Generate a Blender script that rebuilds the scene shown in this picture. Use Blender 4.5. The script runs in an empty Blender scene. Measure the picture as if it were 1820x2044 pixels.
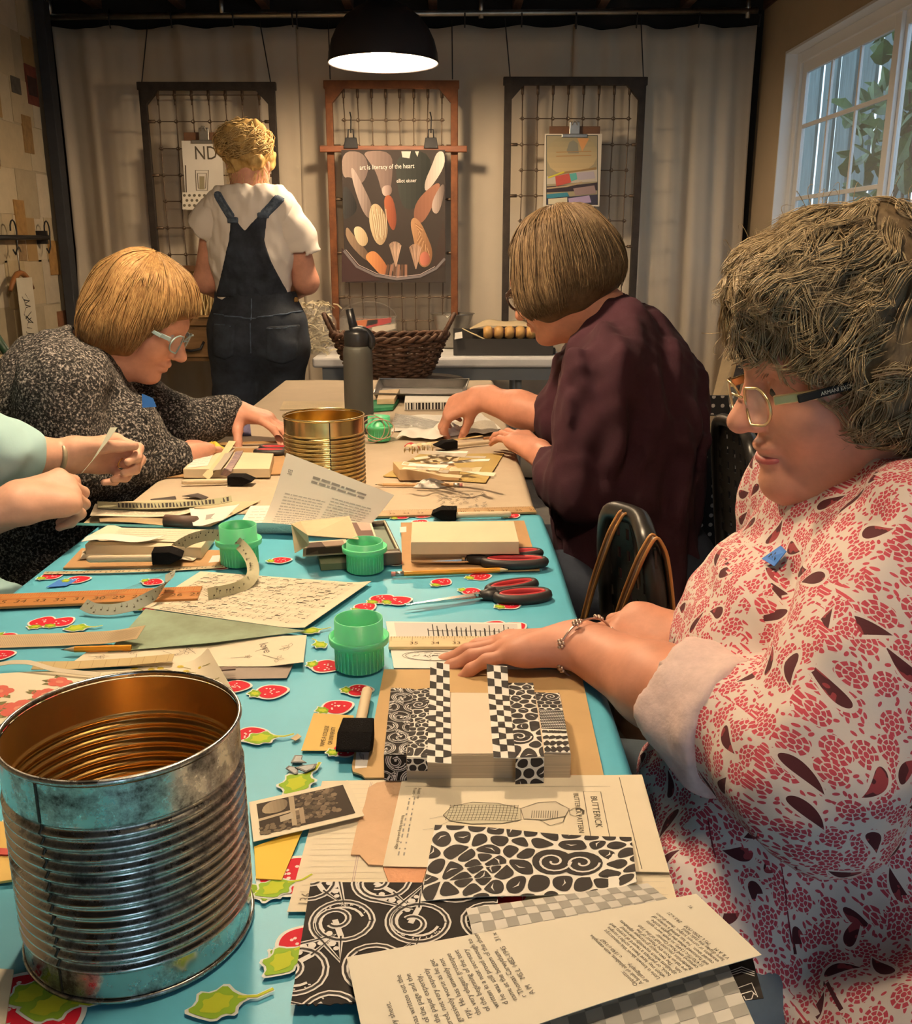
import bpy, bmesh, math, random
import numpy as np
from mathutils import Vector, Matrix
random.seed(7); rng = np.random.default_rng(7)
SC = bpy.context.scene
COL = SC.collection
PI = math.pi

# ------------------------------------------------------------------ camera
F_PX = 1894.0; CAM_H = 1.2
PITCH = math.atan(522 / F_PX); YAW = math.radians(0.36)
cam_d = bpy.data.cameras.new('camera'); cam = bpy.data.objects.new('camera', cam_d); COL.objects.link(cam)
cam_d.sensor_fit = 'HORIZONTAL'; cam_d.sensor_width = 36; cam_d.lens = 36 * F_PX / 1820
cam_d.clip_start = 0.02; cam_d.clip_end = 60
cam.location = (0, 0, CAM_H); cam.rotation_euler = (PI / 2 - PITCH, 0, -YAW)
SC.camera = cam
_fw = np.array([math.sin(YAW) * math.cos(PITCH), math.cos(YAW) * math.cos(PITCH), -math.sin(PITCH)])
_rt = np.array([math.cos(YAW), -math.sin(YAW), 0]); _up = np.cross(_rt, _fw)
CPOS = np.array([0, 0, CAM_H])
def ray(px, py): return _fw + (px - 910) / F_PX * _rt - (py - 1022) / F_PX * _up
def Zp(px, py, z=0.745): d = ray(px, py); return CPOS + d * (z - CAM_H) / d[2]     # point of the photo on a level surface
def Dp(px, py, y): d = ray(px, py); return CPOS + d * y / d[1]                    # ... on a plane facing us at distance y
def Xp(px, py, x): d = ray(px, py); return CPOS + d * x / d[0]                    # ... on a side wall

# ------------------------------------------------------------------ world, daylight, exposure
w = bpy.data.worlds.new('sky'); SC.world = w; w.use_nodes = True
nt = w.node_tree; bg = nt.nodes['Background']
sky = nt.nodes.new('ShaderNodeTexSky'); sky.sky_type = 'HOSEK_WILKIE'; sky.turbidity = 6; sky.sun_direction = (0.6, 0.5, 0.5)
mixn = nt.nodes.new('ShaderNodeMix'); mixn.data_type = 'RGBA'; mixn.inputs[0].default_value = 0.65
nt.links.new(sky.outputs[0], mixn.inputs[6]); mixn.inputs[7].default_value = (0.55, 0.78, 0.98, 1)
nt.links.new(mixn.outputs[2], bg.inputs[0]); bg.inputs[1].default_value = 2.3
SC.view_settings.view_transform = 'Standard'; SC.view_settings.look = 'None'
SC.view_settings.gamma = 1; SC.view_settings.use_curve_mapping = False
SC.view_settings.exposure = 0.38
LAMP_W = 56.0                       # watts of each pendant bulb
LAMP_COL = (1.0, 0.72, 0.44)
def portal(name, loc, rot, sx, sy):
    l = bpy.data.lights.new(name, 'AREA'); l.shape = 'RECTANGLE'; l.size = sx; l.size_y = sy; l.cycles.is_portal = True
    o = bpy.data.objects.new(name, l); COL.objects.link(o); o.location = loc; o.rotation_euler = rot
portal('window_portal', (1.72, 3.6, 1.55), (0, PI / 2, 0), 1.7, 2.3)
portal('doorway_portal', (0.55, -1.66, 1.15), (-PI / 2, 0, 0), 1.0, 2.1)

# ------------------------------------------------------------------ materials
MATS = {}
def M(name, col=(.8, .8, .8), rough=.6, metal=0., var=None, bump=None, trans=0., ior=1.45, alpha=1., emit=None, sub=0., coat=0., spec=.5, stretch=None, attr=False, sheen=0., col2=None):
    if name in MATS: return MATS[name]
    m = bpy.data.materials.new(name); m.use_nodes = True; MATS[name] = m
    n = m.node_tree.nodes; L = m.node_tree.links; b = n['Principled BSDF']
    b.inputs['Base Color'].default_value = (*col, 1); b.inputs['Roughness'].default_value = rough; b.inputs['Metallic'].default_value = metal
    b.inputs['IOR'].default_value = ior; b.inputs['Transmission Weight'].default_value = trans; b.inputs['Alpha'].default_value = alpha
    b.inputs['Coat Weight'].default_value = coat; b.inputs['Specular IOR Level'].default_value = spec
    if sheen: b.inputs['Sheen Weight'].default_value = sheen
    if sub: b.inputs['Subsurface Weight'].default_value = sub; b.inputs['Subsurface Radius'].default_value = (.012, .005, .003)
    if emit: b.inputs['Emission Color'].default_value = (*emit[0], 1); b.inputs['Emission Strength'].default_value = emit[1]
    tc = n.new('ShaderNodeTexCoord'); src = tc.outputs['Object']
    if stretch:
        mp = n.new('ShaderNodeMapping'); mp.inputs['Scale'].default_value = stretch; L.new(src, mp.inputs[0]); src = mp.outputs[0]
    if attr:
        a = n.new('ShaderNodeAttribute'); a.attribute_name = 'ink'; L.new(a.outputs['Color'], b.inputs['Base Color'])
    if var:
        t = n.new('ShaderNodeTexNoise'); t.inputs['Scale'].default_value = var[0]; t.inputs['Detail'].default_value = 6; t.inputs['Roughness'].default_value = .65
        L.new(src, t.inputs['Vector'])
        r = n.new('ShaderNodeValToRGB'); L.new(t.outputs['Fac'], r.inputs[0])
        k = var[1]; c2 = col2 if col2 else tuple(min(1, c * (1 + k * .6)) for c in col)
        r.color_ramp.elements[0].position = .3; r.color_ramp.elements[1].position = .72
        r.color_ramp.elements[0].color = (*(c * (1 - k) for c in col), 1); r.color_ramp.elements[1].color = (*c2, 1)
        L.new(r.outputs[0], b.inputs['Base Color'])
    if bump:
        t = n.new('ShaderNodeTexNoise'); t.inputs['Scale'].default_value = bump[0]; t.inputs['Detail'].default_value = 5; L.new(src, t.inputs['Vector'])
        bn = n.new('ShaderNodeBump'); bn.inputs['Strength'].default_value = bump[1]; bn.inputs['Distance'].default_value = bump[2] if len(bump) > 2 else .004
        L.new(t.outputs['Fac'], bn.inputs['Height']); L.new(bn.outputs[0], b.inputs['Normal'])
    return m
def nodes_of(m): return m.node_tree.nodes, m.node_tree.links, m.node_tree.nodes['Principled BSDF']

# ------------------------------------------------------------------ objects
def tag(o, label=None, cat=None, group=None, kind=None):
    if label: o['label'] = label
    if cat: o['category'] = cat
    if group: o['group'] = group
    if kind: o['kind'] = kind
    return o
def thing(name, label, cat, loc=(0, 0, 0), group=None):
    o = bpy.data.objects.new(name, None); COL.objects.link(o); o.location = tuple(float(c) for c in loc); o.empty_display_size = .05
    return tag(o, label, cat, group)
def root_loc(p):
    v = Vector((0, 0, 0))
    while p is not None: v += p.location; p = p.parent
    return v
def link(name, me, mat, parent=None, smooth=True, loc=None):
    """link a mesh whose vertices are in world coordinates"""
    o = bpy.data.objects.new(name, me); COL.objects.link(o)
    if mat is not None:
        for m in (mat if isinstance(mat, (list, tuple)) else [mat]): me.materials.append(m)
    off = root_loc(parent)
    if parent is not None: o.parent = parent
    if loc is not None:
        o.location = Vector(loc) - off; off = Vector(loc)
    if off.length > 0: me.transform(Matrix.Translation(-off))
    if smooth and len(me.polygons): me.polygons.foreach_set('use_smooth', [True] * len(me.polygons))
    return o
def bevel(o, wd=.002, seg=2, ang=30):
    b = o.modifiers.new('bevel', 'BEVEL'); b.width = wd; b.segments = seg; b.limit_method = 'ANGLE'; b.angle_limit = math.radians(ang)
    return o
def children(o): return [c for c in bpy.data.objects if c.parent == o]
def copy_tree(o, parent=None):
    c = o.copy(); COL.objects.link(c)
    if parent is not None: c.parent = parent
    for ch in children(o): copy_tree(ch, c)
    return c
def frame_of(d, up=(0, 0, 1)):
    d = np.array(d, float); d /= np.linalg.norm(d); u = np.array(up, float)
    if abs(d @ u) > .98: u = np.array((1., 0, 0))
    s = np.cross(d, u); s /= np.linalg.norm(s); return d, s, np.cross(s, d)

class MB:
    """collects simple shapes in world coordinates; build() links them as ONE mesh object"""
    def __init__(s): s.v = []; s.f = []; s.mi = []; s.cur = 0
    def add(s, V, Fs):
        k = len(s.v); s.v += [tuple(float(c) for c in p) for p in V]; s.f += [tuple(i + k for i in q) for q in Fs]; s.mi += [s.cur] * len(Fs); return s
    def box(s, lo, hi):
        x0, y0, z0 = lo; x1, y1, z1 = hi
        return s.add([(x0, y0, z0), (x1, y0, z0), (x1, y1, z0), (x0, y1, z0), (x0, y0, z1), (x1, y0, z1), (x1, y1, z1), (x0, y1, z1)],
                     [(0, 3, 2, 1), (4, 5, 6, 7), (0, 1, 5, 4), (1, 2, 6, 5), (2, 3, 7, 6), (3, 0, 4, 7)])
    def obox(s, c, ax, ay, az):
        c, ax, ay, az = (np.array(q, float) for q in (c, ax, ay, az))
        P = [c + i * ax + j * ay + k * az for k in (-1, 1) for j in (-1, 1) for i in (-1, 1)]
        return s.add(P, [(0, 2, 3, 1), (4, 5, 7, 6), (0, 1, 5, 4), (1, 3, 7, 5), (3, 2, 6, 7), (2, 0, 4, 6)])
    def bar(s, a, b, wd, ht, up=(0, 0, 1)):
        a, b = np.array(a, float), np.array(b, float); d, sd, u = frame_of(b - a, up)
        return s.obox((a + b) / 2, (b - a) / 2, sd * wd / 2, u * ht / 2)
    def prism(s, poly, z0, z1):
        n = len(poly); V = [(p[0], p[1], z0) for p in poly] + [(p[0], p[1], z1) for p in poly]
        area = sum(poly[i][0] * poly[(i + 1) % n][1] - poly[(i + 1) % n][0] * poly[i][1] for i in range(n))
        Fs = [tuple(range(n))[::-1], tuple(range(n, 2 * n))] + [(i, (i + 1) % n, n + (i + 1) % n, n + i) for i in range(n)]
        if area < 0: Fs = [f[::-1] for f in Fs]
        return s.add(V, Fs)
    def slab(s, pts, thick):
        """a flat polygon given by 3-D points, thickened along its normal"""
        P = [np.array(p, float) for p in pts]; nrm = np.cross(P[1] - P[0], P[2] - P[0]); nrm /= np.linalg.norm(nrm); n = len(P)
        V = [p for p in P] + [p - nrm * thick for p in P]
        return s.add(V, [tuple(range(n)), tuple(range(n, 2 * n))[::-1]] + [((i + 1) % n, i, n + i, n + (i + 1) % n) for i in range(n)])
    def tube(s, path, r, n=8, cap=True, closed=False, ell=None):
        P = [np.array(p, float) for p in path]; m = len(P); R = r if hasattr(r, '__len__') else [r] * m
        V = []; prev = None
        for i in range(m):
            t = (P[(i + 1) % m] - P[i - 1]) if (closed or 0 < i < m - 1) else (P[1] - P[0] if i == 0 else P[-1] - P[-2])
            t = t / (np.linalg.norm(t) + 1e-12)
            if prev is None: _, sd, u = frame_of(t)
            else:
                sd = prev - t * (prev @ t); sd /= np.linalg.norm(sd) + 1e-12; u = np.cross(sd, t)
            prev = sd
            e = ell or 1
            V += [P[i] + R[i] * (math.cos(2 * PI * k / n) * sd + e * math.sin(2 * PI * k / n) * u) for k in range(n)]
        Fs = []
        for i in range(m if closed else m - 1):
            j = (i + 1) % m
            Fs += [(i * n + k, i * n + (k + 1) % n, j * n + (k + 1) % n, j * n + k) for k in range(n)]
        if cap and not closed: Fs += [tuple(range(n))[::-1], tuple((m - 1) * n + k for k in range(n))]
        return s.add(V, Fs)
    def cyl(s, a, b, r0, r1=None, n=20): return s.tube([a, b], [r0, r0 if r1 is None else r1], n)
    def lathe(s, c, prof, n=40, cap0=False, cap1=False, axis=None, ang=(0, 2 * PI)):
        c = np.array(c, float)
        if axis is None: ax, sd, u = np.array((0, 0, 1.)), np.array((1., 0, 0)), np.array((0, 1., 0))
        else: ax, sd, u = frame_of(axis)
        full = abs(ang[1] - ang[0] - 2 * PI) < 1e-6; k = n if full else n + 1; V = []
        for (r, z) in prof:
            V += [c + ax * z + r * (math.cos(ang[0] + (ang[1] - ang[0]) * i / n) * sd + math.sin(ang[0] + (ang[1] - ang[0]) * i / n) * u) for i in range(k)]
        Fs = []
        for j in range(len(prof) - 1):
            for i in range(n if full else n): i2 = (i + 1) % k; Fs.append((j * k + i, j * k + i2, (j + 1) * k + i2, (j + 1) * k + i))
        if cap0: Fs.append(tuple(range(k))[::-1])
        if cap1: Fs.append(tuple((len(prof) - 1) * k + i for i in range(k)))
        return s.add(V, Fs)
    def ribbon(s, path, wdir, width, thick=.0006):
        """a bent strip: path points, width direction(s), thickness"""
        P = [np.array(p, float) for p in path]; m = len(P); V = []
        for i in range(m):
            t = P[min(i + 1, m - 1)] - P[max(i - 1, 0)]; t /= np.linalg.norm(t) + 1e-12
            wd = np.array(wdir[i] if hasattr(wdir[0], '__len__') else wdir, float); wd = wd - t * (wd @ t); wd /= np.linalg.norm(wd) + 1e-12
            nn = np.cross(t, wd); wi = width[i] if hasattr(width, '__len__') else width
            for a, b in ((-1, 0), (1, 0), (1, 1), (-1, 1)): V.append(P[i] + wd * a * wi / 2 + nn * b * thick)
        Fs = [(0, 3, 2, 1), tuple((m - 1) * 4 + k for k in range(4))]
        for i in range(m - 1): Fs += [(i * 4 + k, i * 4 + (k + 1) % 4, (i + 1) * 4 + (k + 1) % 4, (i + 1) * 4 + k) for k in range(4)]
        return s.add(V, Fs)
    def grid(s, fn, nu, nv):
        V = [fn(i / nu, j / nv) for j in range(nv + 1) for i in range(nu + 1)]
        return s.add(V, [(j * (nu + 1) + i, j * (nu + 1) + i + 1, (j + 1) * (nu + 1) + i + 1, (j + 1) * (nu + 1) + i) for j in range(nv) for i in range(nu)])
    def ball(s, c, r, n=12):
        r = r if hasattr(r, '__len__') else (r, r, r); m = n // 2
        V = [(c[0] + r[0] * math.sin(PI * j / m) * math.cos(2 * PI * i / n), c[1] + r[1] * math.sin(PI * j / m) * math.sin(2 * PI * i / n), c[2] + r[2] * math.cos(PI * j / m)) for j in range(m + 1) for i in range(n)]
        return s.add(V, [((j) * n + i, (j + 1) * n + i, (j + 1) * n + (i + 1) % n, j * n + (i + 1) % n) for j in range(m) for i in range(n)])
    def mesh(s, name):
        me = bpy.data.meshes.new(name); me.from_pydata(s.v, [], s.f)
        if any(s.mi): me.polygons.foreach_set('material_index', s.mi)
        me.update(); return me
    def build(s, name, mat, parent=None, smooth=False, bev=None, loc=None):
        o = link(name, s.mesh(name), mat, parent, smooth, loc)
        if bev: bevel(o, bev)
        return o
def autosmooth(o, ang=40):
    me = o.data; me.polygons.foreach_set('use_smooth', [True] * len(me.polygons))
    try: me.set_sharp_from_angle(angle=math.radians(ang))
    except Exception: pass
    return o
def solidify(o, t, off=-1):
    m = o.modifiers.new('solid', 'SOLIDIFY'); m.thickness = t; m.offset = off; return o
def one(o, label, cat, group=None, kind=None): return tag(o, label, cat, group, kind)
def struct(o): o['kind'] = 'structure'; return o

# ------------------------------------------------------------------ flat print (ink on paper, cloth, rulers)
_TXT = {}
def text_geo(s, font_scale=1.0):
    if s in _TXT: return _TXT[s]
    cu = bpy.data.curves.new('t', 'FONT'); cu.body = s; cu.resolution_u = 2; cu.size = 1
    o = bpy.data.objects.new('t', cu); COL.objects.link(o)
    me = bpy.data.meshes.new_from_object(o)
    V = np.array([v.co[:2] for v in me.vertices]) if len(me.vertices) else np.zeros((0, 2)); Fs = [tuple(p.vertices) for p in me.polygons]
    bpy.data.objects.remove(o); bpy.data.curves.remove(cu); bpy.data.meshes.remove(me)
    _TXT[s] = (V, Fs); return _TXT[s]
INK = M('printed_ink', attr=True, rough=.7, spec=.2)
class Pr:
    """polygons in paper coordinates (metres) laid on a surface fn(u, v, lift)"""
    def __init__(s, fn, lift=.00025): s.fn = fn; s.v = []; s.f = []; s.c = []; s.lift = lift; s.k = 0
    def poly(s, uv, col, lay=0):
        k = len(s.v); s.k += 1; s.v += [s.fn(u, v, s.lift * (1 + lay) + 4e-7 * s.k) for u, v in uv]; s.f.append(tuple(range(k, k + len(uv)))); s.c.append(col)
    def tris(s, V, Fs, col, lay=0):
        k = len(s.v); s.k += 1; s.v += [s.fn(u, v, s.lift * (1 + lay) + 4e-7 * s.k) for u, v in V]
        for q in Fs: s.f.append(tuple(i + k for i in q)); s.c.append(col)
    def stroke(s, pts, wd, col, lay=0, closed=False):
        P = np.array(pts, float); n = len(P)
        if closed: T = np.roll(P, -1, 0) - np.roll(P, 1, 0)
        else: T = np.gradient(P, axis=0)
        T /= np.linalg.norm(T, axis=1)[:, None] + 1e-12; N = np.stack([-T[:, 1], T[:, 0]], 1)
        W = (np.array(wd) if hasattr(wd, '__len__') else np.full(n, wd))[:, None] / 2
        A = P + N * W; B = P - N * W; V = np.concatenate([A, B]); Fs = []
        for i in range(n if closed else n - 1): j = (i + 1) % n; Fs.append((i, j, n + j, n + i)[::-1])
        s.tris(V, Fs, col, lay)
    def disc(s, c, r, col, lay=0, n=10, ry=None): s.poly([(c[0] + r * math.cos(2 * PI * i / n), c[1] + (ry or r) * math.sin(2 * PI * i / n)) for i in range(n)], col, lay)
    def rect(s, u0, v0, u1, v1, col, lay=0): s.poly([(u0, v0), (u1, v0), (u1, v1), (u0, v1)], col, lay)
    def text(s, t, at, size, rot=0, col=(.03, .03, .03), lay=0, sx=1.0):
        V, Fs = text_geo(t)
        if not len(V): return
        c, sn = math.cos(rot), math.sin(rot); P = V * size * np.array([sx, 1]); Q = np.stack([at[0] + P[:, 0] * c - P[:, 1] * sn, at[1] + P[:, 0] * sn + P[:, 1] * c], 1)
        s.tris(Q, Fs, col, lay)
    def build(s, name, parent, mat=None):
        me = bpy.data.meshes.new(name); me.from_pydata([tuple(float(c) for c in p) for p in s.v], [], s.f)
        a = me.color_attributes.new('ink', 'FLOAT_COLOR', 'CORNER'); D = []
        for f, c in zip(s.f, s.c): D += [c[0], c[1], c[2], 1.0] * len(f)
        a.data.foreach_set('color', D); me.update()
        o = link(name, me, mat or INK, parent, smooth=False)
        if len(s.f) > 60: o['kind'] = 'stuff'
        return o
def quad_fn(P00, P10, P11, P01, wd, ht):
    """paper coordinates -> bilinear patch over four corners, lifted along the normal"""
    P00, P10, P11, P01 = (np.array(p, float) for p in (P00, P10, P11, P01)); n = np.cross(P10 - P00, P01 - P00); n /= np.linalg.norm(n)
    if n[2] < -.3: n = -n
    def fn(u, v, lift=0):
        a, b = u / wd, v / ht
        return P00 * (1 - a) * (1 - b) + P10 * a * (1 - b) + P11 * a * b + P01 * (1 - a) * b + n * lift
    return fn
def chaikin(p, it=2):
    for _ in range(it): p = [q for i in range(len(p)) for q in (.75 * p[i] + .25 * p[(i + 1) % len(p)], .25 * p[i] + .75 * p[(i + 1) % len(p)])]
    return p
def wob(n, amp, seed=0):
    r = np.random.default_rng(seed); return r.normal(0, amp, n)

# ------------------------------------------------------------------ organic shapes: signed distance field -> surface nets
class Field:
    def __init__(s, lo, hi, h):
        s.lo = np.array(lo, float); s.h = h; s.n = np.ceil((np.array(hi, float) - s.lo) / h).astype(int) + 1
        s.a = np.full(tuple(s.n), 1.0, np.float32)
    def grid(s, b0, b1):
        i0 = np.clip(np.floor((b0 - s.lo) / s.h).astype(int), 0, s.n - 1); i1 = np.clip(np.ceil((b1 - s.lo) / s.h).astype(int) + 1, 1, s.n)
        if np.any(i1 <= i0): return None
        ax = [(s.lo[d] + s.h * np.arange(i0[d], i1[d])).astype(np.float32) for d in range(3)]
        X, Y, Z = ax[0][:, None, None], ax[1][None, :, None], ax[2][None, None, :]
        return tuple(slice(i0[d], i1[d]) for d in range(3)), X, Y, Z
    def put(s, sl, d, k, sub=False):
        a = s.a[sl]
        if sub:
            d = -d; hh = np.maximum(k - np.abs(a - d), 0) / max(k, 1e-6); s.a[sl] = np.maximum(a, d) + hh * hh * k * .25
        else:
            hh = np.maximum(k - np.abs(a - d), 0) / max(k, 1e-6); s.a[sl] = np.minimum(a, d) - hh * hh * k * .25
    def cone(s, a, b, ra, rb=None, k=.02, flat=None, sub=False):
        """tapered capsule; flat=(axis, ratio) squeezes it along an axis"""
        rb = ra if rb is None else rb; a = np.array(a, float); b = np.array(b, float); m = k + 4 * s.h; R = max(ra, rb)
        if flat: R *= max(1, flat[1])
        g = s.grid(np.minimum(a, b) - R - m, np.maximum(a, b) + R + m)
        if g is None: return s
        sl, X, Y, Z = g; ba = b - a; L2 = max(float(ba @ ba), 1e-9); X = X - a[0]; Y = Y - a[1]; Z = Z - a[2]
        t = np.clip((X * ba[0] + Y * ba[1] + Z * ba[2]) / L2, 0, 1)
        dx, dy, dz = X - t * ba[0], Y - t * ba[1], Z - t * ba[2]; d2 = dx * dx + dy * dy + dz * dz
        if flat:
            ax = np.array(flat[0], float); ax /= np.linalg.norm(ax); c = dx * ax[0] + dy * ax[1] + dz * ax[2]; d2 = d2 - c * c + (c / flat[1]) ** 2
        s.put(sl, (np.sqrt(np.maximum(d2, 0)) - (ra + (rb - ra) * t)).astype(np.float32), k, sub); return s
    def chain(s, pts, rad, k=.02, flat=None):
        for i in range(len(pts) - 1): s.cone(pts[i], pts[i + 1], rad[i], rad[i + 1], k, flat)
        return s
    def ell(s, c, r, R=None, k=.02, sub=False):
        c = np.array(c, float); r = np.array(r, float); m = k + 4 * s.h + max(r); g = s.grid(c - m, c + m)
        if g is None: return s
        sl, X, Y, Z = g; X = X - c[0]; Y = Y - c[1]; Z = Z - c[2]
        if R is None: A, B, C = X, Y, Z
        else: A, B, C = (X * R[i][0] + Y * R[i][1] + Z * R[i][2] for i in range(3))
        k0 = np.sqrt((A / r[0]) ** 2 + (B / r[1]) ** 2 + (C / r[2]) ** 2) + 1e-6; k1 = np.sqrt((A / r[0] ** 2) ** 2 + (B / r[1] ** 2) ** 2 + (C / r[2] ** 2) ** 2) + 1e-6
        s.put(sl, (k0 * (k0 - 1) / k1).astype(np.float32), k, sub); return s
    def coords(s): return [(s.lo[d] + s.h * np.arange(s.n[d])).astype(np.float32).reshape([-1 if i == d else 1 for i in range(3)]) for d in range(3)]
    def noise(s, amp, fr, seed=0, aniso=(1, 1, 1), oct=5):
        r = np.random.default_rng(seed); X, Y, Z = s.coords(); acc = 0
        for i in range(oct):
            d = r.normal(size=3); d /= np.linalg.norm(d); d = d * np.array(aniso); ph = r.uniform(0, 6.28, 2); f = fr * r.uniform(.6, 1.7)
            d2 = r.normal(size=3) * .5
            acc = acc + np.sin(f * (X * d[0] + Y * d[1] + Z * d[2]) + ph[0] + 1.5 * np.sin(.45 * f * (X * d2[0] + Y * d2[1] + Z * d2[2]) + ph[1]))
        s.a += (amp / math.sqrt(oct) * acc).astype(np.float32); return s
    def sample(s, P):
        q = (np.asarray(P) - s.lo) / s.h; q = np.clip(q, 0, np.array(s.n) - 1.001); i = q.astype(int); t = q - i; out = 0
        for a in (0, 1):
            for b in (0, 1):
                for c in (0, 1): out = out + s.a[i[:, 0] + a, i[:, 1] + b, i[:, 2] + c] * (t[:, 0] if a else 1 - t[:, 0]) * (t[:, 1] if b else 1 - t[:, 1]) * (t[:, 2] if c else 1 - t[:, 2])
        return out
    def push(s, P, target, it=4):
        """move points onto the level set at the given distance(s)"""
        P = np.array(P, float); e = s.h
        for _ in range(it):
            d = s.sample(P); g = np.stack([s.sample(P + e * v) - s.sample(P - e * v) for v in np.eye(3)], 1) / (2 * e); g /= np.maximum(np.linalg.norm(g, axis=1), .3)[:, None]; P = P - g * np.clip(d - target, -.03, .03)[:, None]
        return P
    def hit(s, px, py, off=0., t0=.45, t1=1.5):
        """where the sight line through a photo pixel first meets the surface"""
        d = ray(px, py); T = np.arange(t0, t1, .0015); v = s.sample(CPOS + T[:, None] * d); i = np.argmax(v < off); return CPOS + T[i] * d
    def copy(s):
        c = Field.__new__(Field); c.lo, c.h, c.n = s.lo, s.h, s.n; c.a = s.a.copy(); return c
    def shell(s, polyxz, off, axis=1, y_max=None, y_min=None):
        """solid piece that lies off proud of this field, inside a polygon seen along y (or x)"""
        c = s.copy(); c.a = c.a - off; X, Y, Z = c.coords(); U = X if axis == 1 else Y
        P = np.array(polyxz, float); UU, ZZ = np.broadcast_arrays(U, Z); UU = (UU[:, 0, :] if axis == 1 else UU[0]); ZZ = (ZZ[:, 0, :] if axis == 1 else ZZ[0])
        d = np.full(UU.shape, 1e9); ins = np.zeros(UU.shape, bool); n = len(P)
        for i in range(n):
            p, q = P[i], P[(i + 1) % n]; e = q - p; t = np.clip(((UU - p[0]) * e[0] + (ZZ - p[1]) * e[1]) / (e @ e), 0, 1)
            d = np.minimum(d, np.hypot(UU - p[0] - t * e[0], ZZ - p[1] - t * e[1]))
            cr = ((p[1] > ZZ) != (q[1] > ZZ)) & (UU < (q[0] - p[0]) * (ZZ - p[1]) / (q[1] - p[1] + 1e-12) + p[0]); ins ^= cr
        sd = np.where(ins, -d, d); sd = sd[:, None, :] if axis == 1 else sd[None]
        c.a = np.maximum(c.a, sd.astype(np.float32)); T = Y if axis == 1 else X
        if y_max is not None: c.a = np.maximum(c.a, (T - y_max) + 0 * c.a)
        if y_min is not None: c.a = np.maximum(c.a, (y_min - T) + 0 * c.a)
        return c
    def cut(s, n, d):
        """keep the half space n.p < d"""
        X, Y, Z = s.coords(); s.a = np.maximum(s.a, (X * n[0] + Y * n[1] + Z * n[2] - d).astype(np.float32)); return s
    def geo(s):
        a = s.a; ins = a < 0; n = a.shape; cnt = np.zeros(tuple(np.array(n) - 1), np.int8)
        offs = [(i, j, k) for i in (0, 1) for j in (0, 1) for k in (0, 1)]
        for o in offs: cnt += ins[o[0]:n[0] - 1 + o[0], o[1]:n[1] - 1 + o[1], o[2]:n[2] - 1 + o[2]]
        act = np.argwhere((cnt > 0) & (cnt < 8)); idx = np.full(cnt.shape, -1, np.int64); idx[tuple(act.T)] = np.arange(len(act))
        val = np.stack([a[act[:, 0] + o[0], act[:, 1] + o[1], act[:, 2] + o[2]] for o in offs], 1).astype(float)
        P = np.zeros((len(act), 3)); C = np.zeros(len(act)); O = np.array(offs, float)
        for p in range(8):
            for q in range(p + 1, 8):
                if np.abs(O[p] - O[q]).sum() != 1: continue
                m = (val[:, p] < 0) != (val[:, q] < 0); t = val[m, p] / (val[m, p] - val[m, q]); P[m] += O[p] + t[:, None] * (O[q] - O[p]); C[m] += 1
        V = s.lo + s.h * (act + P / C[:, None]); Q = []
        for d in range(3):
            e, g = (d + 1) % 3, (d + 2) % 3; sa = [slice(None)] * 3; sb = [slice(None)] * 3; sa[d] = slice(0, -1); sb[d] = slice(1, None)
            ch = np.argwhere(ins[tuple(sa)] != ins[tuple(sb)]); ch = ch[(ch[:, e] > 0) & (ch[:, g] > 0) & (ch[:, e] < n[e] - 1) & (ch[:, g] < n[g] - 1)]
            flip = ~ins[tuple(ch.T)]
            def at(de, dg): c = ch.copy(); c[:, e] += de; c[:, g] += dg; return idx[tuple(c.T)]
            q = np.stack([at(-1, -1), at(0, -1), at(0, 0), at(-1, 0)], 1); q[flip] = q[flip][:, ::-1]; Q.append(q)
        Q = np.concatenate(Q); Q = Q[(Q >= 0).all(1)]; use = np.unique(Q); mp = np.zeros(len(V), np.int64); mp[use] = np.arange(len(use)); return V[use], mp[Q]
def fast_mesh(name, V, Q):
    me = bpy.data.meshes.new(name); me.vertices.add(len(V)); me.vertices.foreach_set('co', np.asarray(V, np.float32).ravel())
    me.loops.add(Q.size); me.loops.foreach_set('vertex_index', Q.ravel().astype(np.int32)); me.polygons.add(len(Q))
    me.polygons.foreach_set('loop_start', np.arange(0, Q.size, Q.shape[1], dtype=np.int32)); me.polygons.foreach_set('loop_total', np.full(len(Q), Q.shape[1], np.int32))
    me.update(calc_edges=True); me.validate(); return me
def join_geo(gs):
    V = []; Q = []; k = 0
    for v, q in gs: V.append(v); Q.append(q + k); k += len(v)
    return np.concatenate(V), np.concatenate(Q)
def smooth_geo(V, Q, it=2, lam=.5):
    for _ in range(it):
        A = np.zeros_like(V); C = np.zeros(len(V))
        for i in range(4):
            j = (i + 1) % 4; np.add.at(A, Q[:, i], V[Q[:, j]]); np.add.at(A, Q[:, j], V[Q[:, i]]); np.add.at(C, Q[:, i], 1); np.add.at(C, Q[:, j], 1)
        V = V + lam * (A / np.maximum(C, 1)[:, None] - V)
    return V, Q
def organic(name, fields, mat, parent, smooth_it=1, uv=None):
    V, Q = join_geo([f.geo() if isinstance(f, Field) else f for f in (fields if isinstance(fields, list) else [fields])])
    if smooth_it: V, Q = smooth_geo(V, Q, smooth_it)
    me = fast_mesh(name, V, Q)
    if uv is not None:
        L = me.uv_layers.new(name='UVMap'); li = np.zeros(len(me.loops), np.int32); me.loops.foreach_get('vertex_index', li)
        ls = Q.reshape(-1); co = V[li]; L.data.foreach_set('uv', uv(co, V[Q].mean(1), np.repeat(np.arange(len(Q)), 4)).astype(np.float32).ravel())
    return link(name, me, mat, parent, True)
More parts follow.
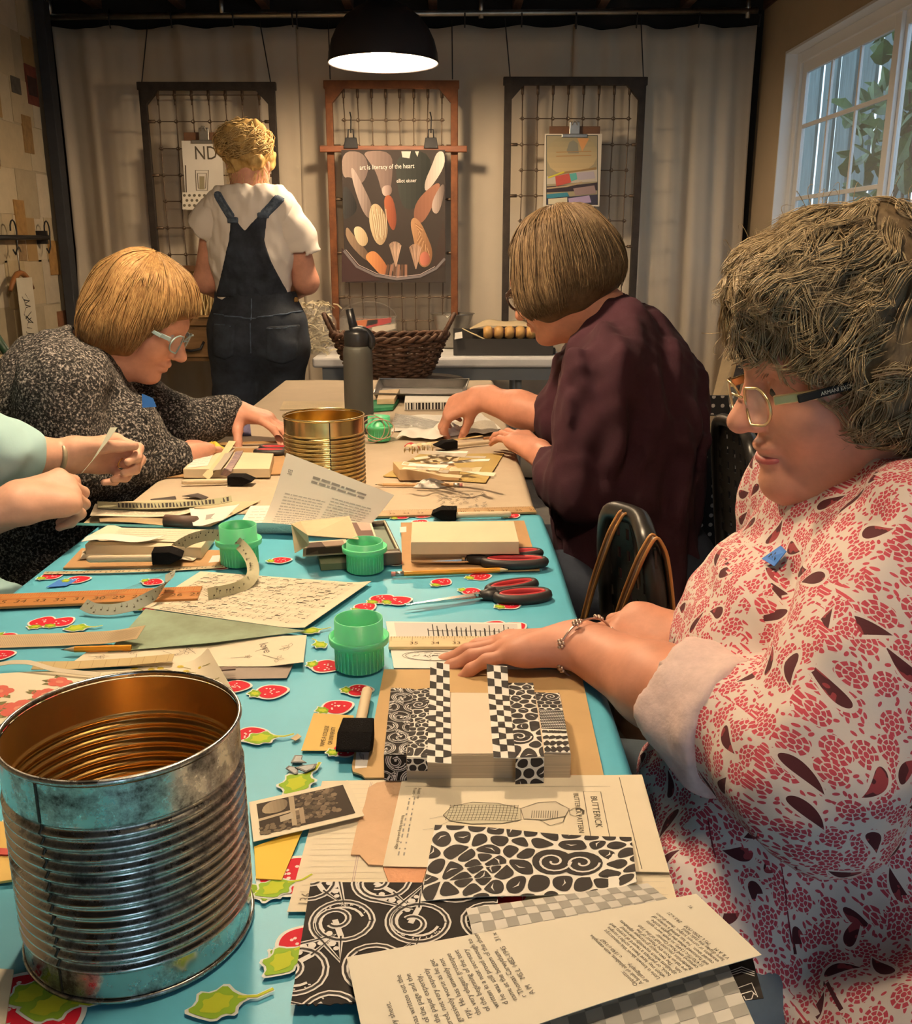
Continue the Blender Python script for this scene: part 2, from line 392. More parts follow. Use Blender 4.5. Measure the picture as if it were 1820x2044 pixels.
def strands(name, paths, radii, mat, parent, n=3):
    """thin tubes for locks of hair; paths: list of (m,3)"""
    V = []; Q = []; k = 0
    for P, r in zip(paths, radii):
        P = np.asarray(P, float); m = len(P); T = np.gradient(P, axis=0); T /= np.linalg.norm(T, axis=1)[:, None] + 1e-12
        ref = np.array((.3, .5, .81)); S = np.cross(T, ref); S /= np.linalg.norm(S, axis=1)[:, None] + 1e-12; U = np.cross(S, T)
        rr = np.interp(np.linspace(0, 1, m), [0, .25, .7, 1], [r * .7, r, r * .8, r * .1])[:, None]
        ring = np.stack([P + rr * (math.cos(2 * PI * i / n) * S + math.sin(2 * PI * i / n) * U) for i in range(n)], 1); V.append(ring.reshape(-1, 3))
        a = np.arange(m - 1)[:, None] * n; i = np.arange(n)[None]; j = (i + 1) % n
        Q.append(np.stack([a + i, a + j, a + n + j, a + n + i], -1).reshape(-1, 4) + k); k += m * n
    me = fast_mesh(name, np.concatenate(V), np.concatenate(Q)); return link(name, me, mat, parent, True)
# ================================================================== the room
m_concrete = M('concrete_floor', (.33, .31, .28), .75, var=(3, .35), bump=(60, .15))
m_wallR = M('tan_painted_wall', (.50, .40, .27), .85, var=(2.5, .08), bump=(120, .1, .001))
m_dark = M('dark_ceiling_boards', (.022, .018, .015), .9, var=(4, .4))
m_joist = M('joist_wood', (.14, .075, .045), .8, var=(5, .4), stretch=(8, 1, 8))
m_canvas = M('cotton_canvas', (.56, .49, .385), .95, var=(2.2, .07), bump=(420, .25, .001))
m_white_vinyl = M('white_vinyl', (.80, .82, .84), .45, bump=(30, .03))
m_black = M('matte_black_metal', (.018, .018, .02), .45, bump=(200, .05, .001))
m_steel = M('galvanised_steel', (.55, .53, .48), .38, 1, var=(14, .25))
LW, RW, FW, BW = -1.95, 1.53, 5.08, -1.7
struct(MB().box((LW - .1, BW - .1, -.1), (RW + .1, FW + .1, 0)).build('floor', m_concrete))
struct(MB().box((LW - .1, BW - .1, 2.5), (RW + .1, FW + .1, 2.6)).build('ceiling', m_dark))
for i in range(9):
    x = -1.72 + i * .405
    struct(MB().box((x, BW, 2.325), (x + .042, FW, 2.5)).build('trim_%d' % (i + 1), m_joist, bev=.003))
struct(MB().box((LW - .1, FW, 0), (RW + .1, FW + .1, 2.5)).build('wall_front', m_dark))
wl = struct(MB().box((LW - .1, BW, 0), (LW, FW, 2.5)).build('wall_left', M('left_wall_paint', (.46, .39, .27), .9, var=(3, .15))))
b = MB(); b.box((LW, BW - .1, 0), (.05, BW, 2.5)); b.box((1.05, BW - .1, 0), (RW + .1, BW, 2.5)); b.box((.05, BW - .1, 2.15), (1.05, BW, 2.5))
struct(b.build('wall_back', m_wallR))
b = MB(); WY0, WY1, WZ0, WZ1 = 2.35, 4.70, .95, 2.07
b.box((RW, BW, 0), (RW + .1, WY0, 2.5)); b.box((RW, WY1, 0), (RW + .1, FW, 2.5)); b.box((RW, WY0, 0), (RW + .1, WY1, WZ0)); b.box((RW, WY0, WZ1), (RW + .1, WY1, 2.5))
struct(b.build('wall_right', m_wallR))
# ---- window in the right wall: white lining, vinyl frame, two sashes with grids
win = struct(thing('window_1', None, None, (1.58, 3.5, WZ0)))
b = MB(); t = .012
b.box((RW - .004, WY1 - t, WZ0), (RW + .1, WY1 - .001, WZ1)); b.box((RW - .004, WY0 + .001, WZ0), (RW + .1, WY0 + t, WZ1)); b.box((RW - .004, WY0 + t, WZ1 - t), (RW + .1, WY1 - t, WZ1 - .001)); b.box((RW - .03, WY0 + t, WZ0 + .001), (RW + .1, WY1 - t, WZ0 + t + .01))
b.build('window_lining', m_white_vinyl, win)
def rect_frame(b, x0, x1, y0, y1, z0, z1, wd):
    b.box((x0, y0, z0), (x1, y0 + wd, z1)); b.box((x0, y1 - wd, z0), (x1, y1, z1)); b.box((x0, y0 + wd, z0), (x1, y1 - wd, z0 + wd)); b.box((x0, y0 + wd, z1 - wd), (x1, y1 - wd, z1))
b = MB(); rect_frame(b, RW + .05, RW + .098, WY0 + t, WY1 - t, WZ0 + .02, WZ1 - t, .045); b.build('window_frame', m_white_vinyl, win, bev=.003)
m_pane = M("window_glass", (.92, .97, .98), .03, alpha=.16, spec=.5)
ymid = 3.70
for i, (y0, y1, x0) in enumerate(((ymid - .03, WY1 - .06, RW + .062), (WY0 + .06, ymid + .0, RW + .078))):
    b = MB(); rect_frame(b, x0, x0 + .016, y0, y1, WZ0 + .06, WZ1 - .055, .05); sash = b.build('sash', m_white_vinyl, win, bev=.002)
    zA, zB = WZ0 + .11, WZ1 - .105
    MB().box((x0 + .005, y0 + .05, zA), (x0 + .009, y1 - .05, zB)).build('pane', m_pane, sash)
    if i == 0:
        for z in (1.43, 1.74): MB().box((x0 + .001, y0 + .05, z - .009), (x0 + .012, y1 - .05, z + .009)).build('muntin', m_white_vinyl, sash, bev=.002)
        for k in (1, 2):
            yy = y0 + .05 + (y1 - y0 - .1) * k / 3; MB().box((x0 + .0015, yy - .008, zA), (x0 + .0125, yy + .008, zB)).build('muntin', m_white_vinyl, sash, bev=.002)
# ---- outside the window: board fence, deck rail, climbing vine, twigs
m_fence = M('weathered_fence', (.13, .18, .18), .85, var=(6, .45), stretch=(6, 6, .8), bump=(30, .3))
fence = thing('board_fence', 'weathered grey-green board fence seen through the window panes', 'fence', (2.7, 6.9, 0))
for i in range(40):
    y = 2.64 + i * .16; MB().box((2.68 + .02 * (i % 2), y, 0), (2.705 + .02 * (i % 2), y + .145 - .012 * (i % 3), 2.55 + .01 * (i % 3))).build('board', m_fence, fence, bev=.004)
rail = thing('deck_rail', 'pale wooden deck rails high outside the open window', 'railing', (2.55, 5.2, 0))
for k in range(5): MB().box((2.52, 3.4, 1.98 + k * .16), (2.56, 5.19, 2.06 + k * .16)).build('rail', M('pale_deck_wood', (.34, .36, .34), .8, var=(6, .25)), rail, bev=.004)
for y in (3.5, 5.05): MB().box((2.56, y, 0), (2.65, y + .1, 2.8)).build('post', M('pale_deck_wood'), rail, bev=.004)
struct(MB().box((RW + .1, -3, -.1), (6, 9, -.02)).build('trim_20', M('garden_soil', (.06, .065, .05), .95, var=(8, .5))))
m_leaf = M('vine_leaf', (.05, .15, .08), .5, var=(9, .6), col2=(.16, .30, .07))
vine = thing('climbing_vine', 'leafy green vine climbing outside the open window', 'plant', (2.3, 4.75, 0))
b = MB()
for k in range(10):
    y0 = 4.45 + .09 * k; pts = [(2.32 + .05 * math.sin(3 * t_ + k), y0 + .08 * math.sin(2.1 * t_ + k * 1.7), 2.5 * t_ / 6) for t_ in range(7)]; b.tube(pts, .008, 5)
b.build('stem', M('vine_stem', (.12, .09, .06), .9), vine)
def leaf_mesh(sz):
    out = [(0, 0), (.28, .12), (.48, .42), (.30, .62), (.22, .82), (0, 1.1), (-.22, .82), (-.30, .62), (-.48, .42), (-.28, .12)]
    V = [(x * sz, y * sz, .10 * sz * abs(x) + .06 * sz * math.sin(y * 3)) for x, y in out] + [(0, .5 * sz, -.03 * sz)]
    V2 = [(x, y, z - .0015) for x, y, z in V]; n = len(out)
    Fs = [(i, (i + 1) % n, n) for i in range(n)] + [(n + 1 + (i + 1) % n, n + 1 + i, 2 * n + 1) for i in range(n)] + [(i, n + 1 + i, n + 1 + (i + 1) % n, (i + 1) % n) for i in range(n)]
    me = bpy.data.meshes.new('leaf'); me.from_pydata(V + V2, [], Fs); me.materials.append(m_leaf); me.update(); return me
lms = [leaf_mesh(s_) for s_ in (.09, .12, .15)]
for k in range(210):
    o = bpy.data.objects.new('leaf', lms[k % 3]); COL.objects.link(o); o.parent = vine
    z = random.uniform(.9, 2.3) if k < 150 else random.uniform(1.45, 2.0); o.location = (random.uniform(-.14, .12), random.uniform(-.2, .95), z)
    o.rotation_euler = (random.uniform(.2, 1.6), random.uniform(-.6, .6), random.uniform(0, 6.28))
b = MB()
for k in range(90):
    z = random.uniform(.1, 1.35); y = random.uniform(4.6, 5.0); a = random.uniform(-.25, .25); b.tube([(2.06 + random.uniform(0, .1), y - .4, z - a * .4), (2.06, y, z + random.uniform(-.03, .03)), (2.06 + random.uniform(0, .1), y + .35, z + a * .4)], random.uniform(.004, .012), 5)
one(b.build('brush_pile', M('grey_twigs', (.24, .25, .24), .9, var=(20, .5))), 'heap of grey twigs outside the window below the vine', 'twigs', kind='stuff')
# ---- dark post in the left corner
struct(MB().box((-1.925, 4.86, 0), (-1.875, 4.93, 2.32)).build('trim_30', M('dark_blue_post', (.035, .038, .045), .7, var=(5, .3)), bev=.004))
# ---- collage of papers on the left wall
pal = [(.52, .43, .28), (.56, .48, .33), (.47, .38, .23), (.60, .52, .38), (.43, .36, .24), (.54, .47, .35), (.40, .26, .11)]
mw = [M('wall_paper_%d' % i, c, .85, var=(18, .10)) for i, c in enumerate(pal)]
k = 0
for r_ in range(9):
    y = 3.55 + .07 * math.sin(r_ * 2.3)
    while y < 4.84:
        wd = random.choice((.11, .16, .2, .22)); wd = min(wd, 4.87 - y)
        if wd > .05:
            z = .55 + r_ * .2; MB().box((LW, y, z + random.uniform(-.01, .01)), (LW + .002 + .0014 * (k % 3), y + wd - .004, z + .19 + random.uniform(0, .02))).build('paper_sheet', mw[random.choice((0, 0, 1, 1, 3, 5, 2, 4, 6))], wl); k += 1
        y += wd
for (x0, y0, x1, y1, c) in ((46, 126, 76, 214, (.20, .055, .035)), (50, 150, 72, 195, (.06, .03, .025)), (18, 150, 40, 190, (.12, .11, .09)), (40, 228, 66, 308, (.34, .21, .085)), (24, 398, 52, 470, (.38, .22, .075)), (92, 480, 118, 548, (.40, .22, .07)), (112, 622, 134, 648, (.25, .11, .05)), (30, 480, 52, 520, (.30, .2, .1))):
    p0, p1 = Xp(x0, y0, LW), Xp(x1, y1, LW); MB().box((LW, p0[1], p1[2]), (LW + .008 + (.002 if c[0] < .1 else 0), p1[1], p0[2])).build('paper_sheet', M('pinned_%d_%d' % (x0, y0), c, .8, var=(30, .3)), wl)
# ---- black rod with hooks, wooden hanger with a lettered banner
p0, p1 = Xp(-40, 474, LW + .05), Xp(96, 474, LW + .05)
rodt = thing('wall_rod', 'black metal rod on the left wall holding wire hooks', 'rod', p0)
MB().tube([p0, p1], .011, 10).build('bar', m_black, rodt, smooth=True)
MB().box((LW, p1[1] - .02, p1[2] - .03), (LW + .05, p1[1] + .0, p1[2] + .03)).build('bracket', m_black, rodt)
for px in (28, 100):
    q = Xp(px, 470, LW + .05); q[1] = min(q[1], p1[1] - .004)
    MB().tube([q + (0, .03 * math.sin(a), .045 * math.cos(a) + .02) for a in np.linspace(-1.6, 2.2, 8)] + [q + (0, .02, -.05), q + (0, -.005, -.08), q + (0, -.025, -.06)], .0035, 6).build('hook', m_black, rodt, smooth=True)
hg = thing('coat_hanger', 'wooden coat hanger on the left wall above a lettered banner', 'hanger', Xp(40, 560, LW + .06))
c = Xp(40, 545, LW + .06)
MB().tube([c + (0, -.115 + .0 + .23 * i / 8, -.07 * ((i - 4) / 4) ** 2) for i in range(9)], [.008, .011, .012, .013, .013, .013, .012, .011, .008], 8).build('wooden_arm', M('hanger_wood', (.32, .13, .04), .45, var=(20, .3)), hg, smooth=True)
MB().tube([c, c + (0, 0, .09), c + (0, .02, .11), c + (0, .035, .09)], .003, 6).build('wire_hook', m_steel, hg, smooth=True)
bn = thing('lettered_banner', 'long white paper banner with black brush lettering hung below the wooden hanger', 'banner', c - (0, 0, .55))
bx = c[0] + .012
MB().box((bx, c[1] - .075, c[2] - .62), (bx + .0015, c[1] + .085, c[2] - .02)).build('paper', M('banner_paper', (.62, .58, .47), .8, var=(12, .08)), bn)
P = Pr(lambda u, v, l: (bx + .0016 + l, c[1] + u, c[2] + v))
r = random.Random(3)
for k in range(7):
    vv = -.10 - k * .075; pts = [(.035 * math.sin(q * 1.9 + k * 2) - .0 + .01 * r.uniform(-1, 1), vv - .011 * q + .012 * math.cos(q * 2.7 + k)) for q in range(7)]; P.stroke(pts, [.003, .005, .007, .005, .006, .004, .002], (.03, .028, .025))
    P.stroke([(-.04, vv), (-.01, vv - .03), (.03, vv - .02)], .004, (.03, .028, .025))
P.build('lettering', bn)
# ---- curtain pipe, curtains
zr = 2.275
pipe = thing('curtain_pipe', 'galvanised steel pipe carrying the canvas curtains below the joists', 'pipe', (-.2, 4.95, zr))
MB().tube([Dp(88, 34, 4.95), Dp(1512, 21, 4.95)], .014, 14).build('tube', m_steel, pipe, smooth=True)
for px in (100, 443, 960, 1492):
    q = Dp(px, 28, 4.95); MB().tube([q + (0, 0, -.018), q + (0, 0, .09)], .012, 10).build('hanger_fitting', m_steel, pipe, smooth=True)
def curtain(label, px0, px1, nf, amp, seed, ybase=4.985):
    r = np.random.default_rng(seed); a0, a1 = Dp(px0, 52, ybase), Dp(px1, 48, ybase); x0, x1 = a0[0], a1[0]; n = 90; mrow = 26
    th = thing('curtain', label, 'curtain', ((x0 + x1) / 2, ybase, .02), 'canvas curtains behind the hanging wire frames')
    ph = r.uniform(0, 6, 4); nh = max(3, round((x1 - x0) / .29))
    def fn(u, v):
        x = x0 + (x1 - x0) * u; z = .02 + (a0[2] + (a1[2] - a0[2]) * u - .02) * v
        fold = amp * (math.sin(nf * 6.28 * u + ph[0] + .8 * math.sin(5 * u + ph[1])) + .5 * math.sin(nf * 2.3 * 6.28 * u + ph[2]) + .25 * math.sin(nf * 4.1 * 6.28 * u + ph[3] + z)) * (.55 + .45 * (1 - v))
        if v > .97: z -= .016 * abs(math.sin(PI * nh * u)) ** 1.5
        if v < .55: fold += .006 * math.sin(9 * z + 7 * x + seed) + .004 * math.sin(23 * x + 17 * z)
        return (x + .006 * math.sin(3 * z + seed), ybase + fold, z)
    o = MB().grid(fn, n, mrow).build('cloth', m_canvas, th, smooth=True); solidify(o, .002)
    for i in range(nh + 1):
        u = min(max(i / nh, .01), .99); q = np.array(fn(u, 1.0)); q[1] = 4.95
        MB().tube([q + (0, .0, -.02), q + (0, -.014, .02), (q[0], 4.934, zr), (q[0], 4.95, zr + .021), (q[0], 4.966, zr)], .0032, 6).build('hook', m_black, th, smooth=True)
curtain('canvas curtain panel behind the left wire frame, next to the left wall', 103, 592, 3.2, .028, 3)
curtain('canvas curtain panel behind the rusty frame with the poster', 588, 1150, 2.6, .013, 8)
curtain('canvas curtain panel with bluish daylight, nearest the window wall', 1146, 1516, 2.6, .030, 5)
# ---- three crib-spring frames hung on wires
m_iron = M('dark_iron', (.045, .035, .028), .7, .3, var=(20, .4), bump=(150, .3, .002))
m_rust = M('rusty_brown_iron', (.17, .058, .018), .62, .25, var=(16, .45), bump=(150, .3, .002))
m_wire = M('brown_wire', (.13, .09, .06), .5, .6)
def bed_frame(label, pTL, pTR, zb, nv, mat, zrows, yy, cords):
    A, B = Dp(*pTL, yy), Dp(*pTR, yy); zt = (A[2] + B[2]) / 2; x0, x1 = A[0], B[0]
    th = thing('spring_frame', label, 'wire frame', ((x0 + x1) / 2, yy, zb)); wd = .034
    MB().box((x0, yy - .012, zb), (x0 + wd, yy + .012, zt)).build('side_rail', mat, th, bev=.003); MB().box((x1 - wd, yy - .012, zb), (x1, yy + .012, zt)).build('side_rail', mat, th, bev=.003)
    MB().box((x0 - .006, yy - .014, zt - .036), (x1 + .006, yy + .014, zt)).build('top_rail', mat, th, bev=.003); MB().box((x0, yy - .011, zb), (x1, yy + .011, zb + .034)).build('bottom_rail', mat, th, bev=.003)
    for sx, cx in ((1, x0 + .01), (-1, x1 - .01)):
        b = MB(); b.add([(cx, yy - .016, zt), (cx + sx * .085, yy - .016, zt - .03), (cx + sx * .02, yy - .016, zt - .10), (cx, yy - .016, zt - .10), (cx, yy + .016, zt), (cx + sx * .085, yy + .016, zt - .03), (cx + sx * .02, yy + .016, zt - .10), (cx, yy + .016, zt - .10)], [(0, 1, 2, 3), (7, 6, 5, 4), (0, 4, 5, 1), (1, 5, 6, 2), (2, 6, 7, 3), (3, 7, 4, 0)]); b.build('corner_plate', mat, th)
    xa, xb = x0 + .085, x1 - .075; xs = [xa + (xb - xa) * i / (nv - 1) for i in range(nv)]
    for x in xs:
        b = MB(); b.tube([(x, yy, zt - .036), (x, yy, zt - .075)], .007, 8); b.tube([(x, yy - .002, zt - .075), (x, yy - .002, zt - .10)], .004, 6); b.build('spring', m_wire, th, smooth=True)
        b = MB(); b.tube([(x, yy, zt - .09)] + [(x + .003 * math.sin(7 * z + 9 * x), yy, z) for z in zrows] + [(x, yy, zb + .02)], .0028, 6); b.build('wire', m_wire, th, smooth=True)
    for i, z in enumerate(zrows):
        side = i % 2 == 1
        b = MB(); pts = [(xa - (.03 if side else 0), yy - .003, z)]
        for x in xs: pts += [(x - .012, yy - .003, z), (x, yy - .006, z - .004), (x + .012, yy - .003, z)]
        b.tube(pts + [(xb + (.03 if side else 0), yy - .003, z)], .0024, 5)
        for x in xs: b.tube([(x + .008 * math.cos(a), yy - .004, z + .008 * math.sin(a)) for a in np.linspace(0, 6.28, 8)[:-1]], .002, 5, closed=True)
        b.build('wire', m_wire, th, smooth=True)
        if side:
            for xx in ((x0 + .02, xa - .02), (xb + .02, x1 - .02)): MB().tube([(xx[0], yy - .004, z), (xx[1], yy - .004, z)], .0075, 8).build('spring', m_wire, th, smooth=True)
    for (pa, pb) in cords:
        q0, q1 = Dp(*pa, yy + .04), Dp(*pb, yy); q0[1] = 4.937; MB().tube([q0, q1], .0028, 5).build('hanging_cord', m_black, th, smooth=True)
    return (x0, x1, zt)
YF = 4.80
bed_frame('dark iron wire frame behind the standing woman, holding the clipboard with a calendar', (276, 164), (548, 164), Dp(340, 545, YF)[2], 7, m_iron, [Dp(400, y, YF)[2] for y in (190, 243, 297, 350, 402, 455, 508)], YF, (((282, 35), (283, 164)), ((510, 32), (540, 164))))
bed_frame('rusty brown wire frame in the middle, holding the brush poster', (648, 162), (914, 160), .77, 8, m_rust, [Dp(780, y, YF)[2] for y in (240, 292, 345, 398, 452, 505, 558, 593, 640)], YF, (((650, 30), (659, 158)), ((902, 28), (903, 158))))
bed_frame('dark grey iron wire frame on the right, holding the clipboard with a painted picture', (1007, 156), (1290, 152), .80, 8, m_iron, [Dp(1140, y, YF)[2] for y in (237, 289, 340, 391, 441, 492, 542, 593, 640)], YF, (((1010, 27), (1018, 154)), ((1287, 25), (1284, 154))))
# ---- pictures hung on the frames (print drawn on their flat sheets)
m_sheet = M('coated_sheet', (.72, .68, .60), .5, var=(9, .05))
yP = 4.745
def hung_sheet(name, label, cat, px0, py0, px1, py1, col, yy):
    a, b_ = Dp(px0, py0, yy), Dp(px1, py1, yy); th = thing(name, label, cat, ((a[0] + b_[0]) / 2, yy, b_[2]))
    MB().box((a[0], yy, b_[2]), (b_[0], yy + .003, a[2])).build('sheet', col, th); return th, Pr(lambda u, v, l: Dp(u, v, yy - l * 2)), a, b_
rail_t = thing('wooden_rail', 'flat brown wooden rail across the rusty frame above the poster', 'rail', Dp(785, 298, 4.77))
a, b_ = Dp(638, 291, 4.77), Dp(932, 304, 4.77); MB().box((a[0], 4.757, b_[2]), (b_[0], 4.785, a[2])).build('bar', M('rail_wood', (.22, .07, .025), .5, var=(12, .35), stretch=(1, 6, 10)), rail_t, bev=.003)
th, P, a, b_ = hung_sheet('poster', 'poster of artist brushes with white lettering on the rusty frame', 'poster', 681, 299, 889, 564, M('poster_stock', (.045, .036, .032), .6, spec=.2), 4.742)
def shade(P, poly, c0, c1, n=7, axis=0, lay=0):
    """a printed shape in n tonal strips from c0 to c1"""
    A = np.array(chaikin([np.array(p, float) for p in poly], 2)); lo, hi = A[:, axis].min(), A[:, axis].max()
    def clip(pts, lim, keep_low):
        out = []
        for i in range(len(pts)):
            p, q = pts[i], pts[(i + 1) % len(pts)]; ip = (p[axis] <= lim) == keep_low; iq = (q[axis] <= lim) == keep_low
            if ip: out.append(p)
            if ip != iq: t_ = (lim - p[axis]) / (q[axis] - p[axis]); out.append(p + t_ * (q - p))
        return out
    for i in range(n):
        s_ = clip([np.array(p) for p in A], lo + (hi - lo) * i / n, False) if i else [np.array(p) for p in A]
        if i < n - 1 and len(s_) > 2: s_ = clip(s_, lo + (hi - lo) * (i + 1) / n, True)
        if len(s_) > 2: t_ = (i + .5) / n; P.poly(s_, tuple(c0[k] * (1 - t_) + c1[k] * t_ for k in range(3)), lay)
shade(P, [(682, 302), (724, 302), (738, 336), (722, 372), (700, 352), (683, 356)], (.34, .26, .22), (.16, .12, .11))
shade(P, [(684, 365), (704, 385), (716, 420), (690, 440), (684, 430)], (.05, .05, .05), (.02, .02, .02))
shade(P, [(699, 330), (712, 345), (750, 424), (738, 440), (722, 420), (704, 365)], (.50, .40, .36), (.10, .07, .06), lay=1)
shade(P, [(722, 301), (782, 301), (784, 346), (777, 392), (764, 392), (752, 345), (736, 322)], (.30, .22, .19), (.14, .10, .09), lay=1)
shade(P, [(761, 372), (781, 368), (783, 388), (764, 393)], (.55, .42, .38), (.15, .1, .09), lay=2)
shade(P, [(764, 392), (783, 388), (793, 436), (786, 466), (772, 440)], (.38, .12, .06), (.18, .05, .03), lay=2)
shade(P, [(786, 301), (866, 301), (852, 398), (816, 424), (796, 400)], (.045, .05, .045), (.02, .022, .02), lay=1)
for q in ([(801, 302), (820, 302), (817, 316), (803, 314)], [(828, 302), (836, 302), (833, 313)]): P.poly(q, (.66, .58, .52), 2)
shade(P, [(872, 302), (887, 302), (888, 334), (850, 388), (846, 366), (862, 330)], (.40, .34, .30), (.75, .66, .58), lay=2)
shade(P, [(832, 398), (872, 362), (881, 372), (850, 440), (832, 448), (824, 430)], (.20, .09, .06), (.30, .14, .09), lay=2)
shade(P, [(862, 400), (884, 362), (888, 380), (876, 428), (862, 424)], (.45, .36, .32), (.12, .09, .08), lay=3)
shade(P, [(738, 412), (752, 404), (768, 424), (776, 462), (764, 492), (748, 484), (736, 446)], (.62, .50, .32), (.30, .20, .12), lay=3)
for i in range(14): P.stroke([(740 + i * 2.3, 412 + (i % 4) * 5), (744 + i * 2.1, 440), (750 + i * 1.4, 478 - (i % 3) * 4)], .9, (.78, .68, .48) if i % 2 else (.30, .2, .12), 4)
shade(P, [(690, 448), (706, 470), (742, 512), (734, 526), (690, 480)], (.34, .24, .16), (.12, .08, .06), lay=2)
shade(P, [(704, 456), (716, 450), (730, 462), (736, 482), (726, 494), (712, 484)], (.80, .68, .46), (.45, .32, .18), lay=4)
shade(P, [(726, 512), (744, 498), (760, 512), (778, 540), (762, 552), (742, 530)], (.72, .32, .13), (.36, .13, .06), lay=4)
shade(P, [(818, 444), (826, 432), (840, 444), (852, 470), (864, 500), (860, 528), (844, 536), (832, 520), (826, 480)], (.42, .24, .13), (.24, .12, .06), lay=3)
for i in range(16): a_ = i * .39; P.stroke([(828 + i * 1.6, 446 + i * 3.2), (834 + 9 * math.cos(a_) + i, 456 + i * 3.6)], .9, (.58, .36, .2) if i % 2 else (.2, .1, .05), 5)
for (cx, cy, c_) in ((788, 500, (.55, .38, .28)), (828, 505, (.5, .33, .24))):
    for i in range(15): a_ = -2.4 + i * .12 + .05 * (i % 3); P.stroke([(cx + 2, cy + 32), (cx + 15 * math.cos(a_), cy + 18 * math.sin(a_))], 1.6, tuple(k * (.6 + .5 * (i % 3) / 2) for k in c_), 4 + i % 2)
shade(P, [(777, 530), (792, 520), (806, 556), (794, 558)], (.22, .16, .13), (.12, .08, .07), lay=3)
shade(P, [(838, 506), (852, 500), (860, 520), (850, 532), (838, 528)], (.62, .22, .15), (.3, .1, .07), lay=6)
P.poly([(682, 495), (730, 540), (760, 560), (682, 563)], (.06, .035, .035), 3); P.poly([(884, 440), (889, 470), (889, 530), (862, 540)], (.05, .035, .03), 3)
P.stroke([(686, 500), (712, 532), (750, 550), (792, 557), (838, 552), (870, 536), (888, 516)], 5, (.19, .17, .18), 5); P.stroke([(690, 498), (716, 529), (752, 546), (792, 553), (838, 548), (868, 532)], 1.2, (.5, .42, .4), 6)
for i in range(6): P.stroke([(770 + i * 8, 556), (775 + i * 7, 528)], 5, (.3, .16, .11) if i % 2 else (.12, .07, .05), 4)
P.build('brush_photo', th)
pw = Dp(889, 299, 4.742)[0] - Dp(681, 299, 4.742)[0]
P2 = Pr(lambda u, v, l: np.array((Dp(718, 339, 4.742)[0] + u, 4.742 - .006 - l, Dp(718, 339, 4.742)[2] + v)))
P2.text('art is literacy of the heart', (0, 0), .030, .03, (.85, .78, .72), sx=.83); P2.text('elliot eisner', (.172, -.058), .025, .03, (.85, .78, .72), sx=.8); P2.build('lettering', th)
for px in (700, 860):
    q = Dp(px, 292, 4.75); th = thing('binder_clip', 'black binder clip on the wooden rail, ' + ('nearer the standing woman' if px == 700 else 'right one of the pair'), 'clip', q)
    b = MB(); b.add([q + (-.034, -.004, -.008), q + (.034, -.004, -.008), q + (.034, .030, -.008), q + (-.034, .030, -.008), q + (-.026, .010, .04), q + (.026, .010, .04), q + (.026, .022, .04), q + (-.026, .022, .04)], [(0, 3, 2, 1), (4, 5, 6, 7), (0, 1, 5, 4), (1, 2, 6, 5), (2, 3, 7, 6), (3, 0, 4, 7)]); b.build('jaw', m_black, th, bev=.002)
    MB().tube([q + (-.014, .012, .03), q + (-.011, .014, .075), q + (.011, .014, .075), q + (.014, .012, .03)], .0035, 6).build('lever', m_black, th, smooth=True)
    MB().tube([q + (0, .014, .06), q + (.002, .03, .13), q + (-.004, .044, .155)], .003, 6).build('hook', m_black, th, smooth=True)
# clipboard + picture on the right frame
def clipboard(label, x0, y0, x1, y1, cx):
    a, b_ = Dp(x0, y0, 4.768), Dp(x1, y1, 4.768); th = thing('clipboard', label, 'clipboard', ((a[0] + b_[0]) / 2, 4.768, b_[2]))
    MB().box((a[0], 4.765, b_[2]), (b_[0], 4.770, a[2])).build('board', M('brown_hardboard', (.16, .075, .035), .55, var=(30, .2)), th, bev=.004)
    c = Dp(cx, y0 + 12, 4.758); b = MB(); b.box(c + (-.06, -.012, -.025), c + (.06, .006, -.008)); b.box(c + (-.024, -.010, -.01), c + (.024, .005, .045)); b.build('clip', m_steel, th, bev=.003)
    MB().tube([c + (-.012, -.014, .03), c + (-.006, -.018, .05), c + (.006, -.018, .05), c + (.012, -.014, .03)], .003, 6).build('clip_loop', m_steel, th, smooth=True)
clipboard('brown clipboard on the right wire frame, behind the painted picture', 1096, 252, 1192, 410, 1146)
th, P, a, b_ = hung_sheet('picture_print', 'small print of paint brushes clipped on the right wire frame', 'picture', 1087, 267, 1196, 412, M('white_mount', (.62, .56, .46), .5), 4.752)
P.rect(1090, 270, 1193, 409, (.035, .05, .05)); P.rect(1091, 271, 1192, 408, (.33, .29, .19), 1)
shade(P, [(1092, 272), (1191, 272), (1191, 340), (1092, 350)], (.30, .27, .17), (.52, .40, .22), axis=1, lay=2)
P.poly([(1152, 276), (1176, 276), (1162, 302)], (.60, .30, .12), 3); P.poly([(1131, 300), (1136, 284), (1144, 280), (1153, 286), (1155, 306), (1134, 306)], (.22, .22, .18), 3)
for v in (304, 312): P.stroke([(1110, v), (1180, v - 2)], 1.5, (.36, .2, .08), 3)
P.poly([(1091, 352), (1192, 338), (1192, 362), (1091, 368)], (.50, .46, .38), 3)
P.stroke([(1094, 354), (1130, 344), (1160, 340), (1190, 336)], [3, 4, 3, 5], (.30, .20, .09), 4); P.stroke([(1094, 355), (1126, 343)], 3, (.62, .56, .06), 5)
P.poly([(1108, 352), (1136, 346), (1140, 364), (1110, 372)], (.50, .10, .08), 5); P.poly([(1136, 347), (1150, 345), (1152, 358), (1140, 362)], (.12, .42, .38), 5); P.poly([(1150, 345), (1185, 342), (1188, 356), (1154, 360)], (.42, .38, .44), 5)
P.poly([(1091, 372), (1160, 368), (1192, 364), (1192, 380), (1091, 384)], (.05, .04, .05), 4); P.stroke([(1091, 376), (1130, 372), (1162, 364)], [3, 3, 4], (.42, .32, .2), 5)
